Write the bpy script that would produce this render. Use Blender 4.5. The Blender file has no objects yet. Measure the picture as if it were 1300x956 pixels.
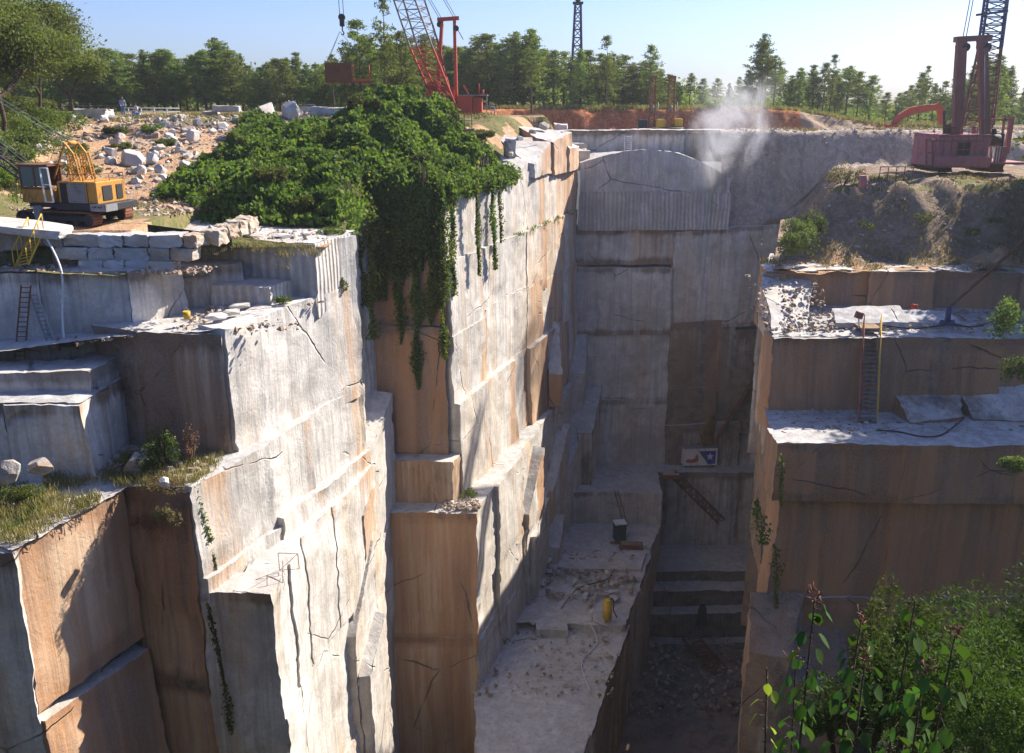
import bpy, bmesh, math, random
import numpy as np
from mathutils import Vector, Matrix, Euler
R = math.radians
random.seed(7)
rng = np.random.default_rng(7)
scene = bpy.context.scene
col = scene.collection

# ------------------------------------------------------------------ camera
FPX = 1100.0
PITCH = math.atan(308.0 / 1100.0)
cam_d = bpy.data.cameras.new('camera')
cam = bpy.data.objects.new('camera', cam_d)
col.objects.link(cam)
cam.location = (0, 0, 0)
cam.rotation_euler = (math.pi / 2 - PITCH, 0, 0)
cam_d.sensor_width = 36.0
cam_d.lens = 36.0 * FPX / 1300.0
cam_d.shift_y = -45.0 / 1300.0
cam_d.clip_start = 0.1
cam_d.clip_end = 6000
scene.camera = cam

# ------------------------------------------------------------------ light
SUN = Vector((1.0, 0.74, 1.02)).normalized()          # direction towards the sun
world = bpy.data.worlds.new('World')
scene.world = world
world.use_nodes = True
wn = world.node_tree
bg = wn.nodes['Background']
sky = wn.nodes.new('ShaderNodeTexSky')
sky.sky_type = 'NISHITA'
sky.sun_disc = False
sky.sun_elevation = math.asin(SUN.z)
sky.sun_rotation = math.atan2(SUN.x, SUN.y)
sky.altitude = 100
sky.air_density = 1.0
sky.dust_density = 1.1
sky.ozone_density = 2.0
tint = wn.nodes.new('ShaderNodeMix')
tint.data_type = 'RGBA'; tint.blend_type = 'MULTIPLY'
tint.inputs[0].default_value = 1.0
tint.inputs[7].default_value = (0.80, 0.92, 1.38, 1)
wn.links.new(sky.outputs[0], tint.inputs[6])
wn.links.new(tint.outputs[2], bg.inputs[0])
bg.inputs[1].default_value = 0.064
sun_d = bpy.data.lights.new('sun', 'SUN')
sun_d.energy = 5.0
sun_d.angle = R(0.5)
sun_d.color = (1.0, 0.92, 0.80)
sun = bpy.data.objects.new('sun', sun_d)
col.objects.link(sun)
sun.rotation_euler = SUN.to_track_quat('Z', 'Y').to_euler()
sun.location = (60, 40, 80)
vs = scene.view_settings
vs.view_transform = 'Standard'
vs.look = 'None'
vs.gamma = 1.0
vs.exposure = 1.1
vs.use_curve_mapping = False
cy = scene.cycles
cy.max_bounces = 6
cy.diffuse_bounces = 3
cy.glossy_bounces = 2
cy.transmission_bounces = 4
cy.transparent_max_bounces = 8
cy.volume_bounces = 1
cy.volume_step_rate = 2.0
cy.volume_max_steps = 128
cy.use_denoising = True


# ------------------------------------------------------------------ helpers
CP, SP = math.cos(PITCH), math.sin(PITCH)


def G(px, py, d):
    """world point seen at photo pixel (px, py), d metres in front (world Y)"""
    u, v = (px - 650) / FPX, (433 - py) / FPX
    dy, dz = CP + v * SP, -SP + v * CP
    return Vector((u * d / dy, d, dz * d / dy))


def tag(o, label=None, cat=None, group=None, kind=None):
    if label: o['label'] = label
    if cat: o['category'] = cat
    if group: o['group'] = group
    if kind: o['kind'] = kind
    return o


def empty(name, loc=(0, 0, 0), rz=0.0, label=None, cat=None, group=None):
    o = bpy.data.objects.new(name, None)
    col.objects.link(o)
    o.location = loc
    o.rotation_euler = (0, 0, rz)
    o.empty_display_size = 0.3
    return tag(o, label, cat, group)


def copy_tree(o, parent=None):
    c = o.copy()
    col.objects.link(c)
    c.parent = parent
    for ch in list(o.children):
        copy_tree(ch, c)
    return c


class MB:
    """collects verts and faces, links them as one mesh object"""
    def __init__(s):
        s.v, s.f, s.sm = [], [], []

    def add(s, vs_, fs, smooth=False):
        n = len(s.v)
        s.v += [tuple(p) for p in vs_]
        for f in fs:
            s.f.append([i + n for i in f])
            s.sm.append(smooth)

    def box(s, c, size, rot=None, taper=1.0, bev=0.0):
        x, y, z = size[0] / 2, size[1] / 2, size[2] / 2
        if bev > 0:
            b = min(bev, x * .9, y * .9, z * .9)
            rings = []
            for (zz, i) in ((-z, b), (-z + b, 0), (z - b, 0), (z, b)):
                t = taper if zz > 0 else 1
                xx, yy = (x - i) * t, (y - i) * t
                c2 = b - i if i else b
                k = b * .5 if i == 0 else b * .3
                rings.append([(-xx + k, -yy, zz), (xx - k, -yy, zz), (xx, -yy + k, zz), (xx, yy - k, zz),
                              (xx - k, yy, zz), (-xx + k, yy, zz), (-xx, yy - k, zz), (-xx, -yy + k, zz)])
            pts = [p for r_ in rings for p in r_]
            fs = [list(range(7, -1, -1)), list(range(24, 32))]
            for k in range(3):
                for j in range(8):
                    a, b2 = k * 8 + j, k * 8 + (j + 1) % 8
                    fs.append([a, b2, b2 + 8, a + 8])
        else:
            pts = [(-x, -y, -z), (x, -y, -z), (x, y, -z), (-x, y, -z),
                   (-x * taper, -y * taper, z), (x * taper, -y * taper, z), (x * taper, y * taper, z), (-x * taper, y * taper, z)]
            fs = [[3, 2, 1, 0], [4, 5, 6, 7], [0, 1, 5, 4], [1, 2, 6, 5], [2, 3, 7, 6], [3, 0, 4, 7]]
        M = Matrix.Translation(Vector(c))
        if rot is not None:
            M = M @ (rot.to_4x4() if isinstance(rot, Matrix) else Euler(rot).to_matrix().to_4x4())
        s.add([M @ Vector(p) for p in pts], fs)
        return s

    def tube(s, a, b, r0, r1=None, n=6, caps=True):
        a, b = Vector(a), Vector(b)
        r1 = r0 if r1 is None else r1
        d = (b - a)
        if d.length < 1e-6: return s
        q = d.to_track_quat('Z', 'Y')
        pts = []
        for (p, r) in ((a, r0), (b, r1)):
            for k in range(n):
                t = 2 * math.pi * k / n
                pts.append(p + q @ Vector((math.cos(t) * r, math.sin(t) * r, 0)))
        fs = [[k, (k + 1) % n, n + (k + 1) % n, n + k] for k in range(n)]
        s.add(pts, fs, True)
        if caps:
            s.f.append([len(s.v) - 2 * n + k for k in range(n - 1, -1, -1)]); s.sm.append(False)
            s.f.append([len(s.v) - n + k for k in range(n)]); s.sm.append(False)
        return s

    def path(s, pts, r, n=5, taper=None):
        for i in range(len(pts) - 1):
            ra = r if taper is None else r + (taper - r) * i / (len(pts) - 1)
            rb = r if taper is None else r + (taper - r) * (i + 1) / (len(pts) - 1)
            s.tube(pts[i], pts[i + 1], ra, rb, n, caps=(i in (0, len(pts) - 2)))
        return s

    def prism(s, poly, y0, y1, axis='y'):
        """poly: list of (a, b) in the plane across axis; extruded y0..y1"""
        n = len(poly)
        def P(a, b, t):
            return {'y': (a, t, b), 'x': (t, a, b), 'z': (a, b, t)}[axis]
        pts = [P(a, b, y0) for a, b in poly] + [P(a, b, y1) for a, b in poly]
        fs = [list(range(n)), list(range(2 * n - 1, n - 1, -1))]
        fs += [[(k + 1) % n, k, n + k, n + (k + 1) % n] for k in range(n)]
        s.add(pts, fs)
        return s

    def build(s, name, mat=None, parent=None, loc=None, rot=None):
        me = bpy.data.meshes.new(name)
        me.from_pydata(s.v, [], s.f)
        me.polygons.foreach_set('use_smooth', s.sm)
        bm = bmesh.new(); bm.from_mesh(me)
        bmesh.ops.recalc_face_normals(bm, faces=bm.faces)
        bm.to_mesh(me); bm.free()
        me.update()
        o = bpy.data.objects.new(name, me)
        col.objects.link(o)
        if mat: me.materials.append(mat)
        if parent: o.parent = parent
        if loc is not None: o.location = loc
        if rot is not None: o.rotation_euler = rot
        return o


def fast_mesh(name, V, F, mat, parent=None, smooth=False):
    """V (n,3) array, F (m,k) array"""
    me = bpy.data.meshes.new(name)
    n, (m, k) = len(V), F.shape
    me.vertices.add(n)
    me.vertices.foreach_set('co', np.ascontiguousarray(V, dtype=np.float32).ravel())
    me.loops.add(m * k)
    me.loops.foreach_set('vertex_index', np.ascontiguousarray(F, dtype=np.int32).ravel())
    me.polygons.add(m)
    me.polygons.foreach_set('loop_start', np.arange(0, m * k, k, dtype=np.int32))
    me.polygons.foreach_set('use_smooth', np.full(m, smooth))
    me.update(calc_edges=True)
    if mat: me.materials.append(mat)
    o = bpy.data.objects.new(name, me)
    col.objects.link(o)
    if parent: o.parent = parent
    return o


# value noise -------------------------------------------------------
def _hash(ix, iy, iz, seed):
    h = (ix.astype(np.int64) * 374761393 + iy.astype(np.int64) * 668265263 + iz.astype(np.int64) * 2147483647 + seed * 1274126177) & 0xFFFFFFFF
    h = ((h ^ (h >> 13)) * 1274126177) & 0xFFFFFFFF
    h = ((h ^ (h >> 16)) * 2246822519) & 0xFFFFFFFF
    h = h ^ (h >> 15)
    return (h & 0xFFFFFF).astype(np.float64) / float(0xFFFFFF) * 2 - 1


def vn(P, freq, seed=0):
    Q = P * np.asarray(freq)
    I = np.floor(Q); Fr = Q - I
    Fr = Fr * Fr * (3 - 2 * Fr)
    I = I.astype(np.int64)
    out = 0
    for dx in (0, 1):
        wx = Fr[:, 0] if dx else 1 - Fr[:, 0]
        for dy in (0, 1):
            wy = Fr[:, 1] if dy else 1 - Fr[:, 1]
            for dz in (0, 1):
                wz = Fr[:, 2] if dz else 1 - Fr[:, 2]
                out = out + wx * wy * wz * _hash(I[:, 0] + dx, I[:, 1] + dy, I[:, 2] + dz, seed)
    return out


def vn1(x, y, f, seed=0):
    return float(vn(np.array([[x, y, 0.37]]), f, seed)[0])


# ------------------------------------------------------------------ materials
def newmat(name):
    m = bpy.data.materials.new(name)
    m.use_nodes = True
    nt = m.node_tree
    b = nt.nodes['Principled BSDF']
    b.inputs['Roughness'].default_value = 0.85
    b.inputs['Specular IOR Level'].default_value = 0.25
    return m, nt, b


class N:
    """tiny node helper"""
    def __init__(s, nt): s.nt = nt
    def node(s, t, **kw):
        n = s.nt.nodes.new(t)
        for k, v in kw.items(): setattr(n, k, v)
        return n
    def put(s, sock, v):
        if hasattr(v, 'is_output') or isinstance(v, bpy.types.NodeSocket): s.nt.links.new(v, sock)
        elif v is not None: sock.default_value = v
    def math(s, op, a, b=None, c=None, clamp=False):
        n = s.node('ShaderNodeMath', operation=op, use_clamp=clamp)
        s.put(n.inputs[0], a)
        if b is not None: s.put(n.inputs[1], b)
        if c is not None: s.put(n.inputs[2], c)
        return n.outputs[0]
    def mix(s, f, a, b, mode='MIX'):
        n = s.node('ShaderNodeMix', data_type='RGBA', blend_type=mode)
        s.put(n.inputs[0], f)
        s.put(n.inputs[6], a if not isinstance(a, tuple) else (*a, 1))
        s.put(n.inputs[7], b if not isinstance(b, tuple) else (*b, 1))
        return n.outputs[2]
    def mapv(s, v, scale=(1, 1, 1), loc=(0, 0, 0), rot=(0, 0, 0)):
        n = s.node('ShaderNodeMapping')
        s.put(n.inputs[0], v)
        n.inputs[1].default_value = loc
        n.inputs[2].default_value = rot
        n.inputs[3].default_value = scale
        return n.outputs[0]
    def noise(s, v, scale, detail=3, rough=.55, dist=0.0):
        n = s.node('ShaderNodeTexNoise')
        s.put(n.inputs['Vector'], v)
        n.inputs['Scale'].default_value = scale
        n.inputs['Detail'].default_value = detail
        n.inputs['Roughness'].default_value = rough
        n.inputs['Distortion'].default_value = dist
        return n.outputs[0]
    def ramp(s, v, lo, hi, a=0.0, b=1.0):
        n = s.node('ShaderNodeMapRange', clamp=True, interpolation_type='SMOOTHSTEP')
        s.put(n.inputs[0], v)
        n.inputs[1].default_value = lo; n.inputs[2].default_value = hi
        n.inputs[3].default_value = a; n.inputs[4].default_value = b
        return n.outputs[0]
    def bump(s, h, strength, dist, normal=None):
        n = s.node('ShaderNodeBump')
        n.inputs['Strength'].default_value = strength
        n.inputs['Distance'].default_value = dist
        s.put(n.inputs['Height'], h)
        if normal is not None: s.put(n.inputs['Normal'], normal)
        return n.outputs[0]


def granite_mat():
    m, nt, b = newmat('quarry_granite')
    k = N(nt)
    geo = k.node('ShaderNodeNewGeometry')
    P = geo.outputs['Position']
    at = k.node('ShaderNodeAttribute', attribute_name='tint')
    sp = k.node('ShaderNodeSeparateColor'); k.put(sp.inputs[0], at.outputs['Color'])
    Rr, Gg, Bb = sp.outputs[0], sp.outputs[1], sp.outputs[2]
    A = at.outputs['Alpha']
    big = k.noise(P, .16, 3, .6, .4)
    mid = k.noise(P, .9, 4, .6, .6)
    fine = k.noise(P, 7, 3, .6)
    grain = k.noise(P, 30, 2, .6)
    s1 = k.noise(k.mapv(P, (.9, .9, .05)), 1.0, 5, .65, .5)
    s2 = k.noise(k.mapv(P, (.33, .33, .028), (7, 3, 1)), 1.0, 4, .6, .8)
    s3 = k.noise(k.mapv(P, (.55, .55, .035), (17, 9, 4)), 1.0, 5, .62, .7)
    s4 = k.noise(k.mapv(P, (3.2, 3.2, .12), (1, 9, 4)), 1.0, 4, .65, .3)
    tone = k.math('ADD', k.math('MULTIPLY', big, .5), k.math('MULTIPLY', mid, .5))
    base = k.mix(k.ramp(tone, .36, .64), (.45, .42, .375), (.74, .70, .64))
    warm = k.mix(k.ramp(s2, .42, .62), (1, 1, 1), (1.0, .88, .74))
    base = k.mix(.8, base, warm, 'MULTIPLY')
    # fine vertical wash streaks
    base = k.mix(k.math('MULTIPLY', k.ramp(s4, .46, .66), .5), base, (.30, .265, .23))
    # rust stain
    om = k.math('ADD', k.math('MULTIPLY', s2, .9), k.math('MULTIPLY', s1, .35))
    om = k.ramp(k.math('ADD', om, k.math('SUBTRACT', Rr, .5)), .62, .92)
    ocol = k.mix(k.ramp(s1, .38, .62), (.50, .25, .105), (.62, .42, .25))
    ocol = k.mix(k.ramp(s4, .45, .7, 0, .45), ocol, (.25, .12, .06))
    deep = k.mix(k.ramp(s3, .40, .60), (.40, .165, .045), (.20, .085, .032))
    ocol = k.mix(k.math('MULTIPLY', k.ramp(Rr, .86, 1.0), .85), ocol, deep)
    base = k.mix(k.math('MULTIPLY', om, .92), base, ocol)
    # dark lichen / water stain
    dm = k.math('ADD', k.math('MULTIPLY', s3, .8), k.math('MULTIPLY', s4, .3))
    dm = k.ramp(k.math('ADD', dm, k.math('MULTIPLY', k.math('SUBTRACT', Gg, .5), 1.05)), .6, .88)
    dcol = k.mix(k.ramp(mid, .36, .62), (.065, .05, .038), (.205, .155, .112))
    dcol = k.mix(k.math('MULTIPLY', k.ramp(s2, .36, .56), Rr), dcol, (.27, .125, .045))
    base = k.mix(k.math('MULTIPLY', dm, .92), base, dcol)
    # pale dust and fresh breaks
    dust = k.mix(k.ramp(k.noise(P, 1.6, 5, .65), .35, .7), (.27, .26, .255), (.52, .51, .50))
    base = k.mix(k.math('MULTIPLY', A, k.ramp(mid, .2, .5, .5, 1)), base, dust)
    # irregular joints
    vor = k.node('ShaderNodeTexVoronoi', feature='DISTANCE_TO_EDGE')
    warp = k.node('ShaderNodeVectorMath', operation='ADD')
    nz = k.node('ShaderNodeTexNoise'); k.put(nz.inputs['Vector'], P); nz.inputs['Scale'].default_value = .5; nz.inputs['Detail'].default_value = 3
    sc_ = k.node('ShaderNodeVectorMath', operation='SCALE'); k.put(sc_.inputs[0], nz.outputs[1]); sc_.inputs['Scale'].default_value = .7
    k.put(warp.inputs[0], P); k.put(warp.inputs[1], sc_.outputs[0])
    k.put(vor.inputs['Vector'], k.mapv(warp.outputs[0], (.085, .085, .13), rot=(0.06, -.05, .3)))
    vor.inputs['Scale'].default_value = 1.0
    ck = k.ramp(vor.outputs['Distance'], .0, .006)
    brk = k.ramp(k.noise(P, .35, 3), .47, .60)          # cracks fade in and out
    ckm = k.math('MULTIPLY', k.math('SUBTRACT', 1, ck), brk)
    base = k.mix(k.math('MULTIPLY', ckm, .75), base, (.10, .075, .055))
    # drill channels
    sx = k.node('ShaderNodeSeparateXYZ'); k.put(sx.inputs[0], P)
    run = k.math('ADD', sx.outputs[0], k.math('MULTIPLY', sx.outputs[1], .9))
    wob = k.math('MULTIPLY', k.noise(k.mapv(P, (.4, .4, .1)), 1, 2), .3)
    wv = k.math('SINE', k.math('MULTIPLY', k.math('ADD', run, wob), 16.5))
    wv01 = k.math('MULTIPLY_ADD', wv, .5, .5)
    base = k.mix(k.math('MULTIPLY', k.math('MULTIPLY', wv01, Bb), .5), base, (.20, .18, .17))
    base = k.mix(k.ramp(fine, .35, .7, .0, .28), base, (.28, .26, .24))
    base = k.mix(k.ramp(grain, .5, .75, 0, .25), base, (.75, .74, .72))
    k.put(b.inputs['Base Color'], base)
    h = k.math('ADD', k.math('MULTIPLY', mid, .22), k.math('MULTIPLY', fine, .06))
    h = k.math('ADD', h, k.math('MULTIPLY', s4, .16))
    h = k.math('ADD', h, k.math('MULTIPLY', k.math('MULTIPLY', wv, Bb), -.12))
    h = k.math('ADD', h, k.math('MULTIPLY', ckm, -.5))
    k.put(b.inputs['Normal'], k.bump(h, .75, .35))
    b.inputs['Roughness'].default_value = .8
    return m


def soil_mat(name, c1, c2, c3, sc=1.0, streak=False):
    m, nt, b = newmat(name)
    k = N(nt)
    geo = k.node('ShaderNodeNewGeometry'); P = geo.outputs['Position']
    a = k.noise(P, .35 * sc, 5, .65, .5)
    c = k.noise(P, 2.2 * sc, 5, .7)
    d = k.noise(P, 9 * sc, 3, .6)
    base = k.mix(k.ramp(a, .38, .62), c1, c2)
    base = k.mix(k.ramp(c, .45, .68), base, c3)
    if streak:
        s = k.noise(k.mapv(P, (1.4, 1.4, .16)), 1, 5, .7, .6)
        base = k.mix(k.ramp(s, .45, .65, 0, .6), base, tuple(v * .45 for v in c1))
        c = k.math('ADD', c, s)
    base = k.mix(k.ramp(d, .5, .75, 0, .4), base, tuple(min(1, v * 1.6) for v in c3))
    k.put(b.inputs['Base Color'], base)
    h = k.math('ADD', k.math('MULTIPLY', c, .6), k.math('MULTIPLY', d, .25))
    k.put(b.inputs['Normal'], k.bump(h, .9, .3))
    b.inputs['Roughness'].default_value = .95
    b.inputs['Specular IOR Level'].default_value = .1
    return m


def stone_mat(name, c1, c2, stain=(.42, .24, .11), amt=.35, sc=1.0):
    """loose cut stone and boulders, in object space with a shade per thing"""
    m, nt, b = newmat(name)
    k = N(nt)
    tc = k.node('ShaderNodeTexCoord')
    oi = k.node('ShaderNodeObjectInfo')
    ad = k.node('ShaderNodeVectorMath', operation='ADD')
    k.put(ad.inputs[0], tc.outputs['Object'])
    cb = k.node('ShaderNodeCombineXYZ')
    k.put(cb.inputs[0], k.math('MULTIPLY', oi.outputs['Random'], 37.0)); k.put(cb.inputs[1], k.math('MULTIPLY', oi.outputs['Random'], 91.0))
    k.put(ad.inputs[1], cb.outputs[0])
    P = ad.outputs[0]
    a = k.noise(P, 1.1 * sc, 5, .6, .6); c = k.noise(P, 5 * sc, 4, .65); d = k.noise(P, 22 * sc, 2)
    base = k.mix(k.ramp(a, .38, .62), c1, c2)
    base = k.mix(k.math('MULTIPLY', k.ramp(k.noise(P, .8 * sc, 4, .6, 1.0), .48, .66), amt), base, stain)
    base = k.mix(k.math('MULTIPLY', k.ramp(oi.outputs['Random'], 0, 1, 0, .35), 1.0), base, tuple(v * .55 for v in c1))
    base = k.mix(k.ramp(c, .5, .75, 0, .35), base, tuple(v * .6 for v in c1))
    base = k.mix(k.ramp(d, .55, .75, 0, .3), base, (.72, .71, .69))
    k.put(b.inputs['Base Color'], base)
    h = k.math('ADD', k.math('MULTIPLY', c, .6), k.math('MULTIPLY', d, .2))
    k.put(b.inputs['Normal'], k.bump(h, .8, .12))
    return m


def paint_mat(name, c, rust=(.18, .07, .035), amt=.4, rough=.6, metal=0.0, sc=1.0):
    m, nt, b = newmat(name)
    k = N(nt)
    tc = k.node('ShaderNodeTexCoord'); P = tc.outputs['Object']
    a = k.noise(k.mapv(P, (1, 1, .45)), 2.2 * sc, 6, .7, .6)
    c2 = k.noise(P, 9 * sc, 4, .7)
    base = k.mix(k.ramp(c2, .35, .7, 0, .35), c, tuple(v * .55 for v in c))
    base = k.mix(k.math('MULTIPLY', k.ramp(a, .5, .62), amt), base, rust)
    k.put(b.inputs['Base Color'], base)
    k.put(b.inputs['Roughness'], k.ramp(a, .4, .65, rough, .92))
    b.inputs['Metallic'].default_value = metal
    k.put(b.inputs['Normal'], k.bump(c2, .35, .03))
    return m


def leaf_mat(name, c1, c2, c3=None, trans=.35):
    m, nt, b = newmat(name)
    k = N(nt)
    geo = k.node('ShaderNodeNewGeometry')
    oi = k.node('ShaderNodeObjectInfo')
    r = geo.outputs['Random Per Island']
    base = k.mix(r, c1, c2)
    if c3: base = k.mix(k.ramp(r, .86, .97), base, c3)
    big = k.noise(geo.outputs['Position'], .45, 3)
    base = k.mix(k.ramp(big, .40, .60, 0, .65), base, tuple(v * 1.35 for v in c2))
    hs = k.node('ShaderNodeHueSaturation')
    k.put(hs.inputs['Hue'], k.ramp(oi.outputs['Random'], 0, 1, .475, .515))
    k.put(hs.inputs['Value'], k.ramp(oi.outputs['Random'], 0, 1, .8, 1.2))
    k.put(hs.inputs['Color'], base)
    k.put(b.inputs['Base Color'], hs.outputs[0])
    b.inputs['Roughness'].default_value = .65
    b.inputs['Specular IOR Level'].default_value = .18
    tr = k.node('ShaderNodeBsdfTranslucent')
    tcol = k.mix(1.0, hs.outputs[0], (1.0, 1.05, .45), 'MULTIPLY')
    k.put(tr.inputs[0], tcol)
    mx = k.node('ShaderNodeMixShader')
    mx.inputs[0].default_value = trans
    nt.links.new(b.outputs[0], mx.inputs[1]); nt.links.new(tr.outputs[0], mx.inputs[2])
    nt.links.new(mx.outputs[0], nt.nodes['Material Output'].inputs[0])
    return m


M = {}
M['granite'] = granite_mat()
M['dirt'] = soil_mat('tan_dirt', (.34, .24, .16), (.26, .18, .12), (.40, .32, .24))
M['rubble_dirt'] = soil_mat('rubble_dirt', (.46, .25, .13), (.36, .23, .13), (.50, .38, .26), 1.3)
M['grey_dirt'] = soil_mat('grey_dirt', (.27, .19, .125), (.18, .13, .09), (.33, .26, .20), 1.2)
M['pit_dirt'] = soil_mat('pit_dirt', (.44, .35, .28), (.34, .27, .21), (.50, .42, .35), .8, True)
M['red_earth'] = soil_mat('red_clay', (.48, .17, .07), (.36, .115, .05), (.55, .26, .13), .8, True)
M['grassy'] = soil_mat('dry_grass_ground', (.16, .15, .06), (.24, .19, .09), (.10, .12, .04), 1.4)
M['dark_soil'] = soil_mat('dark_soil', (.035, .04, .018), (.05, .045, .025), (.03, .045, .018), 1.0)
M['stone'] = stone_mat('cut_stone', (.46, .44, .41), (.62, .60, .57))
M['stone_warm'] = stone_mat('weathered_stone', (.40, .34, .27), (.55, .48, .40), (.42, .22, .10), .7)
M['rubble'] = stone_mat('rubble_stone', (.30, .26, .22), (.48, .43, .37), (.40, .22, .11), .8)
M['bark'] = soil_mat('pine_bark', (.11, .075, .05), (.16, .115, .08), (.08, .06, .045), 3)
M['pine'] = leaf_mat('pine_needles', (.08, .13, .035), (.155, .20, .052), (.22, .21, .06), .5)
M['broad'] = leaf_mat('broad_leaves', (.075, .10, .028), (.13, .155, .045), (.22, .19, .06), .45)
M['kudzu'] = leaf_mat('creeper_leaves', (.05, .09, .02), (.125, .17, .038), (.24, .24, .06), .5)
M['shrub'] = leaf_mat('shrub_leaves', (.07, .105, .025), (.12, .15, .04), (.20, .18, .06), .4)
M['dry'] = leaf_mat('dry_grass_blades', (.14, .12, .05), (.24, .19, .09), (.10, .13, .03), .3)
M['deadred'] = leaf_mat('dead_red_twigs', (.16, .07, .045), (.22, .11, .07), None, .2)
M['willow'] = leaf_mat('feathery_leaves', (.035, .062, .012), (.062, .098, .018), (.11, .13, .03), .4)
M['bigleaf'] = leaf_mat('large_glossy_leaves', (.02, .065, .015), (.055, .115, .025), (.20, .30, .05), .35)
M['limeleaf'] = leaf_mat('lime_leaves', (.22, .36, .04), (.34, .46, .07), None, .45)
M['orange_m'] = paint_mat('yellow_orange_paint', (.52, .26, .05), (.22, .11, .05), .6)
M['red_m'] = paint_mat('crane_red_paint', (.50, .085, .05), (.22, .08, .05), .35)
M['purple_m'] = paint_mat('faded_maroon_paint', (.42, .17, .18), (.24, .10, .08), .5)
M['purple_d'] = paint_mat('dark_maroon_paint', (.28, .11, .10), (.20, .09, .06), .6)
M['rust'] = paint_mat('rusty_steel', (.20, .085, .045), (.10, .045, .03), .5, .85)
M['steel'] = paint_mat('grey_steel', (.28, .28, .29), (.16, .10, .07), .35, .5, .3)
M['dark_m'] = paint_mat('dark_greasy_steel', (.05, .048, .048), (.09, .06, .045), .5, .6, .2)
M['white_m'] = paint_mat('white_paint', (.72, .71, .69), (.35, .28, .22), .35)
M['blue_m'] = paint_mat('dark_blue_paint', (.05, .06, .15), (.08, .05, .05), .3)
M['teal_m'] = paint_mat('dark_green_paint', (.03, .07, .08), (.06, .06, .05), .4)
M['yellow_m'] = paint_mat('yellow_paint', (.66, .42, .05), (.32, .18, .07), .4)
M['logo_blue'] = paint_mat('sign_blue', (.03, .06, .36), (.05, .06, .2), .2)
M['logo_red'] = paint_mat('sign_red', (.42, .07, .08), (.4, .2, .2), .3)
M['wood'] = paint_mat('weathered_wood', (.30, .20, .12), (.15, .10, .06), .5, .9)
M['black'] = paint_mat('black_rubber', (.03, .03, .032), (.06, .05, .045), .3, .8)
M['cable'] = paint_mat('wire_rope', (.16, .18, .22), (.1, .1, .12), .3, .5, .2)
gm, gnt, gb = newmat('cab_glass')
gb.inputs['Base Color'].default_value = (.10, .14, .13, 1); gb.inputs['Roughness'].default_value = .08
gb.inputs['Specular IOR Level'].default_value = .8
M['glass'] = gm
for nm, c in (('skin', (.42, .25, .17)), ('shirt_blue', (.16, .32, .60)), ('jeans', (.12, .20, .38)), ('hair', (.05, .035, .025)), ('shirt_white', (.6, .62, .66))):
    m_, _n, b_ = newmat(nm); b_.inputs['Base Color'].default_value = (*c, 1); M[nm] = m_
# ------------------------------------------------------------------ rock faces
def sstep(a, b, x):
    t = np.clip((x - a) / (b - a), 0, 1)
    return t * t * (3 - 2 * t)


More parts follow.
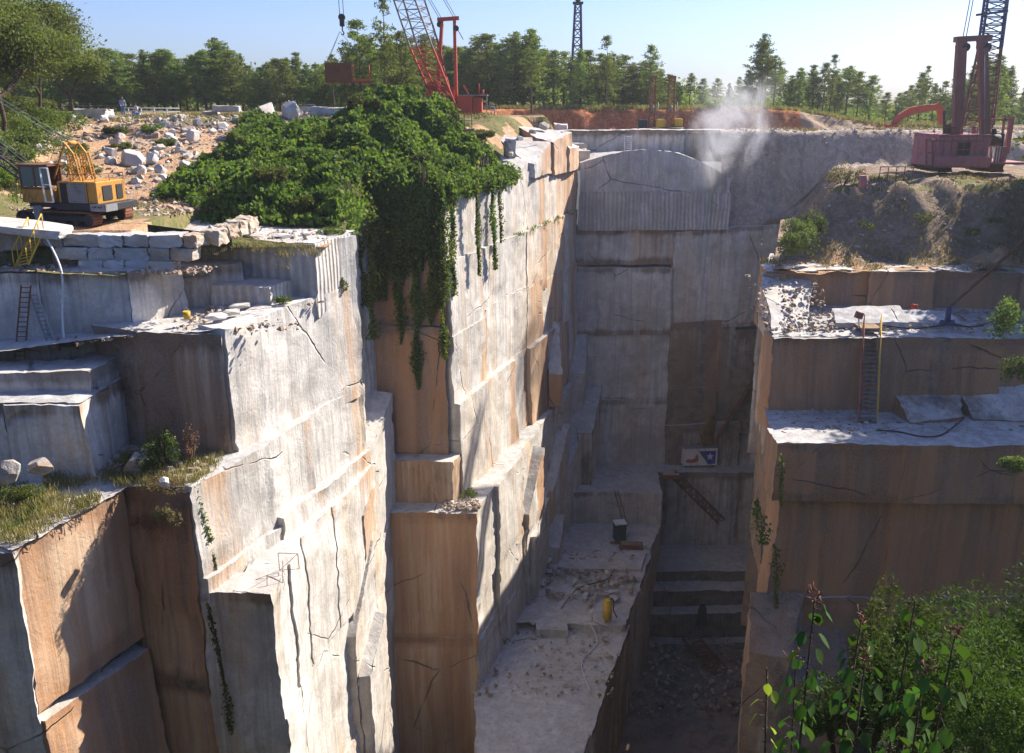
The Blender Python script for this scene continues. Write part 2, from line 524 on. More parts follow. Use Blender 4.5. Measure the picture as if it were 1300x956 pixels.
class Rock:
    def __init__(s): s.V, s.F, s.T, s.W, s.n = [], [], [], [], 0

    def quad(s, a, b, c, d, t=(.3, .3, 0, 0), res=.32, joint=False):
        """a top-left, b top-right, c bottom-right, d bottom-left; t = rust, dark, drill, dust (or four of them)"""
        a, b, c, d = [np.array(p, dtype=float) for p in (a, b, c, d)]
        nu = max(1, int(max(np.linalg.norm(b - a), np.linalg.norm(c - d)) / res))
        nv = max(1, int(max(np.linalg.norm(d - a), np.linalg.norm(c - b)) / res))
        nu, nv = min(nu, 220), min(nv, 220)
        U, W = np.meshgrid(np.linspace(0, 1, nu + 1), np.linspace(0, 1, nv + 1))
        U, W = U.ravel()[:, None], W.ravel()[:, None]
        P = (a * (1 - U) + b * U) * (1 - W) + (d * (1 - U) + c * U) * W
        if isinstance(t[0], (tuple, list)):
            ta, tb, tc_, td = [np.array(q, dtype=float) for q in t]
            T = (ta * (1 - U) + tb * U) * (1 - W) + (td * (1 - U) + tc_ * U) * W
        else:
            T = np.repeat(np.array([t], dtype=float), len(P), 0)
        if joint and nv > 4:
            rr = np.minimum(W[:, 0], 1 - W[:, 0]) * nv
            T = T + ((rr < 1.5)[:, None] * np.array([.08, .26, 0, 0]) + (np.abs(rr - 2) < .6)[:, None] * np.array([.04, .08, 0, 0]))
        i = np.arange(nu)[None, :] + (np.arange(nv) * (nu + 1))[:, None]
        i = i.ravel()
        F = np.stack([i, i + 1 + 0, i + nu + 2, i + nu + 1], 1) + s.n
        s.V.append(P); s.F.append(F[:, ::-1]); s.T.append(T); s.n += len(P)
        s.W.append(((U[:, 0] < 1e-6) | (U[:, 0] > 1 - 1e-6) | (W[:, 0] < 1e-6) | (W[:, 0] > 1 - 1e-6)).astype(float))

    def box(s, plan, z0, z1, t=(.3, .3, 0, 0), top=(.15, .1, 0, .6), res=.32, ztop=None):
        """plan: 4 points front-left, front-right, back-right, back-left; z0 bottom, z1 top (or ztop per corner)"""
        zt = ztop or [z1] * 4
        T = [(p[0], p[1], z) for p, z in zip(plan, zt)]
        B = [(p[0], p[1], z0) for p in plan]
        for k in range(4):
            j = (k + 1) % 4
            s.quad(T[k], T[j], B[j], B[k], t, res)
        s.quad(T[3], T[2], T[1], T[0], top, res)

    def tiers(s, plan, zs, offs=None, batter=.02, t=(.3, .3, 0, 0), top=(.2, .2, 0, .55), panel=5.0, jit=.16, zj=.25, depth=1.6, seed=0, res=.32, first_flat=True):
        r = random.Random(seed)
        pts = [Vector((p[0], p[1], 0)) for p in plan]
        nrm = []
        for i in range(len(pts) - 1):
            e = (pts[i + 1] - pts[i]).normalized()
            nrm.append(Vector((e.y, -e.x, 0)))
        vn_ = [nrm[0]]
        for i in range(1, len(pts) - 1):
            m_ = (nrm[i - 1] + nrm[i]).normalized()
            vn_.append(m_ / max(.5, m_.dot(nrm[i])))
        vn_.append(nrm[-1])
        offs = offs or [.12 * i for i in range(len(zs) - 1)]
        for ti in range(len(zs) - 1):
            zt, zb = zs[ti], zs[ti + 1]
            tt = t[ti] if isinstance(t, list) else t
            # panel breakpoints along the polyline
            for i in range(len(pts) - 1):
                L = (pts[i + 1] - pts[i]).length
                k = max(1, int(round(L / panel)))
                br = [0] + sorted([min(.97, max(.03, (j + r.uniform(-.3, .3)) / k)) for j in range(1, k)]) + [1]
                for j in range(k):
                    o = offs[ti] + r.uniform(-jit, jit)
                    def PT(f, off, z):
                        n_ = vn_[i].lerp(vn_[i + 1], f)
                        q = pts[i].lerp(pts[i + 1], f) + n_ * off
                        return (q.x, q.y, z)
                    f0, f1 = br[j], br[j + 1]
                    z0a = zt + (0 if (ti == 0 and first_flat) else r.uniform(-zj, zj)); z0b = z0a + (0 if (ti == 0 and first_flat) else r.uniform(-zj, zj) * .6)
                    zbb = zb - .5
                    ob = o + batter * (zt - zb)
                    A, B_ = PT(f0, o, z0a), PT(f1, o, z0b)
                    C_, D_ = PT(f1, ob, zbb), PT(f0, ob, zbb)
                    A2, B2 = PT(f0, o - depth, z0a + .03), PT(f1, o - depth, z0b + .03)
                    C2, D2 = PT(f1, o - depth, zbb), PT(f0, o - depth, zbb)
                    dt = (r.uniform(-.03, .03), r.uniform(-.05, .05), 0, 0)
                    t2 = tuple(a_ + b_ for a_, b_ in zip(tt, dt)) if not isinstance(tt[0], tuple) else tt
                    s.quad(A, B_, C_, D_, t2, res, joint=True)
                    s.quad(A2, B2, B_, A, top, res)
                    t3 = t2 if not isinstance(t2[0], tuple) else t2[0]
                    s.quad(A2, A, D_, D2, t3, res)
                    s.quad(B_, B2, C2, C_, t3, res)

    def build(s, name, amp=1.0, tint=None):
        V = np.concatenate(s.V); F = np.concatenate(s.F); T = np.concatenate(s.T)
        if tint: T = tint(V, T.copy())
        V = V.copy(); P = V.copy()
        T = T + np.stack([.22 * vn(P, (.14, .14, .07), 91) + .14 * vn(P, (.5, .5, .12), 92), .16 * vn(P, (.16, .16, .1), 93) + .12 * vn(P, (.6, .6, .15), 94), 0 * P[:, 0], .12 * vn(P, .4, 95)], 1) * np.array([1, 1, 0, 1]) * (T.sum(1) > 0)[:, None]
        for ax in range(3):
            d = .16 * vn(P, .13, 11 + ax) + .06 * vn(P, .5, 21 + ax) + .032 * vn(P, 1.5, 31 + ax) + .012 * vn(P, 3.7, 41 + ax)
            d = d + np.concatenate(s.W) * (.05 * vn(P, 2.1, 61 + ax) + .05 * vn(P, 4.6, 71 + ax))
            if ax == 2: d = d * .8
            V[:, ax] += d * amp
        # fractured facets: shared small steps between warped cells
        Q = P + 1.3 * np.stack([vn(P, .3, 51), vn(P, .3, 52), vn(P, .3, 53)], 1)
        cell = np.floor(Q / np.array([2.6, 2.6, 3.4])).astype(np.int64)
        V[:, 0] += .07 * amp * _hash(cell[:, 0], cell[:, 1], cell[:, 2], 5)
        V[:, 1] -= .07 * amp * _hash(cell[:, 0], cell[:, 1], cell[:, 2], 6)
        o = fast_mesh(name, V, F, M['granite'], smooth=True)
        at = o.data.color_attributes.new('tint', 'FLOAT_COLOR', 'POINT')
        at.data.foreach_set('color', np.clip(T, 0, 1).astype(np.float32).ravel())
        o['kind'] = 'structure'
        return o


D = (.35, .95, 0, 0)
# ---- left workings: ledge, blocks, sunlit wall
r = Rock()
LIT = (.34, .06, 0, .0)
r.tiers([(-12.2, 35.5), (-8.4, 44.4)], [-9.4, -15.0], [0], .03, LIT, seed=1, panel=4.5, top=(.3, .2, 0, .3))
r.tiers([(-12.95, 31.9), (-11.0, 36.3), (-8.1, 45.0)], [-15.0, -18.7, -22.5], [0, .42], .02, [LIT, (.40, .06, 0, 0)], seed=2, panel=5, zj=.5, top=(.2, .1, 0, .7))
r.tiers([(-9.93, 31.7), (-9.75, 34.0), (-9.8, 36.4), (-7.75, 45.2)], [-19.7, -26, -34, -55], [0, .1, .3], .015, [(.38, .05, 0, 0)] * 3, seed=3, panel=6, zj=.5)
# far end of the left wall and the slabs split off it
r.tiers([(-8.2, 44.6), (-12.5, 47.5)], [-6.9, -15, -22, -55], [0, .2, .4], .02, (.3, .5, 0, 0), seed=4)
r.tiers([(-18.5, 37.2), (-16.0, 36.0), (-12.2, 35.5)], [-9.6, -15.5], [0], .02, [(.55, .72, 0, 0)], seed=5, panel=2.6)
r.tiers([(-15.9, 32.6), (-12.95, 31.9)], [-15.2, -24, -55], [0, .1], .01, [(.75, .68, 0, 0), (.8, .64, 0, 0)], seed=6, panel=4)
r.tiers([(-12.9, 31.75), (-9.93, 31.7)], [-19.7, -55], [0], .01, [(.4, .55, 0, 0)], seed=7, panel=9, jit=0)
r.tiers([(-17.5, 27.3), (-15.7, 32.2)], [-15.2, -21.5, -55], [0, .12], .02, [(.78, .15, 0, 0), (.8, .15, 0, 0)], seed=8, panel=7, zj=1.0)
r.tiers([(-30, 27.0), (-17.5, 27.3)], [-15.3, -55], [0], .01, [(.6, .75, 0, 0)], seed=9)
r.tiers([(-30, 33.0), (-17.5, 33.2), (-17.3, 37)], [-11.9, -15.4], [0], .03, [(.45, .52, 0, 0)], seed=10, panel=3.2)
r.tiers([(-30, 34.4), (-17.7, 34.7), (-17.3, 37.2)], [-11.0, -12.2], [0], .05, [(.1, .5, .0, .3)], seed=11, panel=4)
r.tiers([(-34, 37.3), (-16.9, 37.6), (-15.7, 40.4)], [-7.3, -11.2], [0], .03, [(.42, .32, 0, 0)], seed=12, panel=4.2)
r.tiers([(-16.2, 40.6), (-13.2, 41.6)], [-7.7, -10.2], [0], .05, [(.2, .5, .4, 0)], seed=13)
r.tiers([(-14.4, 40.6), (-11.4, 39.9), (-10.8, 41.6)], [-8.55, -10], [0], .02, [(.05, .35, .95, .2)], seed=14, panel=8, jit=.05, depth=2.5, top=(.2, .1, 0, .7))
r.tiers([(-17.5, 43.7), (-9.6, 41.5), (-8.5, 44.7), (-12, 47.6)], [-6.8, -10], [0], .02, [(.15, .25, .9, .1)], seed=15, panel=8, jit=.03, depth=2.2, top=(.25, .1, 0, .6))
# ledge tops
LT = (.25, .15, 0, .65)
r.quad((-34, 38, -10.9), (-16.5, 38.2, -10.0), (-16.0, 35.9, -9.7), (-30, 34.4, -11.05), LT)
r.quad((-16.9, 42, -9.8), (-8.4, 44.6, -9.5), (-12.2, 35.5, -9.4), (-16.0, 35.9, -9.7), LT)
r.quad((-34, 37.4, -11.9), (-17.2, 37.4, -11.9), (-17.4, 33.2, -11.85), (-30, 33, -11.85), (.05, .05, 0, .9))
r.quad((-34, 37.5, -15.15), (-12.2, 36.0, -15.0), (-12.95, 31.9, -15.0), (-15.6, 32.3, -15.1), (.3, .4, 0, .4))
r.quad((-34, 34, -15.15), (-15.5, 34, -15.1), (-15.6, 32.3, -15.1), (-17.5, 27.3, -15.2), (.3, .4, 0, .4))
r.quad((-34, 34, -15.16), (-17.6, 27.4, -15.22), (-17.5, 27.3, -15.3), (-34, 27, -15.3), (.3, .4, 0, .4))
r.quad((-12.0, 36.6, -20.0), (-9.9, 37.2, -20.4), (-9.8, 33.9, -19.9), (-12.8, 31.8, -19.7), (.1, .1, 0, .9))
r.quad((-12.8, 31.8, -19.7), (-9.8, 33.9, -19.9), (-9.95, 31.72, -19.72), (-12.9, 31.74, -19.7), (.1, .1, 0, .9))
r.quad((-17.5, 48, -6.4), (-8.6, 46.5, -6.9), (-9.6, 41.6, -6.75), (-17.5, 43.8, -6.75), (.3, .2, 0, .5))
# slabs leaning against the foot of the sunlit wall
SLB = (.4, .15, 0, .1)
r.box([(-8.95, 42.6), (-8.0, 42.9), (-7.5, 45.6), (-8.6, 45.6)], -45, -21.0, (.55, .15, 0, 0), ztop=[-21.9, -21.9, -20.4, -20.4])
r.box([(-9.2, 40.4), (-8.35, 40.5), (-7.7, 43.8), (-8.8, 43.8)], -45, -25, SLB, ztop=[-27.6, -27.8, -23.9, -23.7])
r.box([(-8.3, 40.6), (-7.7, 40.8), (-7.2, 43.5), (-7.9, 43.5)], -45, -26, (.3, .2, 0, .2), ztop=[-30.4, -30.6, -28.4, -28.2])
def left_tint(V, T):
    x, y, z = V.T
    face = (x - (-12.17 + .423 * (y - 35.5)) > -1.2) & (z < -9.3) & (y > 33)
    wob = .35 * vn(V, (.0, .0, .22), 5) + .25 * vn(V, (.3, .3, .5), 6)
    def band(c, w): return np.exp(-((y + wob - c) / w) ** 2)
    T[:, 0] += face * (.30 * band(39.3, .4) * (z < -12) + .22 * band(43.8, 1.0) + .12 * band(36.6, .35) + .1 * band(41.2, .3) * (z > -17))
    T[:, 1] += face * (.3 * band(37.8, .3) * (z > -15) + .28 * band(42.4, .25))
    return T


r.build('rock_ledges_left', tint=left_tint)

# ---- recess and main sunlit wall
r = Rock()
RC = (.12, .55, 0, .1)
r.tiers([(-10.3, 49.5), (-9.0, 56.2)], [-6.6, -20, -55], [0, .2], .01, RC, seed=20, panel=4)
r.tiers([(-18, 49), (-10.3, 49.5)], [-6.6, -20, -55], [0, .2], .01, RC, seed=21, panel=4)
r.box([(-9.9, 47.6), (-8.9, 47.9), (-8.0, 54.6), (-9.6, 54.6)], -30, -20, (.05, .35, 0, .2), ztop=[-21.2, -21.4, -18.8, -18.6])
r.box([(-9.7, 46.5), (-8.5, 46.8), (-8.2, 53.5), (-9.6, 53.8)], -55, -28.5, (.1, .45, 0, .1), ztop=[-29.3, -29.3, -26.6, -26.4])
BR = (.95, .52, 0, 0)
r.tiers([(-9.4, 56), (-4.35, 56)], [-5.7, -14, -23.4], [0, .25], .01, [BR, (.98, .5, 0, 0)], seed=22, panel=3.4, jit=.2, zj=.6)
r.box([(-8.9, 54.5), (-3.9, 54.3), (-3.3, 56.5), (-8.9, 57)], -27.5, -23.6, (.75, .72, 0, 0), (.3, .3, 0, .4))
r.tiers([(-8.75, 53.0), (-2.35, 53.0)], [-26.8, -36.4, -55], [0, .12], .004, [(.9, .42, 0, 0), (.92, .46, 0, 0)], seed=23, panel=9, jit=.03, depth=3.4, zj=.1, top=(.2, .2, 0, .6))
WL = (.16, .08, 0, .15)
WM = [(-4.35, 56), (.8, 69.5), (6.3, 84.3)]
def mt(near, far): return (near, far, far, near)
W1, W2, W3 = (.06, .03, 0, .0), (.36, .08, 0, .0), (.95, .15, 0, 0)
for sg, (tn, tf) in enumerate(((W1, W2), (W2, W3))):
    pl = WM[sg:sg + 2]
    r.tiers(pl, [-5.7, -10.3], [0], .02, [mt(tn, tf)], seed=30 + sg, panel=7, zj=.3, depth=3, top=(.2, .2, 0, .5))
    r.tiers(pl, [-10.3, -15.5, -20.0], [.18, .35], .02, [mt(tn, tf)] * 2, seed=33 + sg, panel=6, zj=.8, top=(.3, .2, 0, .5))
    r.tiers(pl, [-20.0, -26.6], [.62], .03, [mt(tn, tf)], seed=36 + sg, panel=4.5, zj=1.0, jit=.3, top=(.2, .15, 0, .6))
r.tiers([(-2.35, 53.0), (2.4, 68), (7.3, 84.3)], [-26.8, -33, -37.5, -41.5], [0, .12, .3], .02, [mt((.05, .1, 0, .3), (.3, .15, 0, .1)), (.2, .2, 0, .1), (.15, .3, 0, .2)], seed=39, panel=5.5, zj=.8, jit=.3, depth=3.6, top=(.1, .1, 0, .7))
# stepped slabs towards the back corner
r.box([(4.6, 78.6), (7.9, 78.6), (9.3, 84.3), (6.0, 84.3)], -41, -29, (.2, .45, 0, .1), ztop=[-31.2, -31.2, -28.2, -28.2])
r.box([(5.0, 80.6), (7.1, 80.8), (7.8, 84.3), (6.0, 84.3)], -31, -24, (.3, .4, 0, .1), ztop=[-25.8, -26.0, -22.0, -22.0])
r.box([(2.9, 73.8), (4.8, 74.0), (7.4, 79.6), (4.0, 79.6)], -41, -33, (.4, .3, 0, .1), ztop=[-34.6, -34.8, -30.6, -30.4])
r.box([(1.9, 70.0), (3.6, 70.2), (5.4, 75.2), (3.0, 75.2)], -41, -33, (.5, .2, 0, .1), ztop=[-33.4, -33.6, -29.0, -28.8])
r.box([(.2, 63.2), (1.9, 63.4), (3.2, 68.4), (1.6, 68.4)], -41, -33, (.15, .35, 0, .2), ztop=[-34.3, -34.3, -33.2, -33.2])
r.box([(-.2, 62.4), (1.2, 62.5), (2.6, 66.4), (1.2, 66.6)], -36, -28, (.5, .25, 0, .1), ztop=[-31.6, -31.8, -27.8, -27.6])
r.box([(2.6, 68.3), (4.1, 68.5), (4.7, 71.0), (3.0, 71.0)], -41, -37.0, (.15, .45, 0, .2), ztop=[-38.0, -38.2, -36.2, -36.0])
r.box([(3.2, 72.8), (4.4, 73.0), (4.2, 76.2), (3.6, 76.2)], -26.5, -20, (.75, .3, 0, 0), ztop=[-23.4, -23.6, -19.6, -19.4])
# weathered outcrop on the wall top
OC = (.75, .35, 0, .25)
r.box([(.9, 71.2), (1.7, 71.3), (3.5, 76.6), (-1.5, 76.6)], -6.2, -4, OC, (.5, .3, 0, .5), ztop=[-4.9, -5.1, -3.4, -2.9])
r.box([(2.0, 76.0), (3.6, 76.2), (5.4, 81.2), (.5, 81.0)], -6.4, -3, (.85, .45, 0, .1), (.4, .3, 0, .6), ztop=[-3.2, -3.6, -3.0, -2.3])
r.box([(4.4, 79.8), (5.2, 80.0), (6.3, 83.9), (3.4, 83.9)], -6.4, -3, (.8, .5, 0, .1), (.4, .3, 0, .6), ztop=[-3.4, -4.4, -4.4, -3.0])
r.box([(-.6, 69.0), (.6, 69.2), (1.4, 72.0), (-1.2, 72.0)], -6.2, -5, OC, (.5, .3, 0, .5), ztop=[-5.3, -5.5, -4.7, -4.5])
def main_tint(V, T):
    x, y, z = V.T
    face = (y > 56.3) & (y < 83) & (z < -5.9)
    wob = .8 * vn(V, (.0, .0, .12), 7) + .5 * vn(V, (.2, .2, .35), 8)
    def band(c, w): return np.exp(-((y + wob - c) / w) ** 2)
    T[:, 0] += face * (.35 * band(60.5, .5) + .3 * band(65.5, .9) * (z < -9) + .3 * band(69.5, .7))
    T[:, 1] += face * (.22 * band(63.0, .35) + .3 * band(73.2, .3) + .3 * band(78.5, .35))
    return T


r.build('rock_wall_main', tint=main_tint)

# ---- back wall
r = Rock()
DB = (.35, .52, 0, .05)
arch = [(736, 207), (760, 199), (785, 193), (815, 190), (850, 192), (880, 201), (905, 211), (930, 226)]
for (p, q) in zip(arch[:-1], arch[1:]):
    a, b = G(p[0], p[1], 84.0), G(q[0], q[1], 84.0)
    a2, b2 = Vector((a.x, 93.5, min(a.z, -5.4))), Vector((b.x, 93.5, min(b.z, -5.4)))
    m1, m2 = (a.x, 83.95, min(-8.6, a.z - .1)), (b.x, 83.95, min(-8.6, b.z - .1))
    r.quad(a, b, m2, m1, (.15, .5, .15, .15))
    r.quad((m1[0], 83.8, m1[2]), (m2[0], 83.8, m2[2]), (b.x, 83.75, -12.3), (a.x, 83.75, -12.3), (.1, .42, .85, .1))
    r.quad(m1, m2, (m2[0], 83.8, m2[2]), (m1[0], 83.8, m1[2]), (.1, .2, 0, .6))
    r.quad(a2, b2, b, a, (.15, .2, 0, .6))
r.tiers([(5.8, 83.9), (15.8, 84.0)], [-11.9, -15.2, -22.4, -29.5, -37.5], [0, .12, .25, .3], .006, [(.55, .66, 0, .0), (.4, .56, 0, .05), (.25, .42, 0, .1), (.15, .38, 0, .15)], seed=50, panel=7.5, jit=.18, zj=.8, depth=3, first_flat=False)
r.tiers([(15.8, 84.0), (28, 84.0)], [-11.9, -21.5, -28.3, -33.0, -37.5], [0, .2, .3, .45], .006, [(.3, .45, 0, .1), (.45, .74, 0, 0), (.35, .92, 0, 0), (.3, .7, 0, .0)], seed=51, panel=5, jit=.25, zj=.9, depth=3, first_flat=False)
PF = (.1, .35, 0, .5)
r.quad((5, 84.5, -36.7), (14.6, 84.5, -36.7), (14.6, 76.8, -36.7), (4, 76.8, -36.7), PF)
r.tiers([(3, 76.8), (14.6, 76.8), (14.8, 81.6)], [-36.7, -46], [0], .0, [(.1, .45, .2, .2)], seed=52, panel=4.5, jit=.04, depth=.7, top=PF)
r.quad((14.6, 84.5, -36.8), (30, 84.5, -36.8), (30, 81.6, -36.8), (14.6, 81.6, -36.8), PF)
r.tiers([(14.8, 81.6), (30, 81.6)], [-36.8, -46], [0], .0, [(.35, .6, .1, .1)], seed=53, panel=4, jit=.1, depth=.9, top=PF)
# upper set-back wall behind the arch
r.tiers([(3.5, 93), (22.5, 93)], [-3.2, -5.9], [0], .02, [(.45, .62, 0, .1)], seed=54, panel=5, jit=.25)
r.tiers([(3.3, 90.4), (7.4, 90.4), (7.4, 93)], [-4.4, -6.2], [0], .02, [(.2, .3, .1, .4)], seed=55, panel=2, jit=.2)
r.tiers([(6.2, 86.0), (7.4, 86.0), (7.5, 90)], [-4.9, -6.3], [0], .0, [(.2, .3, .1, .4)], seed=56, panel=2, jit=.1)
# trench steps
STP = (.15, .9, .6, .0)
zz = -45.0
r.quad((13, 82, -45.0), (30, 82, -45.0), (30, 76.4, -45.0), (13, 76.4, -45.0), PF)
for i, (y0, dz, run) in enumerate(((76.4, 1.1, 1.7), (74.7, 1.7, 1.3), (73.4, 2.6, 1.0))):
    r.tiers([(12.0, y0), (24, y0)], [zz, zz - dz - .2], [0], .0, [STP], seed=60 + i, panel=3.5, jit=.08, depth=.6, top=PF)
    zz -= dz
    r.quad((11, y0 + .1, zz), (26, y0 + .1, zz), (26, y0 - run - .1, zz), (11, y0 - run - .1, zz), PF)
r.build('rock_wall_back')

# ---- pit floor
r = Rock()
FL = (.12, .35, 0, .5)
r.quad((2, 77, -40.0), (14.7, 77, -40.0), (9.0, 60, -40.05), (-4, 60, -40.1), FL)
r.quad((-8, 61.5, -40.7), (9.2, 60.6, -40.7), (6.7, 53.2, -40.75), (-2.6, 53.2, -40.75), (.1, .45, 0, .45))
r.quad((-2.6, 53.3, -40.75), (6.75, 53.3, -40.75), (2.4, 40, -40.9), (-2.2, 40, -40.9), (.08, .3, 0, .5))
r.quad((-2.6, 53.3, -40.75), (-2.2, 40, -40.9), (-2.4, 40, -51), (-2.8, 53.3, -51), (.3, .4, 0, .1))
for (x0, x1, y0, zt) in ((1.8, 4.4, 59.2, -40.05), (4.4, 8.7, 60.2, -40.1), (-5, 1.8, 61.3, -40.3), (-4, 2.6, 67.6, -39.75), (2.6, 11.4, 67.9, -39.72)):
    r.box([(x0, y0), (x1, y0 - .2), (x1 + (.9 if x1 > 8 else 0), y0 + 2.8), (x0, y0 + 3)], -41.2 if y0 < 65 else -40.2, zt, (.2, .4, .2, .2), FL)
r.tiers([(2.4, 40), (6.9, 53.5), (9.4, 61)], [-40.75, -55], [0], .0, [(.45, .75, 0, .1)], seed=70, panel=5, jit=.15, depth=1, first_flat=True, top=FL)
r.tiers([(9.1, 60), (14.65, 77)], [-40.02, -55], [0], .0, [(.2, .55, 0, .2)], seed=71, panel=6, jit=.12, depth=1, top=FL)
r.quad((-40, 86, -50.5), (60, 86, -50.5), (60, 5, -50.5), (-40, 5, -50.5), (.15, .95, 0, .05), res=.6)
r.build('quarry_floor')

# ---- right benches
r = Rock()
RB1 = (.92, .92, 0, 0)
r.tiers([(14.7, 45.0), (22, 44.8), (34, 44.6), (70, 44.5)], [-18.6, -21.6], [0], .0, [(1.25, .5, 0, 0)], seed=80, panel=5.5, jit=.12, zj=.15, depth=2.2, top=(.05, .3, 0, .85))
r.tiers([(16.1, 45.2), (22, 45.1), (34, 45.0), (70, 44.5)], [-28.5, -33, -55], [-.2, .1], .01, [(1.25, .56, 0, 0), (1.2, .62, 0, 0)], seed=87, panel=6, jit=.25, zj=.6, depth=2)
r.tiers([(15.3, 45.3), (22, 45.2), (34, 45.0), (70, 44.5)], [-22.1, -28.9], [-.55], .01, [(1.25, .52, 0, 0)], seed=81, panel=6, jit=.25, zj=.6, depth=2)
r.tiers([(15.7, 50.4), (22, 50.6), (34, 50.4), (70, 51)], [-13.9, -19.4], [0], .06, [(1.25, .55, 0, 0)], seed=82, panel=5, jit=.35, zj=.25, top=(.1, .3, 0, .85))
r.tiers([(17.2, 58.0), (24, 57.4), (34, 57.0), (70, 57)], [-11.2, -15.0], [0], .05, [(1.2, .5, 0, 0)], seed=83, panel=4.5, jit=.35, zj=.25, depth=2.5)
r.tiers([(26.2, 84.6), (21.5, 70), (17.1, 57.6)], [-11.4, -24, -38, -55], [0, -.6, -1.3], .0, (.5, .8, 0, .0), seed=84, panel=5, jit=.3)
r.tiers([(17.2, 58.4), (15.95, 51.3)], [-13.9, -22, -30, -55], [0, -.6, -1.3], .0, (.6, .85, 0, .0), seed=85, panel=5, jit=.2)
r.tiers([(15.9, 51.2), (15.0, 46.3)], [-18.6, -22, -28.5, -55], [0, -.5, -1.3], .0, (.7, .85, 0, .0), seed=86, panel=5, jit=.15)
BT = (.1, .35, 0, .85)
r.quad((15.6, 51, -18.55), (70, 51.5, -18.4), (70, 44.5, -18.65), (14.7, 45.0, -18.65), BT)
r.quad((17.2, 58.3, -13.7), (70, 57.6, -13.5), (70, 51, -13.95), (15.7, 50.4, -13.95), BT)
# sloping shoulder at the left of the upper bench, loose ledge blocks
r.box([(15.8, 51.0), (18.6, 53.2), (20.5, 58.2), (17.0, 58.2)], -15, -13, (.4, .6, 0, .1), (.1, .45, 0, .4), ztop=[-13.8, -13.9, -11.5, -11.3])
r.box([(20.2, 52.4), (24.6, 52.0), (25, 54.5), (20.6, 54.6)], -14.5, -13.1, (.2, .2, 0, .6), (.05, .1, 0, .9), ztop=[-13.5, -13.4, -12.9, -13.1])
r.box([(24.4, 52.6), (28.2, 52.4), (28, 54.0), (24.6, 54.2)], -14.5, -13.2, (.2, .4, 0, .5), (.05, .1, 0, .9), ztop=[-13.5, -13.5, -13.1, -13.1])
r.box([(23.5, 48.2), (26.8, 48.6), (27.5, 50.9), (23.3, 50.9)], -19, -17.6, (.7, .75, 0, 0), (.2, .6, 0, .2), ztop=[-18.5, -18.3, -17.0, -17.2])
r.box([(27.5, 48.6), (33.8, 47.8), (36, 50.9), (27.3, 50.9)], -19, -17.3, (.6, .75, 0, 0), (.2, .65, 0, .2), ztop=[-18.5, -18.4, -16.4, -17.0])
# rounded outcrop at the foot
r.box([(13.6, 43.2), (15.6, 42.0), (17.5, 45.6), (14.4, 46)], -55, -29, (.6, .85, 0, 0), (.6, .9, 0, 0), ztop=[-30.5, -30.2, -28.2, -28.4])
r.box([(15.3, 42.0), (19.5, 41.6), (20, 45.6), (16, 45.6)], -55, -31, (.7, .9, 0, 0), (.7, .95, 0, 0), ztop=[-31.5, -32.6, -30.6, -30.0])
r.build('rock_benches_right')


# ------------------------------------------------------------------ terrain sheets
def hf(name, xs_fn, ys, h, mat, nx=120, kind='structure', amp=1.0, mats=None, zone=None):
    ys = np.asarray(ys, dtype=float)
    X, Y = [], []
    for y in ys:
        a, b = xs_fn(y)
        X.append(np.linspace(a, b, nx)); Y.append(np.full(nx, y))
    X, Y = np.array(X), np.array(Y)
    Z = h(X, Y)
    V = np.stack([X.ravel(), Y.ravel(), Z.ravel()], 1)
    i = (np.arange(nx - 1)[None, :] + (np.arange(len(ys) - 1) * nx)[:, None]).ravel()
    F = np.stack([i, i + 1, i + nx + 1, i + nx], 1)
    o = fast_mesh(name, V, F, mat, smooth=True)
    if mats:
        for m_ in mats: o.data.materials.append(m_)
        c = V[F].mean(1)
        o.data.polygons.foreach_set('material_index', zone(c[:, 0], c[:, 1], c[:, 2]).astype(np.int32))
    o['kind'] = kind
    return o


def n2(x, y, f, seed=0):
    P = np.stack([x.ravel(), y.ravel(), np.full(x.size, .37)], 1)
    return vn(P, f, seed).reshape(x.shape)


def XR(y):
    if y < 41.6: return -17.0
    if y < 48.3: return -9.0
    if y < 49.4: return -10.2 - (y - 48.3) * .3
    if y < 56.0: return -10.4 + .2 * (y - 49.4)
    if y <= 84.4: return -4.75 + .380 * (y - 56)
    if y < 91.9: return 5.6
    return -2.0 if y > 93.4 else 3.4


XRv = np.vectorize(XR)


def hL(x, y):
    x = np.asarray(x, float); y = np.asarray(y, float)
    t = np.clip((y - 47) / 33.0, 0, 1)
    z = -6.1 + 4.4 * t
    z = np.where(y < 47, -6.1 - (47 - y) * .12, z)
    shelf = sstep(-32, -29, x) * (1 - sstep(-14.2, -13.4, x)) * (1 - sstep(47, 50, y)) * sstep(38.75, 38.9, y)
    z = z * (1 - shelf) - 5.8 * shelf
    front = 1 - sstep(39.45, 39.5, y)
    z = np.where(y < 39.45, -7.45 + .25 * sstep(-18, -26, x), z)
    bank = sstep(1.0, -7.0, x + .53 * y) * sstep(41, 52, y) * (1 - sstep(88, 100, y))
    z = z + bank * 4.2
    # rubble heap crest behind the yellow crane
    z = z + .3 * np.exp(-((x + 27) / 9) ** 2 - ((y - 68) / 8) ** 2)
    d = XRv(y) - x
    rim = -5.9
    w = sstep(0.0, 5.5, d)
    w = np.where((y > 55.5) & (y < 84.5), w, np.where(y > 84.4, sstep(0, 2.5, d), 1.0))
    z = rim * (1 - w) + z * w
    ucov = (x > -17.4) & (y < 48)
    z = np.where(ucov, np.minimum(z, -6.95 + .5 * sstep(46, 48, y)), z)
    rough = .28 * n2(x, y, .35, 3) + .16 * n2(x, y, 1.0, 4) + .08 * n2(x, y, 2.4, 5)
    rough = rough * np.where(shelf > .5, .15, 1.0) * np.where(y < 39.5, .3, 1) * np.where(y > 82, .35, 1)
    rough = np.where(ucov, .02, rough)
    return z + rough


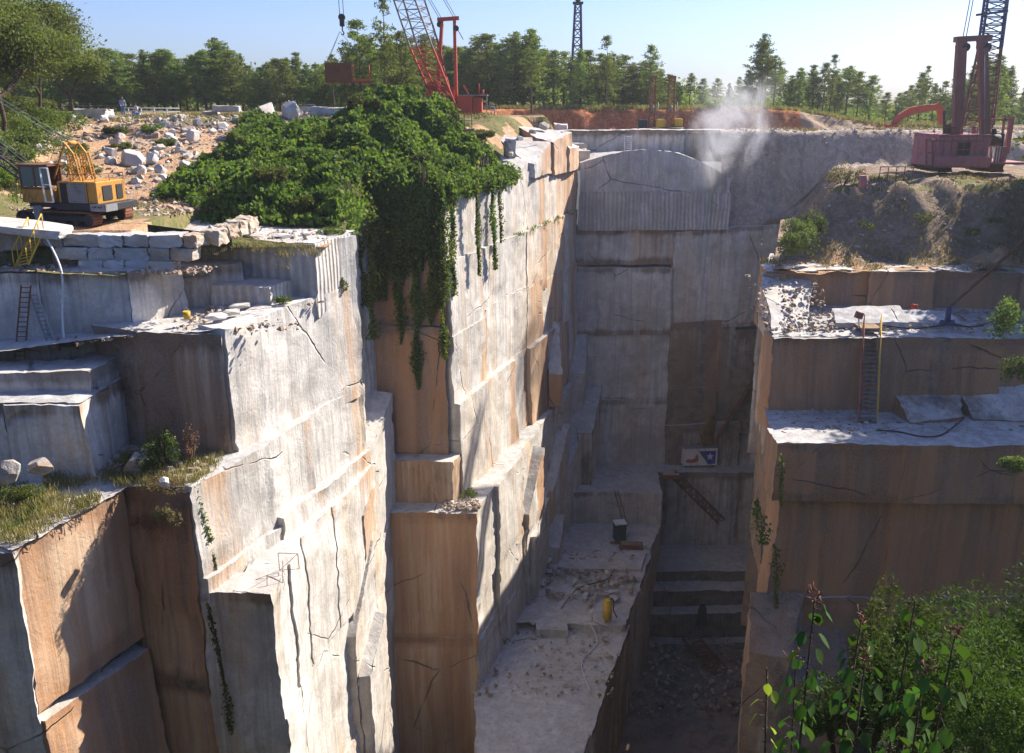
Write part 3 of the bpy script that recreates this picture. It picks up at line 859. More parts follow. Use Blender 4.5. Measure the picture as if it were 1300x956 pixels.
def zoneL(x, y, z):
    n_ = n2(x, y, .4, 8) + .5 * n2(x, y, 1.3, 9)
    out = np.zeros(x.shape, int)                       # 0 rubble dirt
    out = np.where((y > 76) & (n_ > -.35), 1, out)       # dry grass
    out = np.where((x + .53 * y < .5) & (n_ > -.55), 1, out)
    out = np.where((y < 49) & (n_ > .05), 1, out)
    out = np.where((x > -18) & (n_ > -.1), 1, out)
    return out


hf('terrain_left', lambda y: (-85, XR(y)), np.concatenate([np.linspace(37.4, 39.4, 6), np.linspace(39.45, 50, 40), np.linspace(50.3, 84.3, 120), np.linspace(84.5, 116.5, 60)]), hL,
   M['rubble_dirt'], nx=330, mats=[M['grassy']], zone=zoneL)


def hR(x, y):
    x = np.asarray(x, float); y = np.asarray(y, float)
    m_ = sstep(18.8, 23.2, x - .33 * (y - 60) * (y > 60) + .5 * n2(x, y, .5, 12))
    z = -11.15 + 5.1 * sstep(59.8, 65.2 + 0 * y, y + .6 * n2(x, y, .4, 13)) * m_
    z = z - .3 * sstep(67, 84, y) * m_
    wall = sstep(84.9, 88.2, y + .35 * n2(x, y, .5, 14) + .0 * x)
    top = -3.05 + .1 * n2(x, y, .3, 15)
    z = z * (1 - wall) + top * wall
    z = np.where((y > 84.4) & (y < 84.6) & (x < 27), -13.5, z)
    rough = .22 * n2(x, y, .4, 16) + .16 * n2(x, y, 1.1, 17) + .09 * n2(x, y, 2.6, 18)
    gul = np.abs(n2(x + .6 * n2(x, y, .8, 19), y * .25, .75, 20))
    slope = sstep(59, 60.5, y) * (1 - sstep(65.5, 67, y)) * m_
    z = z + slope * (.9 * gul - .35)
    return z + rough * np.where(y > 86, .45, .9)


def XLr(y):
    if y < 84.4: return 17.4 + .32 * (y - 57)
    return 20.6


def zoneR(x, y, z):
    n_ = n2(x, y, .4, 28) + .5 * n2(x, y, 1.3, 29)
    out = np.zeros(x.shape, int)                                  # 0 grey dirt
    out = np.where(y > 84, 2, out)
    out = np.where((y < 61) & (n_ > -.2), 1, out)
    out = np.where((z > -6.6) & (y < 72) & (n_ > -.1), 3, out)
    return out


hf('terrain_right', lambda y: (XLr(y), 92), np.concatenate([np.linspace(57.3, 72, 70), np.linspace(72.3, 84.3, 24), np.linspace(84.5, 93, 40)]), hR,
   M['grey_dirt'], nx=260, mats=[M['rubble_dirt'], M['pit_dirt'], M['grassy']], zone=zoneR)


def hB(x, y):
    x = np.asarray(x, float); y = np.asarray(y, float)
    z = -3.4 - .4 * sstep(93, 108, y)
    leftup = 1 - sstep(-4, 3.0, x)
    z = z * (1 - leftup) - 1.7 * leftup
    bank = sstep(111.2, 113.6, y + 1.0 * n2(x, y, .25, 41) + .5 * n2(x, y, .8, 42))
    low = sstep(32, 50, x)
    topz = -1.35 * (1 - low) - 3.4 * low
    z = z * (1 - bank) + topz * bank
    return z + .07 * n2(x, y, .5, 43) + .05 * n2(x, y, 1.6, 44)


hf('plateau_back', lambda y: (-4.0, 92), np.concatenate([np.linspace(93.0, 110, 40), np.linspace(110.2, 116.5, 40)]), hB, M['dirt'], nx=300,
   mats=[M['red_earth'], M['grassy']], zone=lambda x, y, z: np.where((y > 110.3) & (y < 114.6) & (x < 36), 1, np.where((y > 114.2) | (n2(x, y, .3, 45) > .35), 2, 0)))


# outer ground: one sheet reaching the horizon, with the pit left open
def hG(x, y):
    low = sstep(32, 50, x) * (y > 100)
    return -1.6 - 1.9 * low + 0 * x


def grid(xs, ys, h):
    X, Y = np.meshgrid(np.asarray(xs, float), np.asarray(ys, float))
    return X, Y, h(X, Y)


Vs, Fs, off = [], [], 0
def add_grid(xs, ys, h):
    global off
    X, Y, Z = grid(xs, ys, h)
    nx, ny = len(xs), len(ys)
    Vs.append(np.stack([X.ravel(), Y.ravel(), Z.ravel()], 1))
    i = (np.arange(nx - 1)[None, :] + (np.arange(ny - 1) * nx)[:, None]).ravel()
    Fs.append(np.stack([i, i + 1, i + nx + 1, i + nx], 1) + off)
    off += nx * ny


xs_far = np.concatenate([[-4000, -1500, -500], np.linspace(-200, 200, 81), [500, 1500, 4000]])
add_grid(xs_far, [116.3, 118, 120, 125, 130, 140, 160, 200, 400, 1500, 5000], lambda X, Y: hG(X, Y) + .15 * n2(X, Y, .2, 46) * (Y < 200) - .1)
add_grid([-4000, -1000, -200, -84.5], [-4000, -1000, -100, 0, 40, 80, 116.3], lambda X, Y: -1.7 + 0 * X)
add_grid([91.5, 200, 1000, 4000], [-4000, -1000, -100, 0, 40, 80, 116.3], lambda X, Y: -3.2 + 0 * X)
add_grid([-84.5, -40, 0, 40, 91.5], [-4000, -500, -50, -1.5], lambda X, Y: -1.6 + 0 * X)
g = fast_mesh('ground', np.concatenate(Vs), np.concatenate(Fs), M['grassy'], smooth=True)
g['kind'] = 'structure'


# the near rim under the camera, falling away into the pit
def hN(x, y):
    sl = -1.6 - (y + 1.5) * 1.2
    shelf = sstep(6.2, 8.0, x)
    low = np.where(y < 8.4, sl, -13.5 - (y - 8.4) * .06)
    low = np.where(y > 17.5, -14 - (y - 17.5) * 40, low)
    lft = np.where(y < 8.4, sl, -13.5 - (y - 8.4) * 12)
    z = low * shelf + lft * (1 - shelf)
    return np.maximum(z, -50.6) + .2 * n2(x, y, .5, 61) + .1 * n2(x, y, 1.7, 62)


hf('near_slope', lambda y: (-84.5, 91.5), np.concatenate([np.linspace(-1.5, 17.5, 60), np.linspace(17.6, 20, 20)]), hN, M['dark_soil'], nx=360)
# ------------------------------------------------------------------ vegetation
def leaves(C, size, seed=0, aspect=.55, up=0.0, jit=.35, droop=0.0):
    """C (n,3): diamond leaves around the centres"""
    g_ = np.random.default_rng(seed)
    n = len(C)
    a = g_.normal(size=(n, 3)); a[:, 2] = a[:, 2] * (1 - .6 * up) - droop
    a /= np.linalg.norm(a, axis=1)[:, None] + 1e-9
    q = g_.normal(size=(n, 3)); q[:, 2] *= .4 if up else 1
    b = np.cross(a, q); b /= np.linalg.norm(b, axis=1)[:, None] + 1e-9
    s = (size * (1 + jit * g_.uniform(-1, 1, n)))[:, None]
    V = np.stack([C - a * s * .5, C + b * s * aspect * .5 - a * s * .08, C + a * s * .5, C - b * s * aspect * .5 - a * s * .08], 1).reshape(-1, 3)
    F = np.arange(4 * n).reshape(n, 4)
    return V, F


def leaf_obj(name, C, size, mat, parent=None, seed=0, **kw):
    V, F = leaves(np.asarray(C, float), size, seed, **kw)
    return fast_mesh(name, V, F, mat, parent)


def hit(px, py, h, d0=38, d1=130, step=.2):
    d = d0
    while d < d1:
        p = G(px, py, d)
        if p.z < float(h(np.array([p.x]), np.array([p.y]))[0]): return p
        d += step
    return G(px, py, d1)


def pine(seed, H=10.0, cb=.3, Lmax=2.0, dens=1.0, spire=False):
    r_ = random.Random(seed)
    root = empty('pine_tree')
    tr = MB()
    lean = (r_.uniform(-.25, .25), r_.uniform(-.25, .25))
    def axis(z): return Vector((lean[0] * (z / H) ** 2 + .06 * math.sin(z * .9 + seed), lean[1] * (z / H) ** 2 + .06 * math.cos(z * .8), z))
    ks = [axis(H * i / 9) for i in range(10)]
    for i in range(9):
        tr.tube(ks[i], ks[i + 1], .17 * (1 - i / 9.3), .17 * (1 - (i + 1) / 9.3), 6, False)
    C = []
    z = cb * H
    while z < H * .985:
        t = (z - cb * H) / (H - cb * H)
        shape = (1 - t) ** .75 if spire else (math.sin(math.pi * min(1, .22 + t * .78)) ** .8 * (1 - .25 * t) + .12)
        nb = r_.randint(3, 6)
        a0 = r_.uniform(0, 6.28)
        for k in range(nb):
            if r_.random() < .16: continue
            L = Lmax * shape * r_.uniform(.55, 1.2)
            an = a0 + k * 6.283 / nb + r_.uniform(-.4, .4)
            rise = r_.uniform(-.1, .45) + .35 * t
            p0 = axis(z)
            p1 = p0 + Vector((math.cos(an) * L * .5, math.sin(an) * L * .5, L * .1 * rise))
            p2 = p0 + Vector((math.cos(an) * L, math.sin(an) * L, L * rise * .55))
            tr.tube(p0, p1, .045 * (1 - t * .5), .03, 4, False); tr.tube(p1, p2, .03, .012, 4, False)
            nc = max(2, int(L * 2.4))
            for c in range(nc):
                f = .35 + .65 * (c + r_.random()) / nc
                q = p1.lerp(p2, (f - .5) * 2) if f > .5 else p0.lerp(p1, f * 2)
                q = q + Vector((r_.gauss(0, .16), r_.gauss(0, .16), r_.gauss(.05, .1)))
                n_ = int(r_.randint(16, 30) * dens)
                for _ in range(n_):
                    C.append((q.x + r_.gauss(0, .20), q.y + r_.gauss(0, .20), q.z + r_.gauss(.04, .12)))
        z += r_.uniform(.32, .62) * (H / 10)
    for _ in range(50): C.append((axis(H).x + r_.gauss(0, .14), axis(H).y + r_.gauss(0, .14), H - abs(r_.gauss(0, .3))))
    tr.build('trunk', M['bark'], root)
    leaf_obj('crown', C, .27, M['pine'], root, seed, aspect=.42, up=.3)
    return root


pines = [pine(101, cb=.16, Lmax=2.1, dens=1.25), pine(102, cb=.26, Lmax=1.8), pine(103, cb=.42, Lmax=1.7, dens=1.1), pine(104, cb=.2, Lmax=2.3, dens=1.2, spire=True),
         pine(105, cb=.34, Lmax=1.35, dens=.85), pine(106, cb=.5, Lmax=1.5), pine(107, cb=.14, Lmax=2.0, dens=1.1, spire=True), pine(108, cb=.12, Lmax=2.4, dens=1.3)]
used = set()


def place_pine(k, loc, H, label, group, w=1.0):
    r_ = random
    o = pines[k] if k not in used else copy_tree(pines[k])
    used.add(k)
    o.location = loc
    s = H / 10.0
    o.scale = (s * w, s * w, s)
    o.rotation_euler = (0, 0, r_.uniform(0, 6.28))
    return tag(o, label, 'tree', group)


sky_line = [(-60, 40), (0, 60), (60, 66), (120, 62), (150, 60), (180, 66), (205, 60), (235, 70), (270, 48), (290, 58), (330, 80), (345, 66), (375, 68), (400, 82), (430, 84), (450, 60), (520, 50), (600, 52), (622, 46), (650, 44), (675, 40),
            (700, 66), (740, 60), (765, 70), (800, 74), (830, 72), (860, 95), (890, 92), (920, 104), (950, 92), (968, 50), (985, 66), (1000, 80), (1040, 84), (1062, 72), (1100, 88), (1112, 96), (1130, 116), (1150, 104), (1178, 92), (1200, 100), (1240, 76), (1275, 70), (1300, 112), (1360, 80)]


def skyl(x):
    for (a, b), (c, d) in zip(sky_line[:-1], sky_line[1:]):
        if a <= x <= c: return b + (d - b) * (x - a) / (c - a)
    return 90


def gz(x): return -1.7 - 1.9 * float(sstep(32, 50, np.array(x)))


def seg(px):
    if px < 250: return 'behind the rubble slope at far left'
    if px < 440: return 'behind the pale boulders left of the hanging skip'
    if px < 640: return 'behind the red crane'
    if px < 870: return 'above the red clay bank'
    if px < 1130: return 'behind the dust plume and the earth wall'
    return 'behind the maroon crane at right'


px = -60.0
while px < 1360:
    d = random.uniform(119, 127)
    py = skyl(px) + random.uniform(-4, 12)
    if px > 900 and random.random() < .12: py += 18
    P = G(px, py, d)
    b = gz(P.x)
    H = P.z - b
    k = random.choice([0, 1, 3, 6, 7, 0, 7, 1] if px < 700 else [1, 2, 4, 5, 0, 3, 6])
    place_pine(k, (P.x, d, b), H, 'green pine in the front tree row ' + seg(px), 'pines in the tree line ' + seg(px), random.uniform(1.2, 1.6) if px < 860 else random.uniform(.95, 1.35))
    px += random.uniform(9, 14) if px < 860 else random.uniform(12, 19)
px = -70.0
while px < 1370:
    d = random.uniform(131, 150)
    py = skyl(px) + random.uniform(6, 24)
    P = G(px, py, d)
    b = gz(P.x)
    k = random.choice([0, 3, 7, 6, 1])
    place_pine(k, (P.x, d, b), P.z - b, 'green pine in the back tree row ' + seg(px), 'pines in the tree line ' + seg(px), 1.6)
    px += random.uniform(11, 17) if px < 860 else random.uniform(16, 28)
# trees that stand out of the line
for (k, x_, y_, d, H, w, lab) in (
        (4, 485, -8, 92, None, .8, 'tall thin pine rising to the top of the photo left of the red crane boom'),
        (7, 455, 26, 96, None, 1.15, 'dark bushy pine behind the hanging skip'), (0, 508, 40, 97, None, 1.1, 'bushy pine between the tall thin pine and the red crane'),
        (3, 468, 48, 99, None, 1.2, 'dark pine at the right edge of the hanging skip'), (1, 540, 44, 105, None, 1.2, 'pine seen through the lattice of the red crane boom'),
        (5, 420, 70, 101, None, 1.1, 'short pine left of the hanging skip'),
        (4, 675, 38, 108, None, 1.0, 'slim pine with a pointed top left of the blue lattice mast'), (6, 738, 62, 117, None, 1.2, 'yellow green pine hiding the foot of the blue lattice mast'),
        (4, 772, 46, 117, None, .9, 'thin tall pine between the blue mast and the rig masts'), (2, 826, 58, 117, None, 1.0, 'pine with a round tuft on top beside the left rig mast'),
        (5, 972, 44, 119, None, 1.1, 'tallest pine right of the dust plume'), (4, 1060, 70, 120, None, .9, 'slim pine above the earth wall'),
        (4, 1180, 84, 118, None, .8, 'slim pine above the excavator arm'), (3, 1272, 70, 92, None, 1.1, 'bushy pine right behind the maroon crane boom')):
    P = G(x_, y_, d)
    b = -1.8 if x_ < 700 or d > 110 else -3.4
    place_pine(k, (P.x, d, b), P.z - b, lab, None, w)
# the wood on the right rim, outside the photo, that shades the right benches
for i in range(22):
    y = 56 + i * .75
    x = .605 * y + 4.0 + random.uniform(0, 5)
    place_pine(random.choice([0, 3, 7]), (x, y, float(hR(np.array([x]), np.array([y]))[0]) - .2), random.uniform(9, 12) + (3 if y < 60 else 0), 'tall pine on the right rim beyond the edge of the photo', 'pines on the right rim', 1.5)
for i in range(3):  # unseen pines added to put the foreground bushes in shade
    place_pine((0, 3, 7)[i], (17.0 + 1.9 * i, 14.6 + .5 * i, -13.6), 13 + i, 'unseen shade pine added beside the camera beyond the right edge', 'added shade pines beside the camera', 1.3)

# low undergrowth that closes the wood at ground level
g_ = np.random.default_rng(5)
n = 42000
ux = g_.uniform(-90, 95, n); uy = 130 + g_.uniform(-3, 16, n)
hh = (3.4 + 2.2 * (ux < 5) + 1.8 * n2(ux, uy, .22, 71)) * (1 - .35 * (ux > 30))
uz = np.where(ux > 40, -3.6, -1.7) + np.abs(g_.uniform(0, 1, n)) * np.maximum(.4, hh)
o = leaf_obj('undergrowth', np.stack([ux, uy, uz], 1), .5, M['pine'], seed=6, aspect=.6)
tag(o, 'dark undergrowth filling the foot of the pine wood', 'undergrowth', kind='stuff')


def branch_tree(name, loc, H, spread, nleaf, lsize, mat, seed, label, group=None, levels=4):
    r_ = random.Random(seed)
    root = empty(name, loc, 0, label, 'tree', group)
    tr = MB(); tips = []
    def grow(p, dvec, L, r, lev):
        q = p + dvec * L
        mid = p.lerp(q, .5) + Vector((r_.gauss(0, .05), r_.gauss(0, .05), 0)) * L
        tr.tube(p, mid, r, r * .82, 6, False); tr.tube(mid, q, r * .82, r * .65, 6, False)
        if lev >= levels:
            tips.append(q); tips.append(mid); return
        if lev >= 2: tips.append(q)
        for _ in range(r_.choice([2, 3, 3]) if lev else 4):
            nd = (dvec + Vector((r_.gauss(0, .55), r_.gauss(0, .55), r_.gauss(.05, .28))) * spread).normalized()
            grow(q, nd, L * r_.uniform(.62, .85), r * .62, lev + 1)
    grow(Vector((0, 0, -.3)), Vector((r_.uniform(-.1, .1), 0, 1)).normalized(), H * .27, H * .015, 0)
    tr.build('trunk', M['bark'], root)
    C = []
    per = max(4, nleaf // len(tips))
    for t in tips:
        rr = H * .062
        for _ in range(per): C.append((t.x + r_.gauss(0, rr), t.y + r_.gauss(0, rr), t.z + r_.gauss(-.05, rr * .7)))
    leaf_obj('crown', C, lsize, mat, root, seed, aspect=.5, droop=.3)
    return root


branch_tree('broadleaf_tree', hit(58, 168, hL), 11.8, 1.2, 46000, .22, M['broad'], 12, 'large broadleaf tree with open crown and forked limbs at the top left corner')
branch_tree('broadleaf_tree', hit(2, 180, hL), 11.5, 1.1, 34000, .22, M['broad'], 15, 'broadleaf tree at the left edge behind the crane boom')
branch_tree('broadleaf_tree', hit(96, 150, hL), 8.0, .9, 18000, .20, M['broad'], 18, 'smaller broadleaf tree below the large tree at top left')
branch_tree('broadleaf_tree', G(-60, 150, 66), 15.0, .9, 20000, .26, M['broad'], 21, 'broadleaf tree just beyond the left edge')


def shrub(name, loc, rx, rz, nl, ls, mat, seed, label, cat='shrub', group=None, lobes=8, ry=None, aspect=.5, stem=True, up=0):
    g = np.random.default_rng(seed)
    root = empty(name, loc, 0, label, cat, group)
    ry = ry or rx
    C = []
    for k in range(lobes):
        a = g.uniform(0, 6.28); rr = g.uniform(.1, .85)
        c = np.array([math.cos(a) * rr * rx, math.sin(a) * rr * ry, rz * g.uniform(.35, .72)])
        s = g.uniform(.22, .52)
        q = g.normal(size=(nl // lobes, 3)); q /= np.linalg.norm(q, axis=1)[:, None]
        q *= (g.uniform(.55, 1.08, nl // lobes) ** .6)[:, None]
        C.append(c + q * np.array([rx * s, ry * s, rz * s * .85]))
    C = np.concatenate(C)
    C[:, 2] = np.maximum(C[:, 2] * .8, -.1)
    if stem:
        mb = MB(); rn = random.Random(seed)
        for k in range(5):
            a = rn.uniform(0, 6.28)
            mb.path([Vector((0, 0, -.2)), Vector((math.cos(a) * rx * .3, math.sin(a) * ry * .3, rz * .35)), Vector((math.cos(a) * rx * .5, math.sin(a) * ry * .5, rz * .62))], min(.035, .02 * rz), 5, .01)
        mb.build('stem', M['bark'], root)
    leaf_obj('foliage', C, ls, mat, root, seed, aspect=aspect, up=up)
    return root


for i in range(12):
    x_, y_ = random.uniform(95, 300), random.uniform(165, 240)
    if y_ > 146 + (330 - x_) * .6: continue
    P = hit(x_, y_, hL)
    shrub('weed_clump', P, random.uniform(.5, 1.3), random.uniform(.5, 1.0), 1000, .16, M[random.choice(['shrub', 'kudzu'])], 260 + i, 'green weed clump growing among the broken stone of the rubble slope', 'weeds', 'weed clumps on the rubble slope')
# green bank at the far left
for i, (x_, y_, rx, rz, mt_, lab) in enumerate((
        (12, 196, 3.2, 2.4, 'shrub', 'wide leafy shrub on the green bank at the left edge'), (40, 178, 2.6, 2.6, 'kudzu', 'dark green shrub under the large broadleaf tree'),
        (66, 166, 2.2, 2.0, 'kudzu', 'rounded shrub between the large tree and the rubble'), (8, 238, 2.6, 1.8, 'kudzu', 'dark shrub behind the lattice boom at the left edge'),
        (22, 160, 2.8, 3.0, 'shrub', 'tall shrub behind the left bank'), (60, 148, 2.4, 2.2, 'broad', 'shrub at the top of the green bank'), (-10, 214, 2.8, 2.4, 'shrub', 'shrub cut by the left edge of the photo'))):
    shrub('shrub', hit(x_, y_, hL), rx, rz, 5200, .17, M[mt_], 200 + i, lab)

# ---- creeper smothering the corner
kb = [(-8.9, 67.5, 2.6, 3.4), (-5.4, 67.5, 2.4, 3.0), (-11.2, 65.5, 2.2, 2.2), (-2.9, 64.0, 1.9, 2.2), (-1.9, 66.0, 1.3, 1.1), (-8.0, 61.5, 2.2, 2.2), (-11.0, 60.0, 1.8, 1.6), (-5.5, 60.5, 1.9, 1.5), (-14.5, 63.5, 2.4, 1.4),
      (-9.2, 57.8, 1.8, 1.2), (-6.2, 57.6, 1.3, .8), (-13.0, 56.5, 1.9, 1.2), (-17.0, 60.0, 1.8, 1.1), (-15.8, 54.5, 1.6, 1.0), (-18.5, 66.0, 1.8, 1.0), (-15.0, 69.5, 1.8, .9), (-12.3, 70.5, 1.7, 1.0)]
rr_ = random.Random(3)
for _ in range(75):
    kb.append((rr_.uniform(-20, -1.5), rr_.uniform(48, 71), rr_.uniform(.4, 1.5), rr_.uniform(.2, 1.25)))


def kmask(x, y):
    e = .8 * n2(x, y, .5, 81) + .4 * n2(x, y, 1.4, 82)
    a = sstep(-21.4, -20.0, x + e) * sstep(46.3, 47.4, y + e * .5 - 3.0 * (1 - sstep(-19, -16.5, x))) * (1 - sstep(69.5, 71.5, y + e + .2 * (x + 10) * (x < -10) + 3.6 * sstep(-6.5, -3.0, x)))
    a = a * (1 - sstep(-.25, .45, x - XRv(y)))
    a = np.where((x > -9.3) & (y < 55.6), 0, a)
    return a


def hK(x, y):
    z = hL(x, y) + .25
    bsum = np.zeros_like(z)
    for (bx, by, br, bh) in kb:
        q = ((x - bx) ** 2 + (y - by) ** 2) / br ** 2
        bsum = np.maximum(bsum, bh * np.sqrt(np.clip(1 - q * .55, 0, 1)) ** 1.0 * (q < 1.82))
    return z + bsum * (1 + .35 * n2(x, y, .9, 84)) + .28 * n2(x, y, 1.5, 83) + .16 * n2(x, y, 3.3, 85)


gx, gy = np.meshgrid(np.linspace(-22, .6, 150), np.linspace(45.5, 73, 170))
mk = kmask(gx, gy)
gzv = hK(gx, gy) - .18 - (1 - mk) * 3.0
V0 = np.stack([gx.ravel(), gy.ravel(), gzv.ravel()], 1)
ii = (np.arange(149)[None, :] + (np.arange(169) * 150)[:, None]).ravel()
F0 = np.stack([ii, ii + 1, ii + 151, ii + 150], 1)
keep = (mk.ravel()[F0].min(1) > .5)
F0 = F0[keep]
g_ = np.random.default_rng(9)
n = 240000
kx, ky = g_.uniform(-21.8, .4, n), g_.uniform(46, 72.5, n)
km = kmask(kx, ky) > g_.uniform(.15, .9, n)
kx, ky = kx[km], ky[km]
e = .12
z0 = hK(kx, ky)
sl = np.hypot((hK(kx + e, ky) - z0) / e, (hK(kx, ky + e) - z0) / e)
kp = g_.uniform(0, 1, len(kx)) < (.40 + .3 * np.clip(sl, 0, 2))
kx, ky, z0, sl = kx[kp], ky[kp], z0[kp], sl[kp]
kz = z0 + g_.uniform(-.26, .22, len(kx)) * (1 + .8 * np.clip(sl, 0, 2))
V1, F1 = leaves(np.stack([kx, ky, kz], 1), .28, 10, aspect=.8, up=.35)
# rolls of leaves spilling over the two rims
nr_ = 15000
t_ = g_.uniform(0, 1, nr_)
lipA = np.stack([-9.6 + 5.3 * t_, 55.75 + g_.normal(0, .28, nr_), -5.55 + g_.normal(0, .42, nr_) + .5 * np.sin(t_ * 17)], 1)
yy_ = 56 + 11.5 * t_ ** 1.1
lipB = np.stack([XRv(yy_) + .35 + g_.normal(0, .30, nr_), yy_, -5.6 + g_.normal(0, .30, nr_) + .22 * np.sin(yy_ * 2.3)], 1)
lipC = np.stack([-9.6 + g_.normal(0, .4, 5000), g_.uniform(47.5, 56, 5000), -6.4 + g_.normal(0, .5, 5000)], 1)
VL, FL_ = leaves(np.concatenate([lipA, lipB, lipC]), .22, 77, aspect=.8, droop=.3)
F1 = np.concatenate([F1, FL_ + len(V1)]); V1 = np.concatenate([V1, VL])
VV = np.concatenate([V0, V1]); FF = np.concatenate([F0, F1 + len(V0)])
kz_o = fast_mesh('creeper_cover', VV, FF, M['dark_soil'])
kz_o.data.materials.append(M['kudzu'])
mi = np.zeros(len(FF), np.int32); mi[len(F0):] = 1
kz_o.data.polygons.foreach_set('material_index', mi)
tag(kz_o, 'dense green creeper covering the hillside and quarry corner', 'creeper', kind='stuff')


# shrubs and saplings swallowed by, and poking out of, the creeper
for i, (x_, y_, rx, rz, mt_, lab) in enumerate((
        (300, 186, .9, 1.5, 'broad', 'pale leafed sapling poking out of the creeper at upper left'), (345, 232, 1.0, 1.3, 'shrub', 'light green bush in the middle of the creeper slope'),
        (268, 252, .9, 1.0, 'broad', 'small bush in the lower left part of the creeper'), (420, 182, 1.0, 1.7, 'kudzu', 'upright leafy lump above the middle of the creeper'),
        (452, 142, 1.0, 1.8, 'broad', 'light green sapling at the top left of the main creeper mound'), (478, 140, .8, 1.3, 'shrub', 'small yellow green sapling beside the light green one on the creeper mound'),
        (612, 172, 1.5, .8, 'shrub', 'low bright bush at the right end of the creeper below the red crane'), (535, 205, 1.1, 1.1, 'shrub', 'yellow green bush on the front of the main creeper mound'),
        (390, 262, .9, .9, 'shrub', 'low bush near the bottom of the creeper slope'), (232, 218, .7, .8, 'shrub', 'tuft at the left end of the creeper'))):
    P = hit(x_, y_, hK)
    shrub('shrub', P - Vector((0, 0, .2)), rx, rz, 2600, .2, M[mt_], 240 + i, lab)
for i in range(9):
    x_, y_ = random.uniform(240, 560), random.uniform(165, 240)
    P = hit(x_, y_, hK)
    mb = MB(); p_ = P - Vector((0, 0, .3))
    for k in range(3):
        a = random.uniform(0, 6.28); q_ = p_ + Vector((math.cos(a) * .7, math.sin(a) * .7, random.uniform(.9, 1.7)))
        mb.path([p_ , p_.lerp(q_, .5) + Vector((.1, 0, .1)), q_], .035, 4, .008)
    tag(mb.build('dead_branch', M['bark']), 'bare dead stem sticking out of the creeper', 'branch', 'dead stems sticking out of the creeper')


def strand(x0, y0, ztop, zbot, w0, w1, seed, label, dens=150, dx=0.0, dy=0.0, th=.14, nrm=(0, -1), ls=.17, group='strands of creeper hanging down the quarry face'):
    """a hanging rope of leaves: top (x0, y0, ztop) to zbot, drifting by dx, dy"""
    g = np.random.default_rng(seed)
    L = ztop - zbot
    n = int(dens * L * (w0 + w1) * .5 / .6)
    t = g.uniform(0, 1, n) ** .9
    w = w0 + (w1 - w0) * t
    mean = .18 * np.sin(t * L * .8 + seed) + .10 * np.sin(t * L * 2.1 + seed * 2)
    lat = mean * np.minimum(1, w) + g.normal(0, .36, n) * w * (.7 + .5 * np.sin(t * L * 1.7 + seed))
    out = np.abs(g.normal(0, th, n)) + .05
    tx, ty = -nrm[1], nrm[0]
    C = np.stack([dx * t + lat * tx + out * nrm[0], dy * t + lat * ty + out * nrm[1], -t * L], 1)
    root = empty('hanging_creeper', (x0, y0, ztop), 0, label, 'creeper', group)
    mb = MB()
    mb.path([Vector((dx * k / 6 + .1 * math.sin(k + seed) * tx + .06 * nrm[0], dy * k / 6 + .1 * math.sin(k + seed) * ty + .06 * nrm[1], -L * k / 6)) for k in range(7)], .03, 4, .012)
    mb.build('stem', M['bark'], root)
    leaf_obj('foliage', C, ls, M['kudzu'], root, seed, aspect=.75, droop=.6)
    return root


# curtain over the brown face and down the lit wall
for i, (x_, yb, w0, w1, lab) in enumerate((
        (452, 400, 1.0, .8, 'dark strand of creeper in the recess left of the brown face'), (468, 430, .9, .6, 'long dark strand at the left corner of the brown face'),
        (486, 380, 1.1, .5, 'short strand left of centre on the brown face'), (503, 436, 1.0, .35, 'thin dangling strand on the brown face'), (525, 492, 1.1, .45, 'longest strand, hanging lowest down the brown face'),
        (545, 412, 1.3, .6, 'broad strand right of the longest one'), (561, 455, .9, .35, 'strand along the right edge of the brown face'))):
    P = G(x_, 262, 55.6 if x_ > 470 else 53.5); B = G(x_, yb, P.y)
    strand(P.x, P.y, -6.2, B.z, w0 * 1.15, w1 * .9, 300 + i, lab, 170, th=.2)
for i in range(12):
    x = -9.3 + i * .43
    strand(x, 55.9, -4.9, -9.8 - random.uniform(0, 3.4), 1.3, .5, 320 + i, 'short strand in the thick creeper curtain above the brown face', 170, th=.4, group='short strands of the creeper curtain')
for i, (yy, zb, w0, w1, lab) in enumerate(((56.3, -12.6, .9, .5, 'strand at the near top corner of the sunlit wall'), (59.3, -11.9, .55, .22, 'narrow strand in the middle of three on the sunlit wall'), (62.0, -12.0, .8, .5, 'strand furthest right of three on the sunlit wall'), (63.2, -10.2, .4, .2, 'thin strand beside the right strand on the sunlit wall'))):
    strand(XR(yy) + .95 if yy > 58 else XR(yy) + .55, yy, -5.3, zb, w0, w1, 340 + i, lab, 190, nrm=(.93, -.37), th=.12, dx=.15)
strand(-12.85, 32.3, -15.2, -20.6, .22, .3, 350, 'thin strand running down the sunlit near wall above the small ledge', 260, nrm=(.9, -.4), dx=.45, th=.05, ls=.12, dy=.3)
strand(-12.55, 31.6, -20.0, -26.5, .12, .3, 351, 'green strand hanging below the small ledge in the shade', 300, dx=.5, th=.06, ls=.12)


def tufts(name, pts, h, per, mat, seed, label, w=.05, spread=.18, cat='grass'):
    """upright blades: thin triangles as quads"""
    g = np.random.default_rng(seed)
    P = np.repeat(np.asarray(pts, float), per, 0)
    n = len(P)
    P = P + np.stack([g.normal(0, spread, n), g.normal(0, spread, n), np.zeros(n)], 1)
    a = g.uniform(0, 6.28, n)
    hh = h * g.uniform(.4, 1.2, n)
    tip = P + np.stack([np.cos(a) * hh * .45, np.sin(a) * hh * .45, hh], 1)
    mid = P * .45 + tip * .55 + np.stack([0 * a, 0 * a, hh * .1], 1)
    s = np.stack([-np.sin(a) * w, np.cos(a) * w, 0 * a], 1)
    V = np.stack([P - s, P + s, mid + s * .7, tip], 1).reshape(-1, 3)
    return tag(fast_mesh(name, V, np.arange(4 * n).reshape(n, 4), mat), label, cat, kind='stuff')


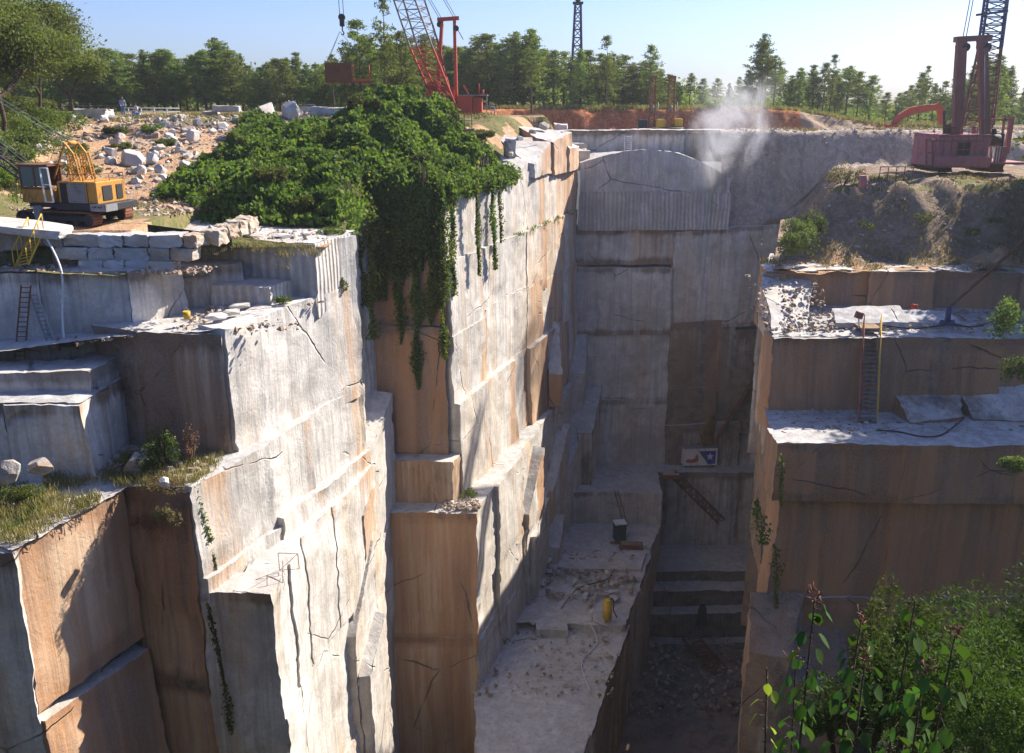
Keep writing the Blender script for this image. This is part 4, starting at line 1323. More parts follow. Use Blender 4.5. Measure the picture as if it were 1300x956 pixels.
def scatter(n, x0, x1, y0, y1, h, seed, keep=None, dz=-.05):
    g = np.random.default_rng(seed)
    x, y = g.uniform(x0, x1, n), g.uniform(y0, y1, n)
    if keep is not None:
        k = keep(x, y); x, y = x[k], y[k]
    return np.stack([x, y, h(x, y) + dz], 1)


tufts('grass', scatter(2600, -45, -2, 78, 100, hL, 401, lambda x, y: n2(x, y, .3, 90) > -.1), .35, 7, M['dry'], 402, 'dry grass on the upper plateau', .06, .3)
tufts('grass', scatter(1500, -34, -9, 39, 56, hL, 403, lambda x, y: (n2(x, y, .5, 91) > .0) & ~((x > -30) & (x < -14) & (y > 39) & (y < 47))), .3, 8, M['dry'], 404, 'grass around the yellow crane and the block wall', .03, .2)
tufts('grass', scatter(1800, -60, -24, 46, 88, hL, 405, lambda x, y: x + .53 * y < -.3), .5, 7, M['shrub'], 406, 'green growth on the left bank', .05, .3)
tufts('grass', scatter(1500, 22, 60, 62, 70, hR, 407, lambda x, y: n2(x, y, .5, 92) > .0), .3, 7, M['dry'], 408, 'dry grass on the mound below the maroon crane', .04, .25)
tufts('grass', scatter(1400, 18, 60, 57.5, 62, hR, 409, lambda x, y: n2(x, y, .45, 93) > .1), .3, 7, M['dry'], 410, 'dry grass at the foot of the mound', .04, .25)
tufts('grass', scatter(2500, -10, 60, 113.6, 117, hB, 411), .6, 6, M['dry'], 412, 'dry grass along the top of the red bank', .08, .3)
tufts('grass', scatter(1300, 22, 80, 89.5, 95, lambda x, y: np.where(y < 93, hR(x, y), hB(x, y)), 413, lambda x, y: n2(x, y, .4, 94) > .1), .35, 6, M['dry'], 414, 'dry growth along the top of the earth wall', .05, .3)


def flat(z): return lambda x, y: z + 0 * x


def ledge_keep(x, y):
    return (x < -12.6 - .0 * y) & (y > 27.6 + 0 * x) & ~((x > -17.4 + (y - 27.3) * .42) & (y < 32.2)) & ((y < 33) | (x > -17))


tufts('grass', scatter(1500, -26, -12.6, 27.6, 35.4, flat(-15.05), 415, lambda x, y: ledge_keep(x, y) & (n2(x, y, .6, 95) > -.45)), .42, 15, M['dry'], 416, 'dry grass and brush on the near left ledge', .016, .14)
tufts('grass', scatter(320, -24, -17.8, 28.0, 31, flat(-15.05), 417, lambda x, y: n2(x, y, .8, 96) > -.1), .35, 12, M['shrub'], 418, 'green weeds among the dry grass of the near left ledge', .02, .14)

# shrubs and saplings on ledges
shrub('leafy_sapling', (-14.6, 33.6, -15.0), .75, 2.3, 2600, .10, M['shrub'], 501, 'yellow green sapling on the ledge against the dark near face', 'sapling', lobes=7)
shrub('dead_shrub', (-13.6, 34.2, -15.0), .55, 2.2, 900, .09, M['deadred'], 502, 'dead reddish shrub right of the yellow green sapling', 'shrub', aspect=.2)
shrub('shrub', (-15.6, 33.2, -15.0), .6, 1.1, 1300, .09, M['kudzu'], 503, 'small dark green shrub left of the sapling beside the grey boulder')
shrub('shrub', (-18.9, 30.4, -15.0), .85, .9, 2000, .09, M['kudzu'], 504, 'low green bush in the middle of the near left ledge')
shrub('shrub', (-21.0, 30.8, -15.0), .9, 1.0, 1800, .09, M['shrub'], 505, 'low bush at the left edge of the near left ledge')
shrub('brush', (-14.2, 32.1, -15.3), 1.1, .7, 2600, .16, M['dry'], 506, 'tangle of dry brush on the lip of the ledge', 'brush', aspect=.12, stem=False)
shrub('brush', (-14.5, 31.5, -17.2), .75, 1.7, 1500, .18, M['deadred'], 507, 'dead reddish brush hanging below the lip of the ledge', 'brush', aspect=.1, stem=False, ry=.3)
shrub('brush', (-13.9, 31.4, -16.5), .6, 1.2, 1200, .16, M['dry'], 508, 'dry yellowish tuft hanging below the lip of the ledge', 'brush', aspect=.12, stem=False, ry=.3)
shrub('shrub', (-8.8, 43.9, -9.7), .5, 1.2, 1300, .10, M['shrub'], 510, 'small bright shrub rooted in the joint at the far end of the near wall')
shrub('shrub', (-9.5, 44.5, -6.9), .9, .6, 1500, .10, M['shrub'], 511, 'low green shrub on top of the drilled block')
shrub('shrub', (-10.9, 39.8, -9.3), .5, .4, 700, .09, M['shrub'], 512, 'tiny green tuft on the top edge of the near wall')
shrub('shrub', (-2.9, 54.9, -26.7), .7, .7, 1200, .10, M['shrub'], 513, 'yellow green tuft in the notch of the sunlit wall')
shrub('shrub', G(1008, 322, 60), 2.0, 2.9, 6500, .15, M['shrub'], 514, 'bright green shrub on the shoulder left of the mound')
shrub('shrub', G(1034, 300, 62), 1.2, 2.2, 2500, .14, M['shrub'], 515, 'small upright shrub behind the bright green one', )
shrub('shrub', hit(1070, 236, hR), 1.4, 2.0, 1300, .15, M['dry'], 516, 'sparse yellow shrub left of the red drum')
shrub('shrub', hit(1175, 283, hR), .8, .9, 900, .12, M['shrub'], 517, 'small weed on the dark face of the mound')
for i, (x_, y_) in enumerate(((1100, 290), (1235, 300), (1262, 285))):
    shrub('shrub', hit(x_, y_, hR), .8, .7, 900, .12, M['kudzu'], 518 + i, ['low weed at the left of the mound face', 'dark low bush below the maroon crane', 'dark bush on the mound near the right edge'][i])
for i, (x_, y_, d, rx, rz) in enumerate(((1284, 410, 43.6, 1.0, 2.6), (1300, 470, 43.2, 1.0, 2.0), (1290, 590, 40.0, .7, 1.0))):
    P = G(x_, y_, d)
    shrub('shrub', (P.x, P.y, P.z - rz * .5), rx * 1.2, rz * 1.25, 1900, .15, M['kudzu'], 530 + i,
          ['green bush hanging at the right edge beside the upper bench', 'lower bush at the right edge', 'small bright sprig at the right edge'][i], ry=.5, stem=False, lobes=14)
for i, (x_, y_, yb, d, w0, w1, lab) in enumerate(((964, 632, 690, 44.6, .9, .5, 'leafy growth trailing down the corner of the right wall above the pit'), (984, 690, 770, 44.2, .5, .3, 'long thin growth low on the corner of the right wall'), (990, 575, 640, 44.6, .35, .2, 'thin growth under the corner of the lower right bench'))):
    P = G(x_, y_, d); B = G(x_, yb, d)
    strand(P.x, P.y, P.z, B.z, w0, w1, 545 + i, lab, 130, th=.2, ls=.16, dx=.3, group='growth hanging on the right wall corner')
# weeds along the ledge line of the lit wall
ww = []
for i in range(70):
    t = i / 70.0
    y = 67 + t * 16
    if math.sin(i * .45) + .6 * math.sin(i * 1.3) < .1: continue
    ww.append((XR(y) + .75, y, -10.35 + .1 * math.sin(i)))
tufts('grass', ww, .28, 10, M['shrub'], 540, 'green weeds along the ledge line of the sunlit wall', .03, .2)

# feathery bushes on the near slope, lower right
for i, (x_, y_, d, rx, rz, nl, lab) in enumerate((
        (1178, 668, 13.5, 1.0, 4.8, 12000, 'tall feathery bush in the lower right foreground'), (1270, 690, 14.5, 1.3, 4.2, 15000, 'feathery bush beside the right edge of the foreground'),
        (1130, 770, 13.0, .9, 2.8, 8000, 'lower feathery bush left of the tall one'), (1230, 745, 12.0, 1.3, 3.2, 12000, 'feathery bush in front of the two tall ones'),
        (1335, 665, 13.5, 1.2, 5.0, 8000, 'feathery bush cut by the right edge'), (1075, 850, 12.5, .8, 1.7, 5000, 'small feathery bush at the left end of the foreground growth'), (1290, 800, 10.5, 1.2, 2.4, 8000, 'dark feathery bush in the lower right corner'))):
    P = G(x_, y_, d)
    shrub('feathery_bush', (P.x, P.y, P.z - rz), rx, rz, nl, .10, M['willow'], 560 + i, lab, 'bush', 'feathery bushes in the lower right foreground', lobes=11, aspect=.22)


# leafy shoots right in front of the camera
def shoot(top, base, nl, ls, seed, label, mat='bigleaf', dead=True):
    rn = random.Random(seed)
    root = empty('leafy_shoot', base, 0, label, 'shoot', 'large leaved shoots in the foreground')
    T = Vector(top) - Vector(base)
    st = MB()
    cur = [Vector((0, 0, 0)).lerp(T, k / 6) + Vector((.04 * math.sin(k * 1.3 + seed), 0, 0)) for k in range(7)]
    st.path(cur, .016, 5, .006)
    for k in range(nl):
        t = 1 - (k + .5) / nl * min(.9, 1.35 / T.length)
        p = cur[0].lerp(cur[-1], t)
        a = rn.uniform(0, 6.28)
        dr = Vector((math.cos(a), math.sin(a) * .8, rn.uniform(-.35, .15))).normalized()
        tip0 = p + dr * ls * rn.uniform(.35, .6)
        st.tube(p, tip0, .004, .003, 4, False)
        dn = (dr * .6 + Vector((0, 0, -1)) * rn.uniform(.5, 1.2)).normalized()
        side = dn.cross(Vector((rn.uniform(-.4, .4), rn.uniform(-.4, .4), 1))).normalized()
        nrm_ = side.cross(dn).normalized()
        s = ls * rn.uniform(.7, 1.15)
        prof = [(0, .0), (.12, .20), (.3, .33), (.5, .34), (.7, .25), (.87, .11), (1, 0)]
        mb = MB(); vs_ = []
        for (u_, w_) in prof:
            c = tip0 + dn * s * u_ + nrm_ * (-.16 * s * u_ * u_)
            vs_ += [c - side * s * w_ + nrm_ * .05 * s * (w_ > 0), c, c + side * s * w_ + nrm_ * .05 * s * (w_ > 0)]
        fs = []
        for q in range(len(prof) - 1):
            b0 = q * 3
            fs += [[b0, b0 + 1, b0 + 4, b0 + 3], [b0 + 1, b0 + 2, b0 + 5, b0 + 4]]
        mb.add(vs_, fs, True)
        mb.build('leaf', M[mat], root)
    if dead:
        dd = MB()
        for _ in range(16):
            q = cur[-1] + Vector((rn.gauss(0, .02), rn.gauss(0, .02), rn.uniform(-.03, .07)))
            dd.tube(q, q + Vector((rn.gauss(0, .03), rn.gauss(0, .03), rn.uniform(.0, .06))), .006, .003, 4)
        dd.build('seed_head', M['deadred'], root)
    st.build('stem', M['bark'], root)
    return root


for i, (x_, y_, d, nl, mt_, lab) in enumerate((
        (1042, 760, 5.2, 12, 'bigleaf', 'dark leafy shoot with a brown tip, tallest at the left of the foreground'), (1098, 790, 4.8, 10, 'bigleaf', 'sunlit shoot with reddish tip between the two dark shoots'),
        (1160, 762, 5.4, 12, 'bigleaf', 'dark glossy shoot below the tall feathery bush'), (1205, 806, 4.9, 10, 'bigleaf', 'shoot with a reddish seed head nearest the lower right corner'),
        (1092, 842, 4.6, 7, 'bigleaf', 'low shoot with silvery leaves at the bottom edge'), (1012, 838, 5.6, 8, 'bigleaf', 'low dark shoot beside the lime green leaves'),
        (982, 848, 4.4, 6, 'limeleaf', 'lime green leaves lit by the sun at the bottom edge'), (1180, 850, 5.0, 8, 'bigleaf', 'low dark shoot at the bottom edge under the feathery bush'))):
    T = G(x_, y_, d)
    nl = int(nl * 2.4)
    B = (T.x + random.uniform(-.15, .15), T.y + .1, float(hN(np.array([T.x]), np.array([T.y + .1]))[0]) - .1)
    o = shoot(T, B, nl, .125 if mt_ == 'bigleaf' else .10, 600 + i, lab, mt_, dead=(i not in (2, 6)))
# ------------------------------------------------------------------ boulders and cut blocks
def hull_mesh(name, seed, blocky=.5, mat=None):
    rn = random.Random(seed)
    bm = bmesh.new()
    n = 26
    for i in range(n):
        v = Vector((rn.gauss(0, 1), rn.gauss(0, 1), rn.gauss(0, 1))).normalized()
        m_ = max(abs(v.x), abs(v.y), abs(v.z))
        v = v.lerp(v / m_, blocky) * rn.uniform(.42, .5)
        bm.verts.new(v)
    # a few flat cuts
    bmesh.ops.convex_hull(bm, input=bm.verts)
    for k in range(5):
        nr = Vector((rn.gauss(0, 1), rn.gauss(0, 1), rn.gauss(0, .7))).normalized()
        res = bmesh.ops.bisect_plane(bm, geom=bm.verts[:] + bm.edges[:] + bm.faces[:], plane_co=nr * rn.uniform(.27, .36), plane_no=nr, clear_outer=True)
        ed = [e for e in bm.edges if e.is_boundary]
        if ed: bmesh.ops.holes_fill(bm, edges=ed)
    bmesh.ops.dissolve_limit(bm, angle_limit=.15, verts=bm.verts, edges=bm.edges)
    bmesh.ops.bevel(bm, geom=bm.edges[:], offset=.012, segments=1, affect='EDGES')
    bmesh.ops.triangulate(bm, faces=bm.faces)
    bmesh.ops.recalc_face_normals(bm, faces=bm.faces)
    me = bpy.data.meshes.new(name)
    bm.to_mesh(me); bm.free()
    me.materials.append(mat or M['stone'])
    return me


BM = [hull_mesh('boulder', 40 + i, .35 + .09 * (i % 6)) for i in range(9)]
BR_ = [hull_mesh('rock_chunk', 60 + i, .3 + .1 * (i % 5), M['rubble']) for i in range(6)]


def boulder(loc, size, label, group=None, me=None, name='boulder', rot=None, cat='boulder'):
    o = bpy.data.objects.new(name, me or random.choice(BM))
    col.objects.link(o)
    o.location = loc
    o.scale = size if hasattr(size, '__len__') else (size, size * random.uniform(.7, 1), size * random.uniform(.55, .9))
    o.rotation_euler = rot or (random.uniform(-.4, .4), random.uniform(-.4, .4), random.uniform(0, 6.28))
    return tag(o, label, cat, group)


def pxs(px, d): return px * d / FPX          # size in metres of px pixels at depth d


for (x_, y_, w_, lab) in (
        (168, 209, 30, 'big white angular boulder on the slope right of the yellow crane'), (194, 208, 22, 'pointed white boulder beside the biggest white one'),
        (240, 220, 24, 'dark grey cube shaped boulder lying in the creeper'), (142, 198, 18, 'pale block above the yellow crane gantry'),
        (149, 184, 16, 'bluish boulder on top of the pale block above the gantry'), (245, 178, 20, 'white shard standing among the rubble upper centre'),
        (155, 170, 14, 'small white boulder under the people on the plateau'), (317, 176, 12, 'white boulder poking out of the creeper top'),
        (318, 192, 11, 'lower white boulder in the creeper'), (19, 230, 26, 'large grey block behind the lattice boom at left'), (40, 250, 24, 'flat pale boulder left of the yellow cab'),
        (283, 164, 17, 'white boulder at the top right of the rubble'), (251, 160, 15, 'pale boulder near the top of the rubble'), (352, 139, 34, 'brightest white pointed rock of the pile on the plateau'),
        (370, 148, 32, 'white rock leaning right of the brightest pointed one'), (338, 149, 26, 'flat grey slab rock left of the white pile'), (385, 147, 14, 'small pale rock at the right of the white pile'),
        (203, 220, 18, 'brown grey boulder between the white boulders and the creeper'), (180, 222, 22, 'low broad boulder beneath the white boulders'), (220, 182, 14, 'grey boulder in the middle of the rubble'),
        (270, 170, 13, 'small pale shard in the upper rubble'), (300, 155, 12, 'pale rock at the edge of the plateau'), (48, 192, 15, 'pale rock on the slope under the green bank'), (84, 205, 17, 'grey boulder above the yellow cab roof'),
        (96, 190, 16, 'grey boulder higher up the slope behind the cab'), (64, 214, 14, 'brown rock behind the cab windows')):
    P = hit(x_, y_, hL)
    s = pxs(w_, P.y)
    boulder((P.x, P.y, P.z + s * .22), (s * 1.15, s * .9, s * random.uniform(.8, 1.05)), lab)
for i in range(130):
    x_, y_ = random.uniform(60, 330), random.uniform(146, 250)
    if y_ > 146 + (330 - x_) * .62 + 8: continue
    if x_ < 110 and y_ < 160: continue
    P = hit(x_, y_, hL)
    s = pxs(random.choice([4, 5, 6, 8, 9, 11, 13, 16]), P.y)
    boulder((P.x, P.y, P.z + s * .1), s, 'angular granite chunk in the rubble slope behind the yellow crane', 'loose chunks on the rubble slope', me=random.choice(BM + BR_), name='rock_chunk')
for i in range(24):
    x_, y_ = random.uniform(70, 320), random.uniform(150, 245)
    if y_ > 146 + (330 - x_) * .6 + 5: continue
    P = hit(x_, y_, hL)
    s = pxs(random.uniform(13, 22), P.y)
    boulder((P.x, P.y, P.z + s * .12), (s, s * random.uniform(.6, .9), s * random.uniform(.5, .9)), 'larger squared granite block half buried in the rubble slope', 'larger blocks on the rubble slope', me=random.choice(BM))
for i in range(40):
    x_, y_ = random.uniform(300, 440), random.uniform(143, 152)
    P = hit(x_, y_, hL)
    s = pxs(random.choice([4, 5, 6, 8]), P.y)
    boulder((P.x, P.y, P.z + s * .1), s, 'small pale rock along the plateau edge above the creeper', 'small rocks along the plateau edge', name='rock_chunk')


def gravel(name, pts, smin, smax, mat, seed, label):
    """thousands of small angular stones as one object"""
    g = np.random.default_rng(seed)
    base = np.array([(-.5, -.4, -.3), (.5, -.5, -.35), (.45, .5, -.3), (-.5, .45, -.35), (-.35, -.3, .35), (.4, -.25, .25), (.25, .4, .4), (-.3, .3, .3)])
    fb = np.array([(3, 2, 1, 0), (4, 5, 6, 7), (0, 1, 5, 4), (1, 2, 6, 5), (2, 3, 7, 6), (3, 0, 4, 7)])
    P = np.asarray(pts, float); n = len(P)
    s = smin + (smax - smin) * g.uniform(0, 1, n) ** 2.5
    J = base[None] + g.normal(0, .12, (n, 8, 3))
    a = g.uniform(0, 6.28, n); b = g.uniform(-.6, .6, n)
    ca, sa, cb_, sb = np.cos(a), np.sin(a), np.cos(b), np.sin(b)
    Rm = np.stack([np.stack([ca, -sa * cb_, sa * sb], 1), np.stack([sa, ca * cb_, -ca * sb], 1), np.stack([0 * a, sb, cb_], 1)], 1)
    J = J * s[:, None, None] * np.stack([np.ones(n), g.uniform(.5, 1, n), g.uniform(.4, .9, n)], 1)[:, None, :]
    V = np.einsum('nij,nkj->nki', Rm, J) + P[:, None, :]
    F = fb[None] + (np.arange(n) * 8)[:, None, None]
    o = fast_mesh(name, V.reshape(-1, 3), F.reshape(-1, 4), mat)
    return tag(o, label, 'rubble', kind='stuff')


gmat, gnt_, gb_ = newmat('gravel_stone')
k_ = N(gnt_); geo_ = k_.node('ShaderNodeNewGeometry')
c_ = k_.mix(geo_.outputs['Random Per Island'], (.20, .14, .09), (.54, .47, .40))
c_ = k_.mix(k_.ramp(k_.noise(geo_.outputs['Position'], .9, 3), .5, .65, 0, .6), c_, (.36, .22, .12))
k_.put(gb_.inputs['Base Color'], c_)
M['gravel'] = gmat
gravel('rubble', scatter(3000, -38, -17, 47, 84, hL, 700, lambda x, y: n2(x, y, .35, 97) > -.45, dz=.02), .10, .6, M['gravel'], 701, 'small broken stones covering the rubble slope')
gravel('rubble', scatter(1500, -30, -6, 70, 86, hL, 702, dz=.02), .08, .45, M['gravel'], 703, 'small stones along the upper plateau edge')
gravel('rubble', scatter(700, -26, -13.5, 37.6, 39.4, hL, 704, dz=.0), .06, .3, M['gravel'], 705, 'stones at the foot of the block wall')
gravel('rubble', scatter(900, -19, -9.2, 35.7, 41.5, lambda x, y: -9.55 - .12 * np.maximum(0, -14 - x), 706, lambda x, y: (y < 36.9) | (n2(x, y, .6, 98) > .1), dz=.0), .04, .30, M['gravel'], 707, 'broken stone along the path of the left bench')
gravel('rubble', scatter(900, -28, -17.7, 33.6, 37, flat(-15.0), 708, dz=.0), .06, .42, M['gravel'], 709, 'broken stone at the foot of the left ledge')
gravel('rubble', scatter(340, -17.2, -13, 33.2, 36, flat(-14.95), 710, dz=.0), .05, .35, M['gravel'], 711, 'broken stone under the dark near face')
gravel('rubble', scatter(900, 16, 34, 50.8, 57, flat(-13.65), 712, dz=.0), .05, .35, M['gravel'], 713, 'stone chips on the upper right bench')
gravel('rubble', scatter(500, 15.5, 34, 46.5, 50.4, flat(-18.5), 714, dz=.0), .05, .28, M['gravel'], 715, 'stone chips on the lower right bench')
gravel('rubble', scatter(800, -1.5, 11, 63, 71, flat(-39.7), 716, lambda x, y: n2(x, y, .6, 99) > -.05, dz=.0), .05, .5, M['gravel'], 717, 'broken stone scattered on the pit floor')
gravel('rubble', scatter(260, -16.5, -9.2, 42.6, 46.5, lambda x, y: -6.72 + 0 * x, 732, lambda x, y: y > 43.7 - .285 * (x + 17.5) + .2, dz=.0), .04, .25, M['gravel'], 733, 'stone chips on the drilled block top')
gravel('rubble', scatter(500, -3, 8, 52, 62, flat(-40.55), 718, dz=.0), .04, .3, M['gravel'], 719, 'stone chips on the near pit floor')
gravel('rubble', scatter(900, 9, 22, 62, 73, flat(-50.2), 720, dz=.0), .06, .5, M['gravel'], 721, 'broken stone in the bottom of the trench')
gravel('rubble', scatter(900, 20, 60, 57.6, 72, hR, 722, dz=.02), .05, .35, M['gravel'], 723, 'stones on the mound under the maroon crane')
gravel('rubble', scatter(900, 22, 60, 87, 93, hR, 724, dz=.02), .08, .4, M['gravel'], 725, 'stones along the crest of the earth wall')
gravel('rubble', scatter(700, 5, 34, 93, 111, hB, 726, dz=.02), .08, .4, M['gravel'], 727, 'stones on the ground before the red clay bank')
gravel('rubble', scatter(120, -4.8, -2.2, 53.1, 54.5, flat(-26.6), 728, dz=.0), .08, .4, M['gravel'], 729, 'broken stone in the notch of the sunlit wall')
gravel('rubble', scatter(320, 15.8, 20.5, 51.5, 58, lambda x, y: -13.8 + (y - 52) * .38 + 0 * x, 730, dz=.05), .06, .4, M['gravel'], 731, 'rubble on the sloping shoulder of the right bench')

# weathered stones on the outcrop at the wall corner
for i, (x_, y_, w_, d, mt_) in enumerate(((660, 178, 12, 76, 0), (690, 160, 14, 80, 1), (712, 170, 12, 81, 0), (676, 168, 10, 78, 1), (648, 196, 9, 71, 0))):
    P = G(x_, y_, d)
    boulder(P, pxs(w_, d) * 1.1, ['pale stone above the creeper edge at the wall top', 'brown stone on top of the outcrop', 'pale stone crowning the far wall corner', 'brown stone behind the outcrop lip', 'small pale stone at the wall edge beside the creeper'][i], me=(BR_ if mt_ else BM)[i % 6])
for i in range(26):
    x_, y_ = random.uniform(1055, 1290), random.uniform(225, 325)
    P = hit(x_, y_, hR)
    boulder((P.x, P.y, P.z + .05), pxs(random.choice([3, 4, 5, 7, 9]), P.y) * 1.1, 'loose stone on the face of the mound below the maroon crane', 'loose stones on the mound', me=random.choice(BR_), name='rock_chunk')
for i in range(30):
    y = random.uniform(62.5, 68.5); x = random.uniform(-1.0 + (y - 61) * .33, 8.5 + (y - 61) * .33)
    boulder((x, y, -39.75), (random.uniform(.5, 1.5), random.uniform(.4, 1.0), random.uniform(.15, .4)), 'flat broken slab among the rubble across the pit floor', 'broken slabs on the pit floor', me=random.choice(BM + BR_), name='flat_stone', cat='slab', rot=(random.uniform(-.2, .2), random.uniform(-.2, .2), random.uniform(0, 6)))
gravel('rubble', scatter(900, -26, -12, 44.5, 49.5, hL, 734, dz=.02), .05, .4, M['gravel'], 735, 'stones behind the yellow crane at the foot of the slope')
# prominent ledge boulders
boulder(G(172, 590, 33.2) + Vector((0, 0, 0)), (1.15, 1.2, 1.25), 'brown squared boulder on the near left ledge', rot=(.2, .3, .5), me=BR_[0])
boulder(G(209, 613, 31.6), (.5, .5, .5), 'small pale stone on the lip of the ledge', rot=(.1, .1, .3))
boulder(G(52, 592, 31.5), (1.1, .8, .7), 'grey flat boulder at the back of the near left ledge', rot=(.1, .2, .3), me=BR_[1])
boulder(G(8, 603, 29.6), (.9, .7, 1.3), 'brown slanted stone at the left edge of the near ledge', rot=(.1, .5, .1), me=BR_[3])
for i, (x_, y_, w_, lab) in enumerate(((192, 350, 18, 'brown boulder in the pocket beside the drilled block'), (205, 366, 13, 'white stone in the pocket'), (182, 392, 22, 'brown boulder at the foot of the pocket'), (215, 345, 17, 'pale boulder on the crest above the pocket'), (155, 412, 14, 'pale stone on the bench path'), (172, 405, 12, 'small stone on the bench path'), (196, 388, 14, 'grey stone below the drilled block'))):
    d = 39.6 if y_ > 380 else 41
    boulder(G(x_, y_, d), pxs(w_, d) * 1.1, lab, me=BR_[i % 6] if 'brown' in lab else None)
for i, (x_, y_, d, sx, sy, sz, lab) in enumerate(((303, 388, 38.6, 1.6, .5, .3, 'flat slab lying on the edge of the near wall'), (292, 396, 37.4, 1.3, .6, .35, 'second slab lying below the flat one'), (274, 402, 36.6, 1.2, .6, .35, 'lowest slab on the edge of the near wall'))):
    boulder(G(x_, y_, d), (sx, sy, sz), lab, rot=(.05, .1, .9), name='flat_stone', cat='slab')
for i, (x, y, w_, lab) in enumerate(((-13.2, 44.0, 1.5, 'flat grey stone on top of the drilled block'), (-11.6, 43.4, 1.2, 'thin slab at the front of the drilled block top'), (-10.6, 44.2, .8, 'small stone near the corner of the drilled block top'))):
    boulder((x, y, -6.65), (w_, w_ * .6, .25), lab, rot=(.08, .05, .4 * i), name='flat_stone')
for i, (x_, y_, w_, lab) in enumerate(((697, 712, 15, 'upturned slab of stone at the left of the pit floor'), (704, 722, 12, 'smaller stone beside the upturned slab'), (770, 726, 8, 'small loose stone in the middle of the pit floor'), (730, 737, 9, 'stone among the rubble of the pit floor'), (752, 776, 12, 'slab corner left of the yellow tank'), (676, 790, 10, 'dark stone at the left edge of the pit floor'))):
    d = {712: 68, 722: 67}.get(y_, 64 if y_ < 760 else 60)
    P = G(x_, y_, d); P.z = max(P.z, -39.9)
    boulder(P, pxs(w_, d), lab)


def cut_block(name, c, size, rz, mat, label, cat, group=None, bev=.05, rot=None):
    mb = MB()
    # rough quarried block: subdivided and chipped box
    bm = bmesh.new()
    bmesh.ops.create_cube(bm, size=1)
    bmesh.ops.subdivide_edges(bm, edges=bm.edges[:], cuts=3, use_grid_fill=True)
    for v in bm.verts:
        v.co = Vector((v.co.x * size[0], v.co.y * size[1], v.co.z * size[2]))
        e = sum(1 for a, s in zip(v.co, size) if abs(abs(a) - s / 2) < 1e-4)
        j = .018 * min(size) * (1 + e)
        v.co += Vector((random.gauss(0, j), random.gauss(0, j), random.gauss(0, j)))
        if e >= 2: v.co *= 1 - random.uniform(0, .05)
    me = bpy.data.meshes.new(name); bm.to_mesh(me); bm.free()
    me.materials.append(mat)
    o = bpy.data.objects.new(name, me); col.objects.link(o)
    o.location = c; o.rotation_euler = rot or (0, 0, rz)
    return tag(o, label, cat, group)


# block wall under the yellow crane
for row, (zc, n, xa, xb) in enumerate(((-6.17, 8, -22.4, -14.1), (-6.77, 8, -20.6, -14.3), (-7.33, 6, -19.6, -15.2))):
    x = xa; i = 0
    while x < xb - .4:
        w = min(random.uniform(.9, 1.75), xb - x)
        if xb - x - w < .5: w = xb - x
        y = 39.15 - .12 * row + random.uniform(-.08, .08) + (.035 * (x + 14.1) ** 2 * .12)
        cut_block('granite_block', (x + w / 2, y, zc), (w - .05, 1.0, .56), random.uniform(-.04, .04), random.choice([M['stone'], M['stone'], M['stone_warm']]),
                  '%s granite block in the %s course of the block wall below the yellow crane' % ('pale' if row < 2 else 'mossy', ('top', 'middle', 'bottom')[row]), 'block', 'granite blocks of the dry wall under the yellow crane')
        x += w; i += 1
for i in range(4):
    cut_block('granite_block', (-13.9 + .15 * i, 40.3 + i * 1.15, -6.2 + .03 * i), (1.1, .9, .7), 1.5, M['stone_warm'], 'block in the short return at the right end of the block wall', 'block', 'return of the block wall')
cut_block('flat_stone', G(33, 289, 38.8) , (3.6, 1.5, .35), .05, M['stone'], 'wide pale slab at the left end of the block wall above the yellow stairs', 'slab', rot=(.1, .12, .05))
cut_block('granite_block', G(22, 306, 39.3), (1.8, 1.0, .8), .1, M['stone_warm'], 'dark block beneath the wide slab', 'block')
# cut blocks on the plateau
for (x_, y_, w_, h_, d, lab) in ((119, 144, 42, 10, 80, 'long grey cut block on the plateau left of the people'), (288, 138, 32, 7, 85, 'long cut block on the plateau above the rubble'), (268, 143, 18, 4, 86, 'low cut block left of the long one'),
                                 (418, 142, 44, 10, 84, 'grey cut block behind the creeper top'), (398, 138, 26, 5, 87, 'flat slab behind the white rock pile'),
                                 (736, 172, 26, 8, 103, 'cut block in front of the red bank at left'), (766, 168, 20, 7, 106, 'white cut block in front of the red bank'), (712, 163, 16, 10, 97, 'cut block above the wall corner'),
                                 (833, 170, 22, 7, 104, 'grey block at the foot of the rig masts'), (800, 171, 14, 5, 105, 'greenish block between the white block and the rigs'), (648, 188, 12, 24, 72.5, 'narrow upright block at the edge above the sunlit wall')):
    P = G(x_, y_, d)
    cut_block('granite_block', P, (pxs(w_, d), 1.6, pxs(h_, d)), random.uniform(-.15, .15), M['stone'], lab, 'block')
for (x_, y_, w_, h_, d, lab) in ((729, 199, 18, 13, 88, 'cut block standing on the step behind the corner'), (737, 206, 16, 9, 87, 'low block in front of the standing one'),):
    cut_block('granite_block', G(x_, y_, d), (pxs(w_, d), 1.4, pxs(h_, d)), .1, M['stone'], lab, 'block')
cut_block('granite_block', G(905, 863, 68.5), (pxs(32, 68), 2.2, 1.0), .2, M['stone'], 'pale cut block at the lower end of the rusty rack in the trench', 'block')


# ------------------------------------------------------------------ machines
def part(mb, name, mat, root):
    L = root.location
    mb.v = [(v[0] - L.x, v[1] - L.y, v[2] - L.z) for v in mb.v]
    return mb.build(name, mat, root)


def subpart(mb, name, mat, par):
    root = par.parent
    L = root.location
    mb.v = [(v[0] - L.x, v[1] - L.y, v[2] - L.z) for v in mb.v]
    return mb.build(name, mat, par)


